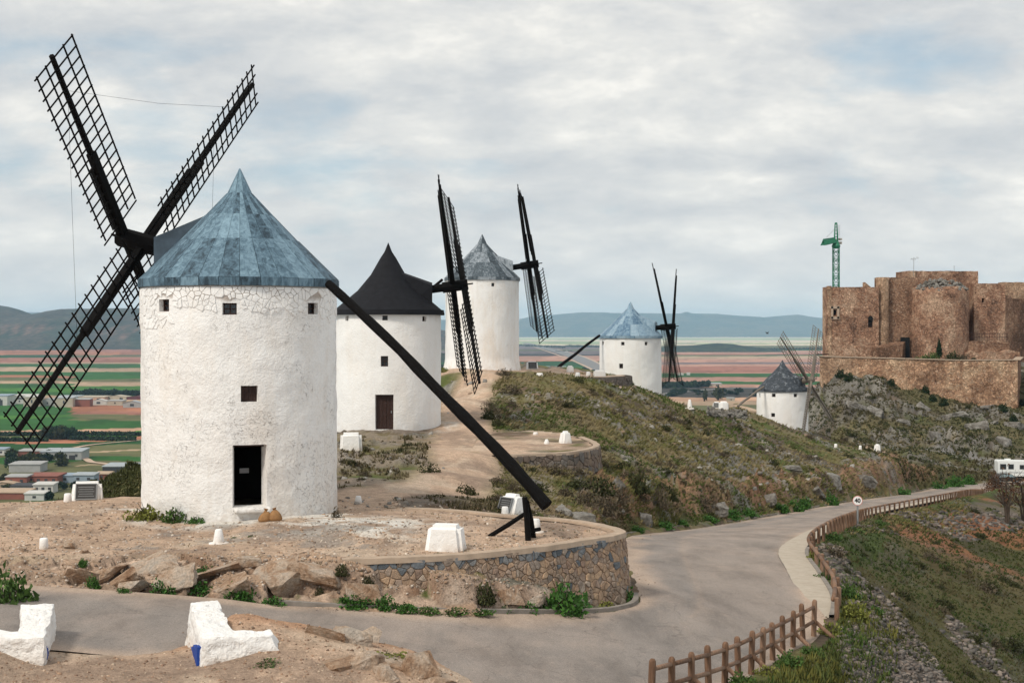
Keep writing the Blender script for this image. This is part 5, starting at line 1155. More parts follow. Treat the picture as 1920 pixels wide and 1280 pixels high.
bollard(1012, 704, .3, .22, 'low white marker stone below the plaque of the tall windmill', .8)
bollard(1083, 707, .22, .42, 'small white marker post on the terrace edge under the tail pole', .8)
bollard(1103, 705, .22, .40, 'small white marker post left of the terrace corner block', .75)
bollard(1293, 765, .25, .85, 'white tapered marker on a slab on the crest right of the pale blue roof mill', .5, slab=True)
bollard(1326, 764, .28, .55, 'small white marker left of the plaque beyond the dry stone heap', .75)
bollard(1613, 843, .2, .55, 'thin white marker left of the valley plinth', .8)
bollard(1567, 838, .2, .4, 'white marker at the far left of the valley terrace', .8)
# sacks at the door
for u, lab in ((496, 'left brown grain sack leaning by the doorstep of the nearest mill'), (517, 'right brown grain sack slumped beside the other sack at the doorstep')):
    p = Vector(P(u, 960, 43.3)); p.z = zat(p.x, p.y); sk_ = MB(); sk_.lathe([(.06, -.02), (.165, .01), (.195, .09), (.185, .18), (.14, .265), (.075, .315)], 16)
    sk_.v = [(x * 1.0 + .10 * z * (1 if u < 505 else -1) + .02 * math.sin(9 * z + 7 * x), y * .8 + .015 * math.sin(11 * x + 5 * z), z * (1 + .08 * math.sin(8 * x + u))) for x, y, z in sk_.v]
    o = sk_.build('grain_sack', SACKM, None, True); o.location = (p.x, p.y, p.z - .01); tag(o, lab, 'sack', 'grain sacks by the mill door')
    nk = MB(); sg1 = 1 if u < 505 else -1; nk.tube([(.03 * sg1, 0, .30), (.035 * sg1, 0, .345), (.05 * sg1, 0, .40)], [.07, .035, .075], 9); nk.build('neck', SACKM, o)

# ================================================================== fence and guard rail
fr_ = side(RR, RL, .25)
def at_frac(f): i = min(int(f * NST), len(fr_) - 2); t = f * NST - i; return Vector(fr_[i] * (1 - t) + fr_[i + 1] * t)
fence = empty('wooden_fence', at_frac(8.5), 0, 'brown round post and rail wooden fence with diagonal braces along the near road bend', 'fence')
o0 = fence.location.copy()
pm = MB(); pm.lathe([(.076, -.5), (.073, .95), (.068, 1.03), (.045, 1.07), (.02, 1.08)], 12); pmesh = pm.mesh('post'); pmesh.materials.append(FENCE); pmesh.polygons.foreach_set('use_smooth', [True] * len(pmesh.polygons)); pmesh.set_sharp_from_angle(angle=math.radians(40))
p_a, p_b = Vector((2.75, 28.2, 0)), Vector((8.45, 39.3, 0)); NP = 13; fp = []
for k in range(NP):
    t = k / (NP - 1); q = p_a.lerp(p_b, t); q.x += .12 * math.sin(t * 5); q.z = zat(q.x, q.y) ; fp.append(q)
zz_ = np.poly1d(np.polyfit(range(NP), [q.z for q in fp], 2))
for k in range(NP): fp[k].z = float(zz_(k)) - .02
for k, q in enumerate(fp):
    o = mk('post', pmesh, None, fence); o.location = q - o0; o.rotation_euler = (.035 * math.sin(k * 3), .035 * math.cos(k * 2), k); o.scale = (1, 1, .96 + .08 * random.random())
    if k < NP - 1:
        q2 = fp[k + 1]
        for hh in (.48, .88):
            mb = MB(); mb.tube([q - o0 + Vector((0, 0, hh + .01 * math.sin(k))), q2 - o0 + Vector((0, 0, hh + .01 * math.cos(k)))], .05, 9); mb.build('rail', FENCE, fence, True)
    if k % 2 == 0:
        dv = (p_b - p_a).normalized()
        mb = MB(); mb.tube([q - o0 + Vector((0, 0, .52)), q - o0 + Vector((.75, -.35, -.15))], .055, 8); mb.build('brace', FENCE, fence, True)
rail = empty('guard_rail', at_frac(12), 0, 'long low timber guard rail winding along the outer side of the road', 'guard rail')
o1 = rail.location.copy(); gp = resample(side(RR, RL, .30)[int(10.25 * NST):int(19.6 * NST)], 900)
dist = np.concatenate([[0], np.cumsum(np.linalg.norm(np.diff(gp, axis=0), axis=1))]); tot = dist[-1]
def gpt(s): return Vector([np.interp(s, dist, gp[:, k]) for k in range(3)])
pm = MB(); pm.lathe([(.075, -.9), (.075, .62), (.05, .65)], 10); gm = pm.mesh('post'); gm.materials.append(FENCE)
s_ = 0.0; k = 0; pos = []
while s_ < tot: pos.append(s_); s_ += 2.0; k += 1
for k, s in enumerate(pos):
    q = gpt(s); o = mk('post', gm, None, rail); o.location = q - o1; o.rotation_euler = (0, .03 * math.sin(k * 1.7), k)
    if k < len(pos) - 1:
        a, b = gpt(s), gpt(pos[k + 1]); m_ = gpt((s + pos[k + 1]) / 2); nrm = (b - a).cross(Vector((0, 0, 1))).normalized() * -.11
        mb = MB(); mb.tube([a - o1 + nrm + Vector((0, 0, .58)), m_ - o1 + nrm + Vector((0, 0, .58)), b - o1 + nrm + Vector((0, 0, .58))], .07, 8); mb.build('rail', FENCE, rail, True)

# ================================================================== speed sign
sp = gat(1608, 984, 60, 130); sg = empty('speed_limit_sign', sp, 0, 'round white 40 speed limit sign on a grey post behind the guard rail', 'road sign')
hs_ = (984 - 938) * sp.y / F; rd = 9.3 * sp.y / F
fz = math.atan2(sp.x, sp.y); sg.rotation_euler = (0, 0, -fz)
mb = MB(); mb.box((0, .05, hs_ / 2 - .2), (.11, .06, hs_ + .5)); mb.build('post', GREYMETAL, sg)
def disc(r, y, t, n=40):
    b = MB(); b.v = [(r * math.cos(2 * PI * i / n), y, hs_ + r * math.sin(2 * PI * i / n)) for i in range(n)] + [(r * math.cos(2 * PI * i / n), y + t, hs_ + r * math.sin(2 * PI * i / n)) for i in range(n)]
    b.f = [tuple(range(n)), tuple(range(2 * n - 1, n - 1, -1))] + [(i, n + i, n + (i + 1) % n, (i + 1) % n) for i in range(n)]; return b
pan = disc(rd, -.02, .04).build('panel', SIGNR, sg); disc(rd * .86, -.028, .01).build('face', SIGNW, pan)
tx = bpy.data.curves.new('digits', 'FONT'); tx.body = '40'; tx.align_x = 'CENTER'; tx.align_y = 'CENTER'; tx.size = rd * 1.15; tx.extrude = .004; tx.offset = .012; tx.materials.append(SIGNK)
tx_t = bpy.data.objects.new('digits_curve', tx); C.objects.link(tx_t); bpy.context.view_layer.update()
dme = bpy.data.meshes.new_from_object(tx_t.evaluated_get(bpy.context.evaluated_depsgraph_get())); bpy.data.objects.remove(tx_t)
tx_o = mk('digits', dme, SIGNK, pan); tx_o.location = (0, -.036, hs_); tx_o.rotation_euler = (PI / 2, 0, 0)

# ================================================================== castle
cas = empty('castle', (90, 302, -6), 0, 'ruined reddish stone castle with a round tower above the rocky slope', 'castle')
CO = Vector((90, 302, -6))
def flatwall(name, a, b, z0, z1, thick, m, holes=(), parent=None, ragged=0.0, seed=1, step=.55, off=CO, minner=INNER, top=None, disp=.22):
    a = Vector((*a, 0)); b = Vector((*b, 0)); L = (b - a).length; d = (b - a) / L; n = Vector((d.y, -d.x, 0))
    def fn(s, z, dp):
        q = a + d * s; zz = z
        if z > z1 - .01: zz = z + (ragged * (fbm(np.array([s * .7]), np.array([seed * 3.0]), 4, seed)[0] - .5) * 2 if ragged else 0) + (top(s / L) if top else 0) + .12 * (vnoise(np.array([s * 1.3]), np.array([.3]), seed)[0] - .5)
        ds = disp * (fbm(np.array([s * .6]), np.array([z * .6]), 3, seed)[0] - .5) if dp == 0 else 0
        q = q + n * (ds - dp); return (q.x - off.x, q.y - off.y, zz - off.z)
    ss = np.linspace(0, L, max(int(L / step), 3)); zs = np.linspace(z0, z1, max(int((z1 - z0) / step), 3))
    V, fo, fi = grid_wall(ss, zs, list(holes), fn, thick)
    # close top and ends
    S0 = sorted(set(round(v, 6) for v in ss));
    me = bpy.data.meshes.new(name); me.from_pydata(V, [], fo + fi); bm = bmesh.new(); bm.from_mesh(me)
    bd = [e for e in bm.edges if e.is_boundary]; bmesh.ops.bridge_loops(bm, edges=bd) if bd else None
    bmesh.ops.recalc_face_normals(bm, faces=bm.faces); bm.to_mesh(me); bm.free()
    return mk(name, me, m, parent)
def cx_(u, Y): return (u - 960) * Y / F
def zc(v, Y): return (620 - v) * Y / F
def wallp(name, u0, Y0, u1, Y1, vtop, m, thick=3.0, holes=(), seed=1, ragged=0, z0=-9.5, **k):
    a = (cx_(u0, Y0), Y0); b = (cx_(u1, Y1), Y1); return flatwall(name, a, b, z0, zc(vtop, (Y0 + Y1) / 2), thick, m, holes, cas, ragged, seed, **k)
def hole_at(u0, Y, u, v, w, h): s = cx_(u, Y) - cx_(u0, Y); z = zc(v, Y); return (s - w / 2, s + w / 2, z - h / 2, z + h / 2)
h_l = [hole_at(1550, 298, 1565.5, 586, .7, 1.1), hole_at(1550, 298, 1632, 605, 1.0, 1.9)]
wallp('wall', 1550, 298, 1648, 298, 538, CASTLE, 4, h_l, 2)
wallp('side_wall', 1550, 313, 1550.01, 298.02, 538, CASTLE_L, 1.0, (), 3)
def cbox(name, u, v, Y, w, h, m, parent=cas, dy=.0, t=.3):
    mb = MB(); mb.box((cx_(u, Y) - CO.x, Y + dy - CO.y, zc(v, Y) - CO.z), (w, t, h)); return mb.build(name, m, parent)
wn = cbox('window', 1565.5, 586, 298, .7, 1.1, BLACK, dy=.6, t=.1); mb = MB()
for du, dv, w, h in ((-6, 0, .45, 2.6), (6, 0, .45, 2.6), (0, -10, 1.9, .55), (0, 10, 1.9, .55)): mb.box((cx_(1565.5 + du * .95, 298) - CO.x, 298 - .1 - CO.y, zc(586 + dv, 298) - CO.z), (w, .4, h))
mb.build('surround', COPING, wn)
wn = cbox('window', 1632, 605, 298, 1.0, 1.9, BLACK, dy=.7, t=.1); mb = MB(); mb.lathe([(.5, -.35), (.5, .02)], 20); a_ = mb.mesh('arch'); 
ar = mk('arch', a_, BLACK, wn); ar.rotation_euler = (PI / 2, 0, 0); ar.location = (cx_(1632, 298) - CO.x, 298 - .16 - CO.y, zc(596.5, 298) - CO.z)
for dv in (600, 606, 611): cbox('bar', 1632, dv, 298, 1.0, .10, BROWNWOOD, wn, .15, .1)
mb = MB(); X0 = cx_(1620, 299) - CO.x; mb.add([(X0, -3, zc(540, 299) - CO.z), (X0 + 1.7, -3, zc(540, 299) - CO.z), (X0 + .25, -3, zc(529, 299) - CO.z), (X0, -3, zc(529, 299) - CO.z), (X0, -1.8, zc(540, 299) - CO.z), (X0 + 1.7, -1.8, zc(540, 299) - CO.z), (X0 + .25, -1.8, zc(529, 299) - CO.z), (X0, -1.8, zc(529, 299) - CO.z)], [(0, 1, 2, 3), (7, 6, 5, 4), (1, 5, 6, 2), (2, 6, 7, 3), (3, 7, 4, 0)]); mb.build('merlon', CASTLE_L, cas)
def roundt(name, u, Y, rpx, vtop, m, seed, ragged=0.0, z0=-9.5, n=72, parent=cas):
    r = rpx * Y / F; z1 = zc(vtop, Y); zs = np.linspace(z0, z1, 36); V = []; fs = []
    for i, z in enumerate(zs):
        for k in range(n):
            t = 2 * PI * k / n; q = fbm(np.array([math.cos(t) * r * .5 + seed]), np.array([math.sin(t) * r * .5 + z * .5]), 4, seed)[0] - .5
            rr_ = r + .5 * q; zz = z
            if i == len(zs) - 1: zz = z + ragged * (fbm(np.array([math.cos(t) * 3 + 5]), np.array([math.sin(t) * 3 + 2]), 3, seed + 9)[0] - .5) * 3; rr_ -= .5 * ragged
            V.append((cx_(u, Y) + rr_ * math.cos(t) - CO.x, Y + rr_ * math.sin(t) - CO.y, zz - CO.z))
    for i in range(len(zs) - 1):
        for k in range(n): fs.append((i * n + k, i * n + (k + 1) % n, (i + 1) * n + (k + 1) % n, (i + 1) * n + k))
    fs.append(tuple((len(zs) - 1) * n + k for k in range(n)))
    mb = MB(); mb.add(V, fs); return mb.build(name, m, parent, True), r, z1
roundt('turret', 1654, 300, 12, 520, CASTLE_L, 4)
wallp('wall', 1648, 300.5, 1720, 301, 520, CASTLE_D, 3, (), 5)
wallp('keep', 1703, 306, 1834, 307, 508, CASTLE, 8, (), 6)
wallp('side_wall', 1703, 316, 1703.01, 306.02, 510, CASTLE_L, 1.5, (), 7)
rt, r_, z1_ = roundt('round_tower', 1760, 302, 54, 543, CASTLE, 8, 1.1)
rbm = bmesh.new(); rr2 = random.Random(9)
for i in range(230):
    t = rr2.uniform(0, 2 * PI); q = r_ * math.sqrt(rr2.random()) * .98; hh = 2.1 * (1 - (q / r_) ** 2) * (.4 + .8 * math.sin(t * 1.3) ** 2)
    p = Vector((cx_(1760, 302) + q * math.cos(t) - CO.x, 302 + q * math.sin(t) - CO.y, z1_ - .45 + hh + rr2.uniform(-.2, .35) - CO.z))
    bmesh.ops.create_icosphere(rbm, subdivisions=1, radius=rr2.uniform(.25, .7), matrix=Matrix.Translation(p) @ Euler((rr2.random() * 3, rr2.random() * 3, 0)).to_matrix().to_4x4() @ Matrix.Diagonal((1, .8, .55, 1)))
mm = bpy.data.meshes.new('rubble_top'); rbm.to_mesh(mm); rbm.free(); tag(mk('rubble_top', mm, GROCK, cas), kind='stuff')
h_r = [hole_at(1830, 304, 1847, 563, .55, .9)]
wallp('wall', 1826, 304, 1885, 304, 531, CASTLE, 3, h_r, 9); cbox('window', 1847, 563, 304, .55, .9, BLACK, dy=.6, t=.1)
wallp('wall', 1884, 304, 2010, 322, 556, CASTLE_D, 3, (), 10, top=lambda t: -1.3 * (t > .1) if t < .16 else -1.3)  # wall turned from the sun, its shade also coloured in by the dark copy
wallp('rear_wall', 1880, 322, 2060, 322, 529, CASTLE_L, 3, (), 11)
wallp('low_wall', 1812, 298.5, 1893, 299.5, 641, CASTLE_D, 4, (), 12, ragged=.5)
wallp('low_wall', 1810, 296.5, 1912, 296, 660, CASTLE, 3, (), 13, ragged=1.0)
rl = MB()
for k in range(24): x = cx_(1818 + k * 3.1, 298.4) - CO.x; rl.box((x, 298.4 - CO.y, zc(631, 298.4) - CO.z), (.07, .07, 1.5))
for v in (625, 632): rl.box((cx_(1853, 298.4) - CO.x, 298.4 - CO.y, zc(v, 298.4) - CO.z), (8.1, .08, .1))
tag(rl.build('balustrade', BROWNWOOD, cas), kind='stuff')
hp = MB(); hx = cx_(1640, 296); hp.prism([(hx - CO.x, -5), (hx + 6 - CO.x, -5.2), (hx + 7.2 - CO.x, -3), (hx - CO.x, -2)], [-5] * 4, [zc(652, 296) - CO.z, zc(646, 296) - CO.z, zc(640, 296) - CO.z, zc(645, 296) - CO.z]); hp.build('ruined_vault', CASTLE_D, cas)
cbox('opening', 1697, 651, 300.3, 1.9, 4.2, BLACK, dy=0, t=.3)  # black slab on the wall face, painted shade of the ruin's opening
cbox('gutter', 1540, 664, 296, 3.2, .22, BROWNWOOD, dy=0, t=.4)
# curtain wall
cw_ = empty('curtain_wall', (89, 284, -9), 0, 'long low tan stone curtain wall around the foot of the castle', 'stone wall'); CW = Vector((89, 284, -9))
pts = [(1537, 290, 668), (1597, 287.5, 670), (1700, 283, 672.5), (1800, 280.5, 675.5), (1908, 279.5, 675), (1914, 292, 670)]
for i, ((u0, Y0, v0), (u1, Y1, v1)) in enumerate(zip(pts[:-1], pts[1:])):
    a = (cx_(u0, Y0), Y0); b = (cx_(u1, Y1), Y1); z0_, z1_2 = zc(v0, Y0), zc(v1, Y1)
    flatwall('wall_section', a, b, -17.5, z0_, 1.2, CASTLE_L if i == 0 else (CASTLE_D if i == 4 else CURTAIN), (), cw_, 0, 20 + i, off=CW, top=lambda t, dz=z1_2 - z0_: dz * t, disp=.5)  # receding last section takes the dark copy as painted shade
    cpm = MB(); cpm.bar(Vector((*a, z0_ + .06)) - CW + Vector((0, .55, 0)), Vector((*b, z1_2 + .06)) - CW + Vector((0, .55, 0)), 1.5, .16); cpm.build('coping', COPING, cw_)
# aerials
an = empty('television_aerial', (cx_(1713, 305), 305, zc(512, 305)), 0, 'thin television aerial on the left end of the castle keep', 'aerial'); mb = MB(); mb.tube([(0, 0, -.6), (.06, 0, 3.4)], .045, 6); mb.build('mast', GREYMETAL, an); mb = MB(); mb.bar((-.6, 0, 3.1), (1.2, .4, 3.2), .05, .05)
for k in range(6): mb.bar((-.5 + k * .32, -.35 + .07 * k, 3.12), (-.5 + k * .32, .5 + .07 * k, 3.55 if k > 3 else 2.8), .04, .04)
mb.build('antenna', GREYMETAL, an)
an = empty('lightning_rod', (cx_(1789, 307), 307, zc(508, 307)), 0, 'tiny thin rod on top of the castle keep', 'rod'); mb = MB(); mb.tube([(0, 0, -.3), (0, 0, .95)], .04, 6); mb.build('mast', GREYMETAL, an); mb = MB(); mb.box((0, 0, 1.0), (.16, .1, .12)); mb.build('cap', GREYMETAL, an)
# ------------------------------------------------------------------ crane
cr = empty('tower_crane', (cx_(1567.5, 345), 345, -8), .0, 'green lattice tower crane rising behind the left end of the castle', 'crane')
s_ = 345 / F; ch = lambda v: (620 - v) * s_ + 8; hw = 5.2 * s_
ms = MB()
for sx in (-1, 1):
    for sy in (-1, 1): ms.bar((sx * hw, sy * hw, 0), (sx * hw, sy * hw, ch(465)), .17, .17)
zt_ = ch(468); nseg = 26
for k in range(nseg):
    z0, z1 = zt_ * k / nseg, zt_ * (k + 1) / nseg
    for (a, b) in (((-1, -1), (1, -1)), ((1, -1), (1, 1)), ((1, 1), (-1, 1)), ((-1, 1), (-1, -1))):
        ms.bar((a[0] * hw, a[1] * hw, z0), (b[0] * hw, b[1] * hw, z1 if k % 2 else z0), .09, .09); ms.bar((b[0] * hw, b[1] * hw, z0), (a[0] * hw, a[1] * hw, z1), .09, .09)
ms.build('mast', CRANEG, cr)
mb = MB(); mb.lathe([(hw * 1.3, ch(466)), (hw * 1.6, ch(461)), (hw * 1.2, ch(457)), (hw * .9, ch(452))], 12); mb.build('slewing_ring', CRANEG, cr)
hd = MB()
for sx in (-1, 1):
    for sy in (-1, 1): hd.bar((sx * 3.1 * s_, sy * 3 * s_, ch(455)), (sx * 1.6 * s_, sy * 1.2 * s_, ch(419)), .15, .15)
for k in range(6): z = ch(450 - k * 6); w = (3 - .28 * k) * s_; hd.bar((-w, -w, z), (w, -w, z), .1, .1); hd.bar((-w, w, z), (w, w, z), .1, .1)
hd.box((0, 0, ch(418.5)), (.5, .5, .3)); hd.build('tower_head', CRANEG, cr)
jb = MB(); jd = Vector((-.74, -.67, 0)).normalized(); sd_ = Vector((.67, -.74, 0)).normalized(); base = Vector((-1.5 * s_, 0, ch(454))); Lj = 5.0
for sg_ in (-1, 1): jb.bar(base + sd_ * sg_ * .6, base + jd * Lj + sd_ * sg_ * .6 + Vector((0, 0, -.9)), .2, .2)
jb.bar(base + Vector((0, 0, 1.1)), base + jd * Lj * .95 + Vector((0, 0, .5)), .2, .2)
for k in range(14):
    a = base + jd * Lj * k / 14 + Vector((0, 0, -.9 * k / 14)); b = base + jd * Lj * (k + .5) / 14 + Vector((0, 0, 1.1 - .6 * k / 14)); c = base + jd * Lj * (k + 1) / 14 + Vector((0, 0, -.9 * (k + 1) / 14))
    for sg_ in (-1, 1): jb.bar(a + sd_ * sg_ * .6, b, .1, .1); jb.bar(b, c + sd_ * sg_ * .6, .1, .1)
    jb.bar(a - sd_ * .6, a + sd_ * .6, .1, .1); jb.box(tuple(a + Vector((0, 0, .15))), (1.1, .5, .5))
jb.build('jib', CRANEG, cr)
mb = MB(); mb.box((8.2 * s_, 1.2, ch(448)), (8.6 * s_, 1.4, 3.6 * s_)); mb.box((8.2 * s_, 1.25, ch(455)), (8.6 * s_, 1.3, 4.4 * s_)); mb.build('counterweight', plainm('counterweight_concrete', (.36, .34, .31), .2, 1), cr)
mb = MB(); mb.tube([base + Vector((0, 0, 1.0)) + jd * 3.6, (-1.6 * s_, 0, ch(429))], .04, 5); mb.build('stay', GREYMETAL, cr)
mb = MB()
for k in range(9): mb.bar((5.5 * s_, .8, ch(440 - k * 2.1)), (8.5 * s_, .8, ch(440 - k * 2.1)), .04, .04)
for x in (5.5, 8.5): mb.bar((x * s_, .8, ch(446)), (x * s_, .8, ch(421)), .04, .04)
tag(mb.build('ladder', GREYMETAL, cr), kind='stuff')

# ================================================================== camper van, car
cb = Vector((cx_(1868, 222), 222, 0)); cb.z = -23.15
cv = empty('camper_van', (cb.x + 3.6, 222, cb.z), -.08, 'white camper van parked at the end of the road by the reddish shrubs', 'camper van')
def vmb(): return MB()
mb = MB(); prf = [(-3.5, .55), (3.4, .55), (3.4, 1.3), (2.55, 1.75), (2.2, 2.0), (3.15, 2.25), (3.1, 2.95), (-3.45, 3.0), (-3.55, 2.8)]
n = len(prf); mb.add([(x, -1.1, z) for x, z in prf] + [(x, 1.1, z) for x, z in prf], [tuple(range(n))[::-1] if 0 else tuple(range(n)), tuple(range(2 * n - 1, n - 1, -1))] + [(i, n + i, n + (i + 1) % n, (i + 1) % n)[::1] for i in range(n)])
bd_ = bevel(mb.build('body', RVW, cv), .06)
for x, z, w, h in ((-2.75, 2.05, .85, .75), (-1.55, 2.05, .75, .7), (.1, 2.0, .6, .6), (1.9, 1.75, .7, .5)):
    mb = MB(); mb.box((x, -1.11, z), (w, .04, h)); wq = mb.build('window', GLASSD, cv); mb = MB(); mb.box((x, -1.10, z), (w + .12, .03, h + .12)); mb.build('frame', GREYMETAL, wq)
mb = MB(); mb.box((1.0, -1.115, 1.6), (.65, .04, 1.8)); dq = mb.build('door', RVW, cv); mb = MB(); mb.box((1.22, -1.15, 1.5), (.12, .04, .06)); mb.build('handle', SIGNK, dq)
mb = MB(); mb.box((0, -1.115, 1.15), (6.6, .02, .08)); mb.build('stripe', GREYMETAL, cv)
mb = MB(); mb.box((-1.8, 0, 3.1), (.8, .7, .2)); mb.build('roof_hatch', RVW, cv)
for x in (-2.0, 2.4):
    for y in (-1, 1):
        mb = MB(); mb.lathe([(.33, -.12), (.36, -.08), (.36, .08), (.33, .12)], 18); wh = mb.build('wheel', RUBBER, cv); wh.location = (x, y * .95, .36); wh.rotation_euler = (PI / 2, 0, 0); mb = MB(); mb.lathe([(.2, -.13), (.2, .13)], 12); mb.build('rim', GREYMETAL, wh)
ca = empty('parked_car', (cx_(1887, 217), 217, -23.2), .05, 'dark parked car half hidden by shrubs before the camper van', 'car')
mb = MB(); prf = [(-2.1, .35), (2.1, .35), (2.15, .75), (1.2, .95), (.5, 1.42), (-1.1, 1.45), (-1.8, 1.0), (-2.12, .9)]; n = len(prf)
mb.add([(x, -.85, z) for x, z in prf] + [(x, .85, z) for x, z in prf], [tuple(range(n)), tuple(range(2 * n - 1, n - 1, -1))] + [(i, n + i, n + (i + 1) % n, (i + 1) % n) for i in range(n)]); bevel(mb.build('body', CARK, ca), .08)
for p in (((.05, .98), (1.0, .98), (.45, 1.36), (.05, 1.38)), ((-1.5, .98), (-.05, .98), (-.05, 1.38), (-1.05, 1.38))):
    mb = MB(); mb.add([(x, -.868, z) for x, z in p] + [(x, -.84, z) for x, z in p], [(0, 1, 2, 3), (7, 6, 5, 4)] + [(i, 4 + i, 4 + (i + 1) % 4, (i + 1) % 4) for i in range(4)]); mb.build('window', plainm('pale_car_glass', (.25, .33, .36), .1, 2, .1, .6), ca)
for x in (-1.35, 1.35):
    for y in (-1, 1):
        mb = MB(); mb.lathe([(.28, -.1), (.31, -.07), (.31, .07), (.28, .1)], 16); wh = mb.build('wheel', RUBBER, ca); wh.location = (x, y * .78, .31); wh.rotation_euler = (PI / 2, 0, 0); mb = MB(); mb.lathe([(.18, -.11), (.18, .11)], 10); mb.build('rim', GREYMETAL, wh)
mb = MB(); mb.box((2.12, -.6, .7), (.06, .3, .14)); mb.build('headlight', SIGNW, ca)
bq = empty('bird', P(1438.5, 625, 150), .5, 'tiny dark bird in flight before the distant blue mountains', 'bird')
mb = MB(); mb.tube([(-.16, 0, 0), (-.05, 0, .01), (.1, 0, 0), (.2, 0, -.01)], [.01, .05, .04, .008], 6); mb.build('body', SIGNK, bq)
for s in (-1, 1): mb = MB(); mb.add([(-.08, s * .03, .02), (.07, s * .03, .02), (.03, s * .22, .17), (-.05, s * .22, .16), (-.08, s * .03, .03), (.07, s * .03, .03), (.03, s * .22, .18), (-.05, s * .22, .17)], [(0, 1, 2, 3), (7, 6, 5, 4), (0, 4, 5, 1), (1, 5, 6, 2), (2, 6, 7, 3), (3, 7, 4, 0)]); mb.build('wing', SIGNK, bq)

# ================================================================== town and farm buildings on the plain
TCOL = {'w': (.52, .51, .48), 'g': (.34, .34, .33), 'r': (.24, .09, .065), 'b': (.26, .32, .38), 't': (.42, .31, .22), 's': (.50, .33, .25), 'd': (.05, .05, .055), 'p': (.12, .04, .05), 'c': (.42, .37, .29), 'l': (.34, .37, .39)}
TM_ = {k: plainm('town_' + {'w': 'white', 'g': 'grey', 'r': 'brick', 'b': 'blue_grey', 't': 'tan', 's': 'salmon', 'd': 'dark', 'p': 'maroon', 'c': 'cream', 'l': 'light_metal'}[k], c, .14, .25) for k, c in TCOL.items()}
TW = {'w': 'white', 'g': 'grey', 'r': 'red brick', 'b': 'blue grey', 't': 'tan', 's': 'salmon', 'd': 'dark', 'p': 'maroon', 'c': 'cream', 'l': 'pale metal'}
def building(u0, u1, vb, vt, wc, rc, gable, label, nwin=0, big=False, depth=None, name='warehouse', cat='building'):
    Y = 100 * F / (vb - 620); w = (u1 - u0) * Y / F; h = max((vb - vt) * Y / F, 3); x = ((u0 + u1) / 2 - 960) * Y / F; d = depth or max(w * .8, 10)
    r = empty(name, (x, Y, -100), random.uniform(-.06, .06), label, cat, 'buildings on the plain below the hill')
    hw = w / 2; he = h * (.68 if gable else .93); mb = MB()
    if gable:
        mb.prism([(-hw, 0), (hw, 0), (hw, d), (-hw, d)], -1, he); mb.add([(-hw, 0, he), (hw, 0, he), (0, 0, h * .97), (-hw, d, he), (hw, d, he), (0, d, h * .97)], [(0, 1, 2), (5, 4, 3)])
    else: mb.prism([(-hw, 0), (hw, 0), (hw, d), (-hw, d)], -1, he)
    mb.build('wall', TM_[wc], r); rf = MB(); e = .5
    if gable: rf.add([(-hw - e, -e, he - .3), (0, -e, h), (hw + e, -e, he - .3), (-hw - e, d + e, he - .3), (0, d + e, h), (hw + e, d + e, he - .3), (-hw - e, -e, he - .7), (hw + e, -e, he - .7), (-hw - e, d + e, he - .7), (hw + e, d + e, he - .7)], [(0, 1, 4, 3), (1, 2, 5, 4), (0, 3, 8, 6), (2, 7, 9, 5)])
    else: rf.prism([(-hw - e, -e), (hw + e, -e), (hw + e, d + e), (-hw - e, d + e)], [he, he, h, h], [he + .5, he + .5, h + .9, h + .9])
    rf.build('roof', TM_[rc], r)
    if nwin:
        for k in range(nwin):
            mw = MB(); ww = min(w / nwin * .45, 5 if big else 2.0); mw.box((-hw + w * (k + .5) / nwin, -.06, he * .55), (ww, .16, he * (.35 if not big else .5))); mw.build('window', TM_['d'], r)
    if w > 25: dq = MB(); dq.box((hw * .55, -.08, he * .3), (min(5, w * .15), .16, he * .6)); dq.build('door', TM_['l' if wc in 'rd' else 'd'], r)
    return r
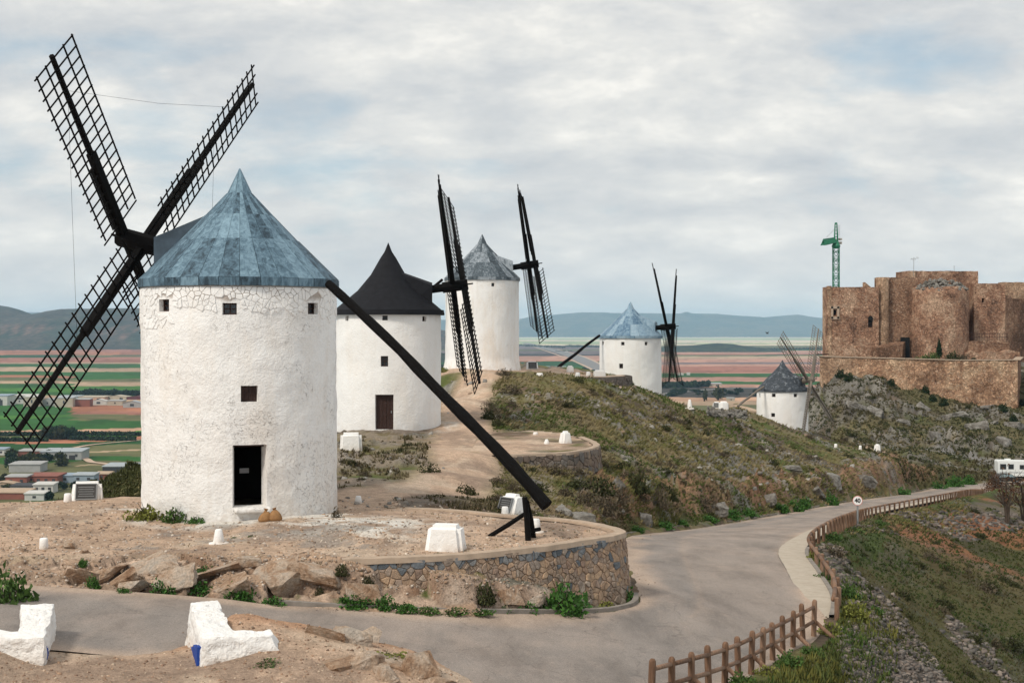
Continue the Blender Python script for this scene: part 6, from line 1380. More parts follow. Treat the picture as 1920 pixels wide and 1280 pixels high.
for a in [
 (-40, 14, 760, 741, 'w', 'b', 0, 'white shed with blue grey roof at the left end of the industrial row', 2), (14, 44, 757, 747, 'w', 'd', 0, 'white shed with dark flat roof in the industrial row', 2), (44, 75, 762, 743, 'c', 'w', 0, 'tall pale shed in the industrial row under the sail tip', 1), (75, 103, 761, 746, 'g', 'l', 1, 'grey gabled shed in the industrial row behind the sail', 1), (103, 136, 763, 745, 'c', 'l', 0, 'cream shed with pale metal roof in the industrial row', 1),
 (136, 168, 762, 748, 'r', 'g', 0, 'red brick walled shed with grey roof in the industrial row', 0), (169, 200, 759, 748, 'w', 'w', 1, 'white gabled warehouse with a black window strip', 1, True), (201, 230, 760, 751, 'c', 'g', 0, 'low beige shed right of the white gabled warehouse', 1), (231, 264, 764, 751, 'g', 'l', 1, 'grey gabled shed with dark opening beside the nearest mill', 1, True), (265, 300, 762, 750, 'w', 'g', 1, 'white gabled shed partly behind the nearest mill', 1),
 (146, 196, 750, 744, 's', 'c', 0, 'long salmon shed behind the white gabled warehouse', 3), (194, 237, 749, 741, 'c', 'c', 1, 'broad cream gabled hall behind the industrial row', 2), (238, 275, 749, 742, 'p', 'p', 1, 'maroon roofed barn at the right end of the industrial row', 0), (105, 146, 750, 743, 'b', 'l', 0, 'blue grey shed behind the industrial row', 2), (20, 70, 748, 741, 'w', 'w', 0, 'long white shed at the back of the industrial row', 3),
 (33, 76, 857, 845, 'r', 'g', 0, 'long red brick shed in the green fields', 1), (76, 152, 862, 846, 'g', 'l', 0, 'wide grey warehouse joined to the red shed in the fields', 4), (-30, 8, 853, 842, 'w', 'b', 0, 'white house with blue shutters at the left edge of the fields', 3), (17, 75, 885, 870, 'g', 'g', 0, 'plain grey concrete store among the trees', 0), (8, 25, 869, 864, 'd', 'd', 0, 'small dark open shelter above the grey store', 0),
 (192, 262, 886, 874, 'd', 'l', 0, 'low shed with pale metal roof beside the hill flank', 0), (10, 50, 910, 893, 'r', 'g', 0, 'red brick shed at the left of the village edge', 2), (50, 108, 908, 892, 'r', 'r', 0, 'long red brick building of the village edge', 4), (107, 136, 905, 891, 'b', 'b', 0, 'blue grey metal shed of the village edge', 1), (136, 176, 905, 890, 'b', 'l', 0, 'blue grey shed with white roof edge near the left plinth', 2), (176, 204, 899, 888, 'r', 't', 0, 'small red walled yard building beside the hill flank', 1),
 (-20, 28, 914, 903, 't', 't', 1, 'tan tiled house at the left edge of the village', 1), (62, 99, 924, 908, 'w', 'w', 0, 'white house with a flat terrace in the village', 3), (18, 62, 922, 911, 'g', 'd', 0, 'grey house with dark flat roof in the village', 2), (-20, 46, 936, 923, 'r', 't', 0, 'low red brick wall building at the bottom left of the village', 0), (46, 82, 938, 925, 'w', 'w', 0, 'low white shed at the bottom of the village', 1),
 (1270, 1282, 703, 698, 'w', 's', 1, 'tiny white farmhouse right of the V shaped sails', 1), (1288, 1294, 703, 699, 'w', 'w', 0, 'tiny white outbuilding by the farmhouse on the plain', 0), (1312, 1354, 724, 719, 'c', 'l', 0, 'long cream farm shed before the curving country road', 3), (1364, 1378, 752, 746, 'c', 'g', 0, 'low cream farm shed behind the poplars', 1), (1012, 1062, 693, 688, 'w', 'l', 0, 'long white greenhouse beyond the terrace of the tall mill', 0), (1396, 1404, 655, 652, 't', 't', 0, 'tiny tan barn below the wooded ridge', 0), (1060, 1065, 660, 656, 'w', 'w', 1, 'tiny white house beside the highway bridge', 0)]:
    building(*a)
tk = empty('water_tank', (*P(143.5, 741, 100 * F / 122)[:2], -100), 0, 'white domed water tank behind the industrial row', 'tank'); mb = MB(); mb.lathe([(4.6, 0), (4.6, 4), (4.2, 5.4), (2.8, 6.6), (.4, 7.2)], 20); mb.build('shell', TM_['w'], tk, True); mb = MB(); mb.lathe([(4.7, 3.8), (4.7, 4.1)], 20); mb.build('band', TM_['g'], tk)
brg = empty('road_bridge', (*P(1057, 661, 100 * F / 42)[:2], -100), 0, 'dark thin road bridge crossing the highway on the plain', 'bridge'); mb = MB(); mb.box((0, 0, 10), (75, 9, 2.2)); mb.build('deck', TM_['d'], brg)
for x in (-22, 0, 22): mb = MB(); mb.box((x, 0, 4), (2, 6, 9.8)); mb.build('pier', TM_['g'], brg)
tpn = mk('blue_tarpaulin', rock_mesh(91, 20, 2, .1), plainm('blue_tarp', (.03, .14, .34), .2, 2)); tpn.scale = (1.6, 1.0, .55); pq_ = gat(1263, 746, 100, 200); tpn.location = (pq_.x, pq_.y + 1.6, pq_.z + .2); tag(tpn, 'blue covered heap on the crest right of the pale blue roof mill', 'tarpaulin')

# ================================================================== vegetation
def leafcloud(n, rx, ry, rz, size, seed, lump=.45, up=.3, hollow=.35, base=0.0):
    r = np.random.default_rng(seed); d = r.normal(size=(n, 3)); d /= np.linalg.norm(d, axis=1)[:, None]
    k = .72 + lump * (fbm(d[:, 0] * 2.2 + seed, d[:, 1] * 2.2 + d[:, 2] * 1.7, 3, seed) - .5) * 2; q = (hollow + (1 - hollow) * r.random(n) ** .5) * k
    p = d * q[:, None] * np.array((rx, ry, rz)); p[:, 2] += rz * base; p[:, 2] = np.maximum(p[:, 2], -.02 * rz + 0 * p[:, 2]) if base == 0 else p[:, 2]
    p[:, 2] = np.abs(p[:, 2]) if base == 0 else p[:, 2]
    a = r.normal(size=(n, 3)); a += d * .8; a[:, 2] += up; a /= np.linalg.norm(a, axis=1)[:, None]
    b = np.cross(a, r.normal(size=(n, 3))); b /= np.linalg.norm(b, axis=1)[:, None]; s = size * (.6 + .8 * r.random(n))[:, None]
    V = np.stack([p - b * s * .35, p + a * s * .5 + b * s * .12 * 0 - b * s * .45, p + a * s * 1.25, p + a * s * .5 + b * s * .45], 1)
    return V.reshape(-1, 3), np.arange(4 * n).reshape(n, 4)
def twigs(n, r_, h, seed):
    mb = MB(); rn = random.Random(seed)
    for _ in range(n):
        a = rn.uniform(0, 2 * PI); q = rn.uniform(.2, .8); mb.tube([(0, 0, -.1), (math.cos(a) * r_ * q * .4, math.sin(a) * r_ * q * .4, h * .4), (math.cos(a) * r_ * q, math.sin(a) * r_ * q, h * rn.uniform(.6, 1.0))], [.03, .02, .008], 4, False)
    return mb
def plant_proto(kind, seed):
    if kind == 'dry': V, Fc = leafcloud(650, 1, 1, .85, .10, seed, .5, .7)
    elif kind == 'olive': V, Fc = leafcloud(800, 1, 1, .8, .12, seed, .5, .4)
    elif kind == 'lush': V, Fc = leafcloud(1400, 1, .9, .95, .12, seed, .55, .35)
    elif kind == 'low': V, Fc = leafcloud(700, 1, .8, .55, .11, seed, .55, .6)
    me = npmesh('foliage', V, Fc); tw = twigs(7, .8, .7, seed).mesh('stems'); tw.materials.append(TWIG); return me, tw
PROTO = {}
for kind, mt, n in (('dry', L_DRY, 4), ('olive', L_OLIVE, 4), ('lush', L_LUSH, 3), ('low', L_GREEN, 3)):
    PROTO[kind] = []
    for i in range(n):
        a, b = plant_proto(kind, 100 + 7 * i + len(kind)); a.materials.append(mt); PROTO[kind].append((a, b))
def bush(kind, x, y, r, h, label, group=None, k=0, mat=None, name='shrub', z=None):
    me, tw = PROTO[kind][k % len(PROTO[kind])]
    o = empty(name, (x, y, (zat(x, y) if z is None else z) - .04), random.uniform(0, 6.28), label, 'shrub', group); o.scale = (r, r * random.uniform(.85, 1.1), h)
    if mat: me = me.copy(); me.materials.clear(); me.materials.append(mat)
    f = mk('foliage', me, None, o); s = mk('stems', tw, None, o); return o
def bpx(kind, u, v, wpx, hpx, label, group=None, k=0, mat=None, name='shrub', ymin=20, ymax=400):
    p = gat(u, v, ymin, ymax); sc = p.y / F; return bush(kind, p.x, p.y, wpx * sc / 2 * 1.15, hpx * sc * 1.15, label, group, k, mat, name)
bpx('lush', 14, 1150, 110, 84, 'spiky green bush growing behind the left parapet', k=1, mat=L_GREEN)
bpx('lush', 1050, 1153, 122, 66, 'big lush green bush at the foot of the curved platform wall', k=0)
p_ = gat(910, 1098); bush('olive', p_.x, p_.y - .15, .42, .75, 'dark olive bush hanging on the middle of the curved platform wall', k=2, mat=L_OLIVE)
bpx('lush', 1170, 1128, 48, 42, 'leafy green bush at the tip of the curved platform wall', k=2)
bpx('low', 1140, 1136, 50, 18, 'low flowering weed patch left of the wall tip', k=1, mat=L_YEL)
G1 = 'green bushes at the foot of the rock outcrop'
for i, (u, v, w, h, kd) in enumerate(LS := sorted([(175, 1102, 34, 26, 'lush'), (232, 1113, 40, 18, 'lush'), (310, 1116, 64, 32, 'lush'), (375, 1116, 60, 30, 'lush'), (450, 1125, 60, 34, 'lush'), (515, 1135, 62, 20, 'lush'), (640, 1074, 30, 26, 'olive'), (600, 1112, 22, 18, 'olive'), (660, 1132, 70, 26, 'lush'), (715, 1138, 60, 28, 'lush'), (760, 1142, 50, 18, 'lush'), (800, 1145, 60, 20, 'low'), (850, 1146, 60, 16, 'low'), (900, 1148, 60, 18, 'low'), (940, 1150, 50, 18, 'lush'), (990, 1150, 60, 24, 'lush'), (155, 1058, 22, 16, 'lush'), (380, 1075, 40, 18, 'lush'), (1110, 1145, 40, 14, 'low'), (690, 1092, 26, 24, 'olive'), (745, 1090, 30, 26, 'olive')])):
    bpx(kd, u, v, w, h, nth(i, 'of the small green bushes under the outcrop and platform wall', len(LS)), G1, i, None if kd != 'low' or i % 2 else L_GREEN)
for i, (u, v, w, h, lab) in enumerate([(275, 972, 74, 46, 'yellowish grass clump at the left foot of the nearest mill'), (328, 976, 60, 40, 'green weed clump along the foot of the nearest mill'), (366, 980, 44, 24, 'small dark weed clump nearest the mill doorway'), (630, 970, 28, 28, 'dry weed clump at the right foot of the nearest mill')]):
    bpx('low' if i != 3 else 'dry', u, v, w, h, lab, None, i, (L_YEL, L_GREEN, L_LUSH, L_DRY)[i])
G2 = 'low weeds on the gravel platform'
for i, (u, v, w, h) in enumerate(LS := sorted([(862, 1032, 34, 8), (930, 1026, 30, 6), (1070, 1018, 40, 10), (1100, 1015, 36, 10), (1030, 1022, 22, 6), (820, 1036, 18, 6), (470, 1005, 24, 8), (440, 1008, 20, 7), (475, 1030, 18, 6), (498, 1240, 70, 14), (420, 1252, 30, 8), (520, 1264, 26, 6), (690, 1195, 40, 16), (720, 1232, 90, 22), (715, 1268, 26, 12), (540, 1168, 14, 6)])):
    bpx('low', u, v, w, h, nth(i, 'of the low weed tufts on bare gravel', len(LS)), G2, i, L_GREEN if i % 3 else L_YEL, 'weed')
bpx('dry', 806, 885, 44, 24, 'round dark shrub on the rocky ground before the sandy path', k=1, mat=L_OLIVE)
bpx('dry', 875, 925, 44, 26, 'dark shrub beside the sandy path above the platform', k=2, mat=L_OLIVE)
bpx('olive', 832, 697, 22, 12, 'yellow green bush at the left foot of the tall stained windmill', k=1, mat=L_YEL, ymin=100)
bpx('dry', 945, 702, 36, 14, 'grey shrub at the right foot of the tall stained windmill', k=1, ymin=100)
# hillside shrubs
G3 = 'scrub on the hillside between the mills and the road'
rn = np.random.default_rng(21); cnt = 0
while cnt < 180:
    if cnt < 90: u = rn.uniform(905, 1600); v = rn.uniform(715, 970)
    elif cnt < 125: u = rn.uniform(1520, 1920); v = rn.uniform(700, 900)
    elif cnt < 160: u = rn.uniform(1560, 1920); v = rn.uniform(960, 1270)
    else: u = rn.uniform(640, 900); v = rn.uniform(830, 930)
    p = gat(u, v, 45 if v > 800 else 60, 300)
    if abs(620 - F * p.z / p.y - v) > 3: continue
    dl, dr, _ = road_info(np.array([p.x]), np.array([p.y])); 
    if max(dl[0], dr[0]) < .8: continue
    if inpoly(np.array([p.x]), np.array([p.y]), PLAT2)[0] or inpoly(np.array([p.x]), np.array([p.y]), P1POLY)[0]: continue
    if min(dpoly(np.array([p.x]), np.array([p.y]), pts_)[0] - w for pts_, w in PATHS) < .5: continue
    if any(math.hypot(p.x - a, p.y - b) < 4.0 for a, b in ((-9, 47), (-7.6, 87), (-2.6, 124), (12.3, 148), (34.2, 180))): continue
    if vnoise(np.array([p.x * .12]), np.array([p.y * .12]), 5)[0] < .30: continue
    q = rn.uniform(.28, .75) * (1.0 if p.y < 100 else 1.25 if p.y < 200 else 1.7); kd = ('dry', 'olive', 'dry')[int(rn.integers(3))]
    if cnt >= 160: q *= .5
    lab = 'low scrub bush on the slope between the mills and the road' if cnt < 90 else 'dark scrub bush on the rocky slope under the castle' if cnt < 125 else 'dark scrub bush on the slope under the guard rail' if cnt < 160 else 'small dry bush on the stony ground before the black roofed mill'
    grp = G3 if cnt < 90 else 'scrub on the castle slope' if cnt < 125 else 'scrub under the guard rail' if cnt < 160 else 'dry bushes before the black roofed mill'
    adj = ('wide ' if q > .75 else 'small ' if q < .45 else '') + ('dry brown' if kd == 'dry' else 'olive green')
    lab = lab.replace('low scrub', adj + ' scrub').replace('dark scrub', adj + ' scrub').replace('small dry bush', adj + ' bush') if cnt < 90 or cnt >= 160 else lab.replace('dark scrub', ('wide ' if q > .75 else 'small ' if q < .45 else '') + 'dark scrub')
    bush(kd, p.x, p.y, q, q * rn.uniform(.65, 1.0), lab, grp, int(rn.integers(9)), None if cnt < 90 or cnt >= 160 else L_OLIVE if cnt % 3 else None); cnt += 1
for i, (u, v, w, h) in enumerate(LS := sorted([(1100, 945, 60, 40), (1135, 960, 60, 50), (1160, 940, 50, 40), (1125, 925, 60, 40), (1195, 920, 50, 45), (1235, 950, 50, 50), (1060, 930, 50, 28), (1255, 935, 36, 36), (1320, 955, 50, 36), (1010, 920, 40, 24), (960, 920, 40, 22), (930, 905, 40, 18), (1200, 890, 40, 24), (920, 770, 40, 24), (935, 800, 36, 20), (960, 735, 40, 20), (915, 785, 30, 22)])):
    bpx('dry' if i % 3 else 'olive', u, v, w, h, nth(i, 'of the tall dark scrub bushes by bank and sandy path', len(LS)), 'tall scrub near the bank', i)
for i, (u, v, w, h) in enumerate(LS := sorted([(1195, 995, 40, 12), (1240, 988, 50, 14), (1275, 982, 40, 12), (1330, 977, 40, 14), (1370, 970, 44, 20), (1400, 966, 40, 16), (1465, 958, 36, 18), (1490, 955, 44, 20), (1505, 950, 30, 22), (1560, 948, 30, 28), (1600, 940, 30, 12), (1690, 928, 40, 16), (1790, 915, 40, 26), (1760, 918, 40, 16), (1815, 908, 30, 20)])):
    bpx('lush', u, v, w, h, nth(i, 'of the bright green bushes along the far kerb', len(LS)), 'green bushes along the far kerb', i, None, ymin=50)
for i, (u, v, w, h) in enumerate(LS := sorted([(1520, 1225, 60, 30), (1560, 1190, 60, 40), (1600, 1160, 60, 40), (1590, 1120, 50, 30), (1640, 1150, 50, 30), (1480, 1250, 60, 34), (1440, 1265, 60, 30), (1545, 1085, 40, 26), (1530, 1050, 36, 20), (1560, 1010, 50, 16), (1600, 995, 50, 14), (1650, 985, 40, 12), (1390, 1285, 60, 30)])):
    bpx('low' if i % 2 else 'lush', u, v, w, h, nth(i, 'of the weedy bushes outside the fence and guard rail', len(LS)), 'weeds along the fence', i, L_YEL if i % 3 == 1 else L_GREEN)
# castle garden
def cyp(u, v, Y, h, r, label):
    p = Vector((cx_(u, Y), Y, zc(v, Y))); o = empty('cypress_tree', p, 0, label, 'tree'); V, Fc = leafcloud(900, r, r, h / 2, .28, 5, .4, 1.2, .2, 1.0); V[:, 0] *= np.clip(1.25 - V[:, 2] / h, .12, 1); V[:, 1] *= np.clip(1.25 - V[:, 2] / h, .12, 1)
    me = npmesh('crown', V, Fc); mk('crown', me, L_DARK, o); mb = MB(); mb.tube([(0, 0, -1), (0, 0, h * .5)], [.15, .06], 6); mb.build('trunk', TWIG, o)
cyp(1761, 678, 288, 5.0, .85, 'dark pointed cypress before the round castle tower')
for i, (u, w, h, mt, lab) in enumerate([(1735, 26, 14, L_GREEN, 'bright green bush left of the cypress in the castle court'), (1750, 22, 20, L_GREEN, 'leafy green bush beside the cypress in the castle court'), (1785, 34, 22, L_OLIVE, 'greyish bush right of the cypress in the castle court'), (1805, 26, 16, L_DRY, 'pale dry bush at the right of the castle court'), (1720, 16, 10, L_GREEN, 'small green bush at the left of the castle court'), (1825, 12, 10, L_DARK, 'small dark bush at the right end of the castle court')]):
    Y = 286; bush('olive', cx_(u, Y), Y, w * Y / F / 2 * 1.3, h * Y / F * 1.3, lab, None, i, mt, z=zc(678, Y))
for i, (u, v) in enumerate(LS := sorted([(1750, 752), (1735, 735), (1770, 760), (1662, 712), (1700, 716), (1670, 722), (1880, 770), (1900, 790), (1915, 760), (1575, 706), (1590, 712), (1690, 725)])):
    bpx('olive', u, v, 20, 18, nth(i, 'of the dark bushes at the foot of the curtain wall', len(LS)), 'bushes at the curtain wall', i, L_DARK, ymin=240)
# bare reddish tree and shrubs at the far right
def tree(x, y, z, h, r, label, cat='tree', leafm=L_RUST, n=900, seed=1, name='shrubby_tree', lsz=.16, group=None, trunks=5, squash=.55):
    o = empty(name, (x, y, z), 0, label, cat, group); rn_ = random.Random(seed); mb = MB(); tips = []
    for k in range(trunks):
        a = rn_.uniform(0, 6.28); q = rn_.uniform(.15, .55) * r; p1 = (math.cos(a) * q * .3, math.sin(a) * q * .3, h * .35); p2 = (math.cos(a) * q, math.sin(a) * q, h * rn_.uniform(.6, .8)); mb.tube([(rn_.uniform(-.1, .1), rn_.uniform(-.1, .1), -.4), p1, p2], [.09 * h / 4, .065 * h / 4, .03 * h / 4], 6, False)
        for j in range(5):
            b = a + rn_.uniform(-1, 1); t = (p2[0] + math.cos(b) * r * .5, p2[1] + math.sin(b) * r * .5, p2[2] + h * rn_.uniform(.05, .3)); mb.tube([p2, t], [.025 * h / 4, .008], 4, False); s_0 = p1; t = (p1[0] + math.cos(b) * r * .6, p1[1] + math.sin(b) * r * .6, p1[2] + h * rn_.uniform(.15, .4)); mb.tube([p1, t], [.025 * h / 4, .008], 4, False)
    mb.build('trunk', TWIG, o); V, Fc = leafcloud(n, r, r, h * squash / 2 * 1.2, lsz, seed, .6, .2, .15, 0.01); V[:, 2] += h * (1 - squash / 2) - 0; mk('crown', npmesh('crown', V, Fc), leafm, o); return o
tree(cx_(1889, 128), 128, zat(cx_(1889, 128), 128) - .1, 5.0, 2.0, 'bare dark shrubby tree below the guard rail at the right edge', n=240, seed=4, trunks=7, squash=.7)
tree(cx_(1920, 131), 131, zat(cx_(1920, 131), 131) - .1, 4.9, 1.9, 'bare dark shrubby tree cut by the right edge of the view', n=220, seed=6, trunks=6, squash=.7)
for i, (u, Y, w, h) in enumerate(LS := sorted([(1856, 206, 2.2, 2.0), (1872, 208, 2.4, 1.7), (1893, 207, 2.0, 1.9), (1912, 206, 2.4, 1.7), (1935, 206, 2.4, 1.8), (1862, 214, 1.8, 3.0)])):
    x = cx_(u, Y); bush('dry', x, Y, w * .75, h, nth(i, 'of the rusty shrubs before the parked car', len(LS)), 'rusty shrubs at the end of the road', i, L_RUST)
# trees of the plain
rn = random.Random(12); G6 = 'trees on the plain below the hill'
pv, pf = leafcloud(260, 1, 1, 1, .42, 3, .5, .3, .2, 1.0); pcrown = npmesh('crown', pv, pf); pcrown.materials.append(L_OLIVE); pb = MB(); pb.tube([(0, 0, -.1), (0, 0, .9)], [.10, .05], 5); ptr = pb.mesh('trunk'); ptr.materials.append(TWIG)
pcr2 = pcrown.copy(); pcr2.materials.clear(); pcr2.materials.append(L_DARK)
def ptree(u, v, h, w, lab, dark=False, grp=G6):
    Y = 100 * F / (v - 620); o = empty('tree', (cx_(u, Y), Y, -100), rn.random() * 6, lab, 'tree', grp); o.scale = (w / 2, w / 2, h / 2); mk('crown', pcr2 if dark else pcrown, None, o); mk('trunk', ptr, None, o)
for i in range(26):
    u = rn.uniform(20, 125); v = rn.uniform(856, 890) if i % 2 else rn.uniform(862, 872); ptree(u, v, rn.uniform(4, 8), rn.uniform(6, 11), 'dark bushy tree around the sheds in the green fields', i % 3 == 0)
for i in range(26): ptree(rn.uniform(85, 135), rn.uniform(817, 824), rn.uniform(7, 12), rn.uniform(8, 14), 'bushy tree along the field track under the sail tip', i % 3 > 0)
for i in range(14): ptree(rn.uniform(0, 150), rn.uniform(896, 938), rn.uniform(3, 5), rn.uniform(4, 7), 'small tree between the village houses', i % 2 == 0)
for i in range(30): ptree(rn.uniform(130, 265), 741 + rn.uniform(-1.5, 1.5), rn.uniform(6, 10), rn.uniform(10, 18), 'dark tree in the row behind the industrial buildings', True)
ptree(1322, 752, 17, 8, 'left poplar beyond the plinths near the far mill', False, None); ptree(1347, 750, 19, 16, 'right broad poplar beyond the plinths near the far mill', False, None)
for i in range(24): ptree(rn.uniform(1045, 1130), rn.uniform(693, 703), rn.uniform(5, 9), rn.uniform(7, 14), 'dark tree on the plain beyond the terrace of the tall mill', True)
for i in range(40): ptree(rn.uniform(1250, 1440), rn.uniform(733, 743), rn.uniform(3, 6), rn.uniform(8, 18), 'dark scrubby tree beside the curving country road', True)
# hedgerows and far tree lines as masses
def mass(name, segs, n, hh, m, seed):
    r = np.random.default_rng(seed); Vs = []; Fs = []; o = 0
    for (u0, v0, u1, v1) in segs:
        t = r.random(n); u = u0 + (u1 - u0) * t; v = v0 + (v1 - v0) * t + r.normal(0, .5, n); Y = 100 * F / (v - 620); p = np.stack([(u - 960) * Y / F, Y, -100 + r.random(n) * hh], 1)
        a = r.normal(size=(n, 3)); a /= np.linalg.norm(a, axis=1)[:, None]; b = np.cross(a, r.normal(size=(n, 3))); b /= np.linalg.norm(b, axis=1)[:, None]; s = hh * .45
        Vs.append(np.stack([p - a * s, p - b * s, p + a * s, p + b * s], 1).reshape(-1, 3)); Fs.append(np.arange(4 * n).reshape(n, 4) + o); o += 4 * n
    tag(mk(name, npmesh(name, np.concatenate(Vs), np.concatenate(Fs)), m), kind='stuff')
mass('hedgerow', [(-60, 817, 85, 816), (130, 815, 265, 816.5), (-60, 827, 90, 827), (130, 824, 255, 826)], 900, 3.2, L_DARK, 3)
mass('far_trees', [(-60, 648, 265, 646), (1060, 650, 1130, 651), (970, 648, 1060, 652), (1225, 655, 1470, 656), (1420, 656, 1550, 655), (1230, 727, 1330, 725), (560, 670, 850, 665), (800, 690, 850, 692)], 500, 9, L_DARK, 5)
vine = []
# ------------------------------------------------------------------ grass and dry tufts
def tufts(name, n, urange, vrange, hgt, palette, seed, cond=None, blades=5, ymax=260, ymin=30, wid=.035, wind=0.0, plat=False):
    r = np.random.default_rng(seed); u = r.uniform(*urange, n); v = r.uniform(*vrange, n)
    s = (u - 960) / F; si = np.clip((s - SS[0]) / (SS[1] - SS[0]), 0, nu - 2).astype(int); vt = 620 - F * GZ / YS[None]
    okY = (YS > ymin) & (YS < ymax); Y = np.full(n, np.nan)
    for i in range(n):
        k = np.argmax((vt[si[i]] <= v[i]) & okY)
        if k > 0 and abs(vt[si[i], k] - v[i]) < 12: Y[i] = YS[k] * (1 + r.uniform(-.003, .003))
    ok = ~np.isnan(Y); x = s[ok] * Y[ok]; y = Y[ok]; dl, dr, _ = road_info(x, y); g = (np.maximum(dl, dr) > .35) & (plat | ~inpoly(x, y, P1POLY)) & ~inpoly(x, y, PLAT2)
    for pts_, w in PATHS: g &= dpoly(x, y, pts_) > w + .2
    for a, b in ((-9, 47), (-7.6, 87), (-2.6, 124), (12.3, 148), (34.2, 180)): g &= np.hypot(x - a, y - b) > 3.3
    if cond is not None: g &= cond(x, y)
    x, y = x[g], y[g]; z = zats(x, y); m = len(x); B = blades
    dens = fbm(x * .3, y * .3, 3, seed); sc = hgt * (.5 + r.random(m)) * (.5 + dens) * np.clip(y / 80, .7, 1.35)
    pal = np.array(palette); ci = np.clip((fbm(x * .14, y * .12, 4, seed + 2) - .3) / .4 * len(pal) + r.normal(0, .45, m), 0, len(pal) - 1e-3).astype(int)
    base = np.stack([x, y, z - .03], 1)[:, None] + r.normal(0, .28, (m, B, 3)) * np.array((1, 1, .0)) * sc[:, None, None]
    ang = r.uniform(0, 2 * PI, (m, B)); lean = r.uniform(.1, .8, (m, B)); tip = base + np.stack([np.cos(ang) * lean + wind, np.sin(ang) * lean, np.ones((m, B)) * (1 - .3 * wind)], 2) * sc[:, None, None] * r.uniform(.5, 1.1, (m, B, 1))
    sd2 = np.stack([-np.sin(ang), np.cos(ang), 0 * ang], 2) * (wid * np.clip(y / 45, .8, 3.2))[:, None, None]
    V = np.stack([base - sd2, base + sd2, tip], 2).reshape(-1, 3); cols = np.repeat(pal[ci] * (.87 + .26 * r.random((m, 1))), B * 3, axis=0)
    tag(mk(name, npmesh(name, V, np.arange(m * B * 3).reshape(-1, 3), cols), ATTR), kind='stuff')
DRYP = [(.12, .12, .04), (.165, .145, .062), (.23, .185, .095), (.11, .09, .05), (.075, .10, .026)]
tufts('dry_grass', 30000, (880, 1820), (700, 1000), .17, DRYP, 31, ymin=48, wid=.022, wind=.55)
tufts('dry_grass', 4000, (640, 1000), (820, 965), .20, [(.10, .085, .045), (.16, .13, .08), (.07, .065, .03)], 32, lambda x, y: fbm(x * .5, y * .5, 3, 4) > .48, ymin=50)
tufts('dry_grass', 10000, (1500, 1960), (700, 910), .26, [(.07, .06, .03), (.095, .08, .04), (.05, .055, .022)], 33, ymin=190, ymax=300)
tufts('verge_grass', 13000, (1380, 1960), (950, 1300), .15, [(.045, .056, .017), (.062, .064, .024), (.085, .072, .036), (.04, .06, .017)], 34, lambda x, y: (fbm(x * .13 - y * .03, y * .07, 4, 131) < .57) | (road_info(x, y)[1] > 6.5), ymin=26, ymax=170, wid=.024, wind=.3)
tufts('dry_weeds', 1500, (0, 1150), (938, 1100), .09, [(.14, .12, .06), (.20, .165, .10), (.09, .10, .04)], 37, lambda x, y: fbm(x * .6, y * .6, 4, 55) > .54, ymin=33, ymax=51, wid=.016, plat=True)
tufts('hill_grass', 3000, (80, 275), (870, 945), .16, [(.06, .065, .025), (.09, .085, .035)], 35, ymin=50)
tufts('verge_grass', 3000, (1380, 1680), (1090, 1300), .25, [(.05, .085, .02), (.085, .10, .03), (.12, .115, .03)], 36, lambda x, y: road_info(x, y)[1] < 2.2, ymin=26, ymax=70)
# ------------------------------------------------------------------ loose slate on the slope, gravel and stones on dirt
def scatter(name, n, urange, vrange, size, m, seed, cond, flat=.35, ymin=20, ymax=200, palette=None, sc_y=50, onroad=False):
    r = np.random.default_rng(seed); u = r.uniform(*urange, n); v = r.uniform(*vrange, n); s = (u - 960) / F; si = np.clip((s - SS[0]) / (SS[1] - SS[0]), 0, nu - 2).astype(int); vt = 620 - F * GZ / YS[None]; okY = (YS > ymin) & (YS < ymax); Y = np.full(n, np.nan)
    for i in range(n):
        k = np.argmax((vt[si[i]] <= v[i]) & okY)
        if k > 0 and abs(vt[si[i], k] - v[i]) < 12: Y[i] = YS[k] * (1 + r.uniform(-.003, .003))
    ok = ~np.isnan(Y); x = s[ok] * Y[ok]; y = Y[ok]; g = cond(x, y); x, y = x[g], y[g]; z = road_info(x, y)[2] - .015 if onroad else zats(x, y); k = len(x)
    base = np.array([(-1, -1, -1), (1, -1, -1), (1, 1, -1), (-1, 1, -1), (-.8, -.7, 1), (.75, -.8, 1), (.7, .8, 1), (-.8, .7, 1)], float)
    V = base[None] * (1 + r.uniform(-.35, .35, (k, 8, 3))); V *= np.array((1, .7, flat)); V *= (size * (.35 + 1.3 * r.random(k) ** 2) * np.clip(y / sc_y, .8, 3))[:, None, None]
    a = r.uniform(0, 2 * PI, k); t = r.normal(0, .35, k); ca, sa = np.cos(a), np.sin(a); ct, st = np.cos(t), np.sin(t)
    X2 = V[..., 0] * ct[:, None] - V[..., 2] * st[:, None]; Z2 = V[..., 0] * st[:, None] + V[..., 2] * ct[:, None]; X3 = X2 * ca[:, None] - V[..., 1] * sa[:, None]; Y3 = X2 * sa[:, None] + V[..., 1] * ca[:, None]
    W = np.stack([X3 + x[:, None], Y3 + y[:, None], Z2 + z[:, None] + size * .05], 2).reshape(-1, 3); f = np.array([(3, 2, 1, 0), (4, 5, 6, 7), (0, 1, 5, 4), (1, 2, 6, 5), (2, 3, 7, 6), (3, 0, 4, 7)]); Fc = (f[None] + (np.arange(k) * 8)[:, None, None]).reshape(-1, 4)
    pal = np.array(palette); c = np.repeat(pal[r.integers(0, len(pal), k)] * (.6 + .8 * r.random((k, 1))), 8, 0); tag(mk(name, npmesh(name, W, Fc, c), ATTR), kind='stuff')
SLP = [(.11, .10, .09), (.155, .135, .12), (.075, .068, .062), (.20, .165, .14), (.13, .105, .09)]
off = lambda x, y: road_info(x, y)[1] > .5
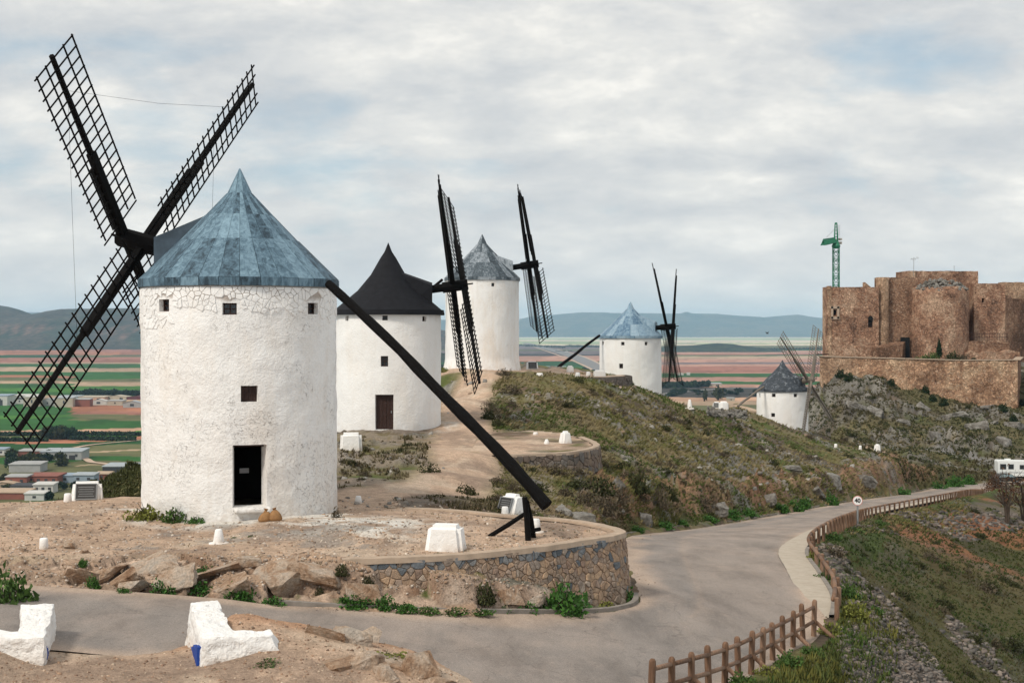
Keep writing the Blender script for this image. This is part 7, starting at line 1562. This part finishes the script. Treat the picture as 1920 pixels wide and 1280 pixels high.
scatter('slate_scree', 13000, (1450, 1960), (960, 1300), .085, ATTR, 41, lambda x, y: off(x, y) & (road_info(x, y)[1] < 7.5) & (fbm(x * .13 - y * .03, y * .07, 4, 131) > .55), ymin=26, ymax=140, palette=SLP)
scatter('slate_scree', 5500, (1560, 1800), (1130, 1300), .075, ATTR, 42, lambda x, y: off(x, y) & (road_info(x, y)[1] > 1.3) & (road_info(x, y)[1] < 3.3), ymin=26, ymax=60, palette=SLP)
scatter('loose_stones', 7000, (0, 1160), (940, 1110), .040, ATTR, 43, lambda x, y: (np.hypot(x + 9, y - 47) > 3.4) & (road_info(x, y)[0] > .2), palette=[(.36, .27, .20), (.22, .17, .135), (.50, .43, .36), (.30, .20, .135), (.40, .34, .29)], ymin=30, ymax=52, flat=.5)
scatter('loose_stones', 2500, (0, 900), (1130, 1300), .022, ATTR, 44, lambda x, y: (road_info(x, y)[1] > .1), palette=[(.33, .22, .15), (.26, .17, .12), (.42, .33, .25)], ymin=20, ymax=31, flat=.6, sc_y=28)
scatter('loose_stones', 1100, (640, 1600), (715, 985), .10, ATTR, 45, lambda x, y: (road_info(x, y)[0] > .8) & ~inpoly(x, y, PLAT2) & (fbm(x * .22 + 5, y * .16, 5, 57, .6) > .545), palette=[(.27, .25, .225), (.20, .18, .155), (.33, .31, .28), (.25, .18, .13)], ymin=48, ymax=180, flat=.5, sc_y=70)

scatter('road_grit', 9000, (0, 1560), (1010, 1290), .013, ATTR, 47, lambda x, y: (lambda q: (np.maximum(q[0], q[1]) < 0) & (np.maximum(q[0], q[1]) > -1.3 * RNG.random(len(x)) ** 2 - .12))(road_info(x, y)), palette=[(.36, .27, .2), (.28, .22, .18), (.45, .37, .3), (.2, .17, .15)], ymin=25, ymax=75, flat=.6, sc_y=35, onroad=True)
# ================================================================== air: pale even haze round everything
hz = MB(); hz.box((0, 8000, 150), (56000, 40000, 520)); hm = bpy.data.materials.new('haze_air'); hm.use_nodes = True; t = hm.node_tree; t.nodes.clear(); o = nd(t, 'ShaderNodeOutputMaterial')
pv_ = nd(t, 'ShaderNodeVolumePrincipled', {'Color': (.47, .74, 1.0, 1), 'Density': 3.9e-5, 'Anisotropy': 0.0}); t.links.new(pv_.outputs[0], o.inputs['Volume'])
tag(hz.build('haze', hm), kind='stuff')
print('objects', len(bpy.data.objects))
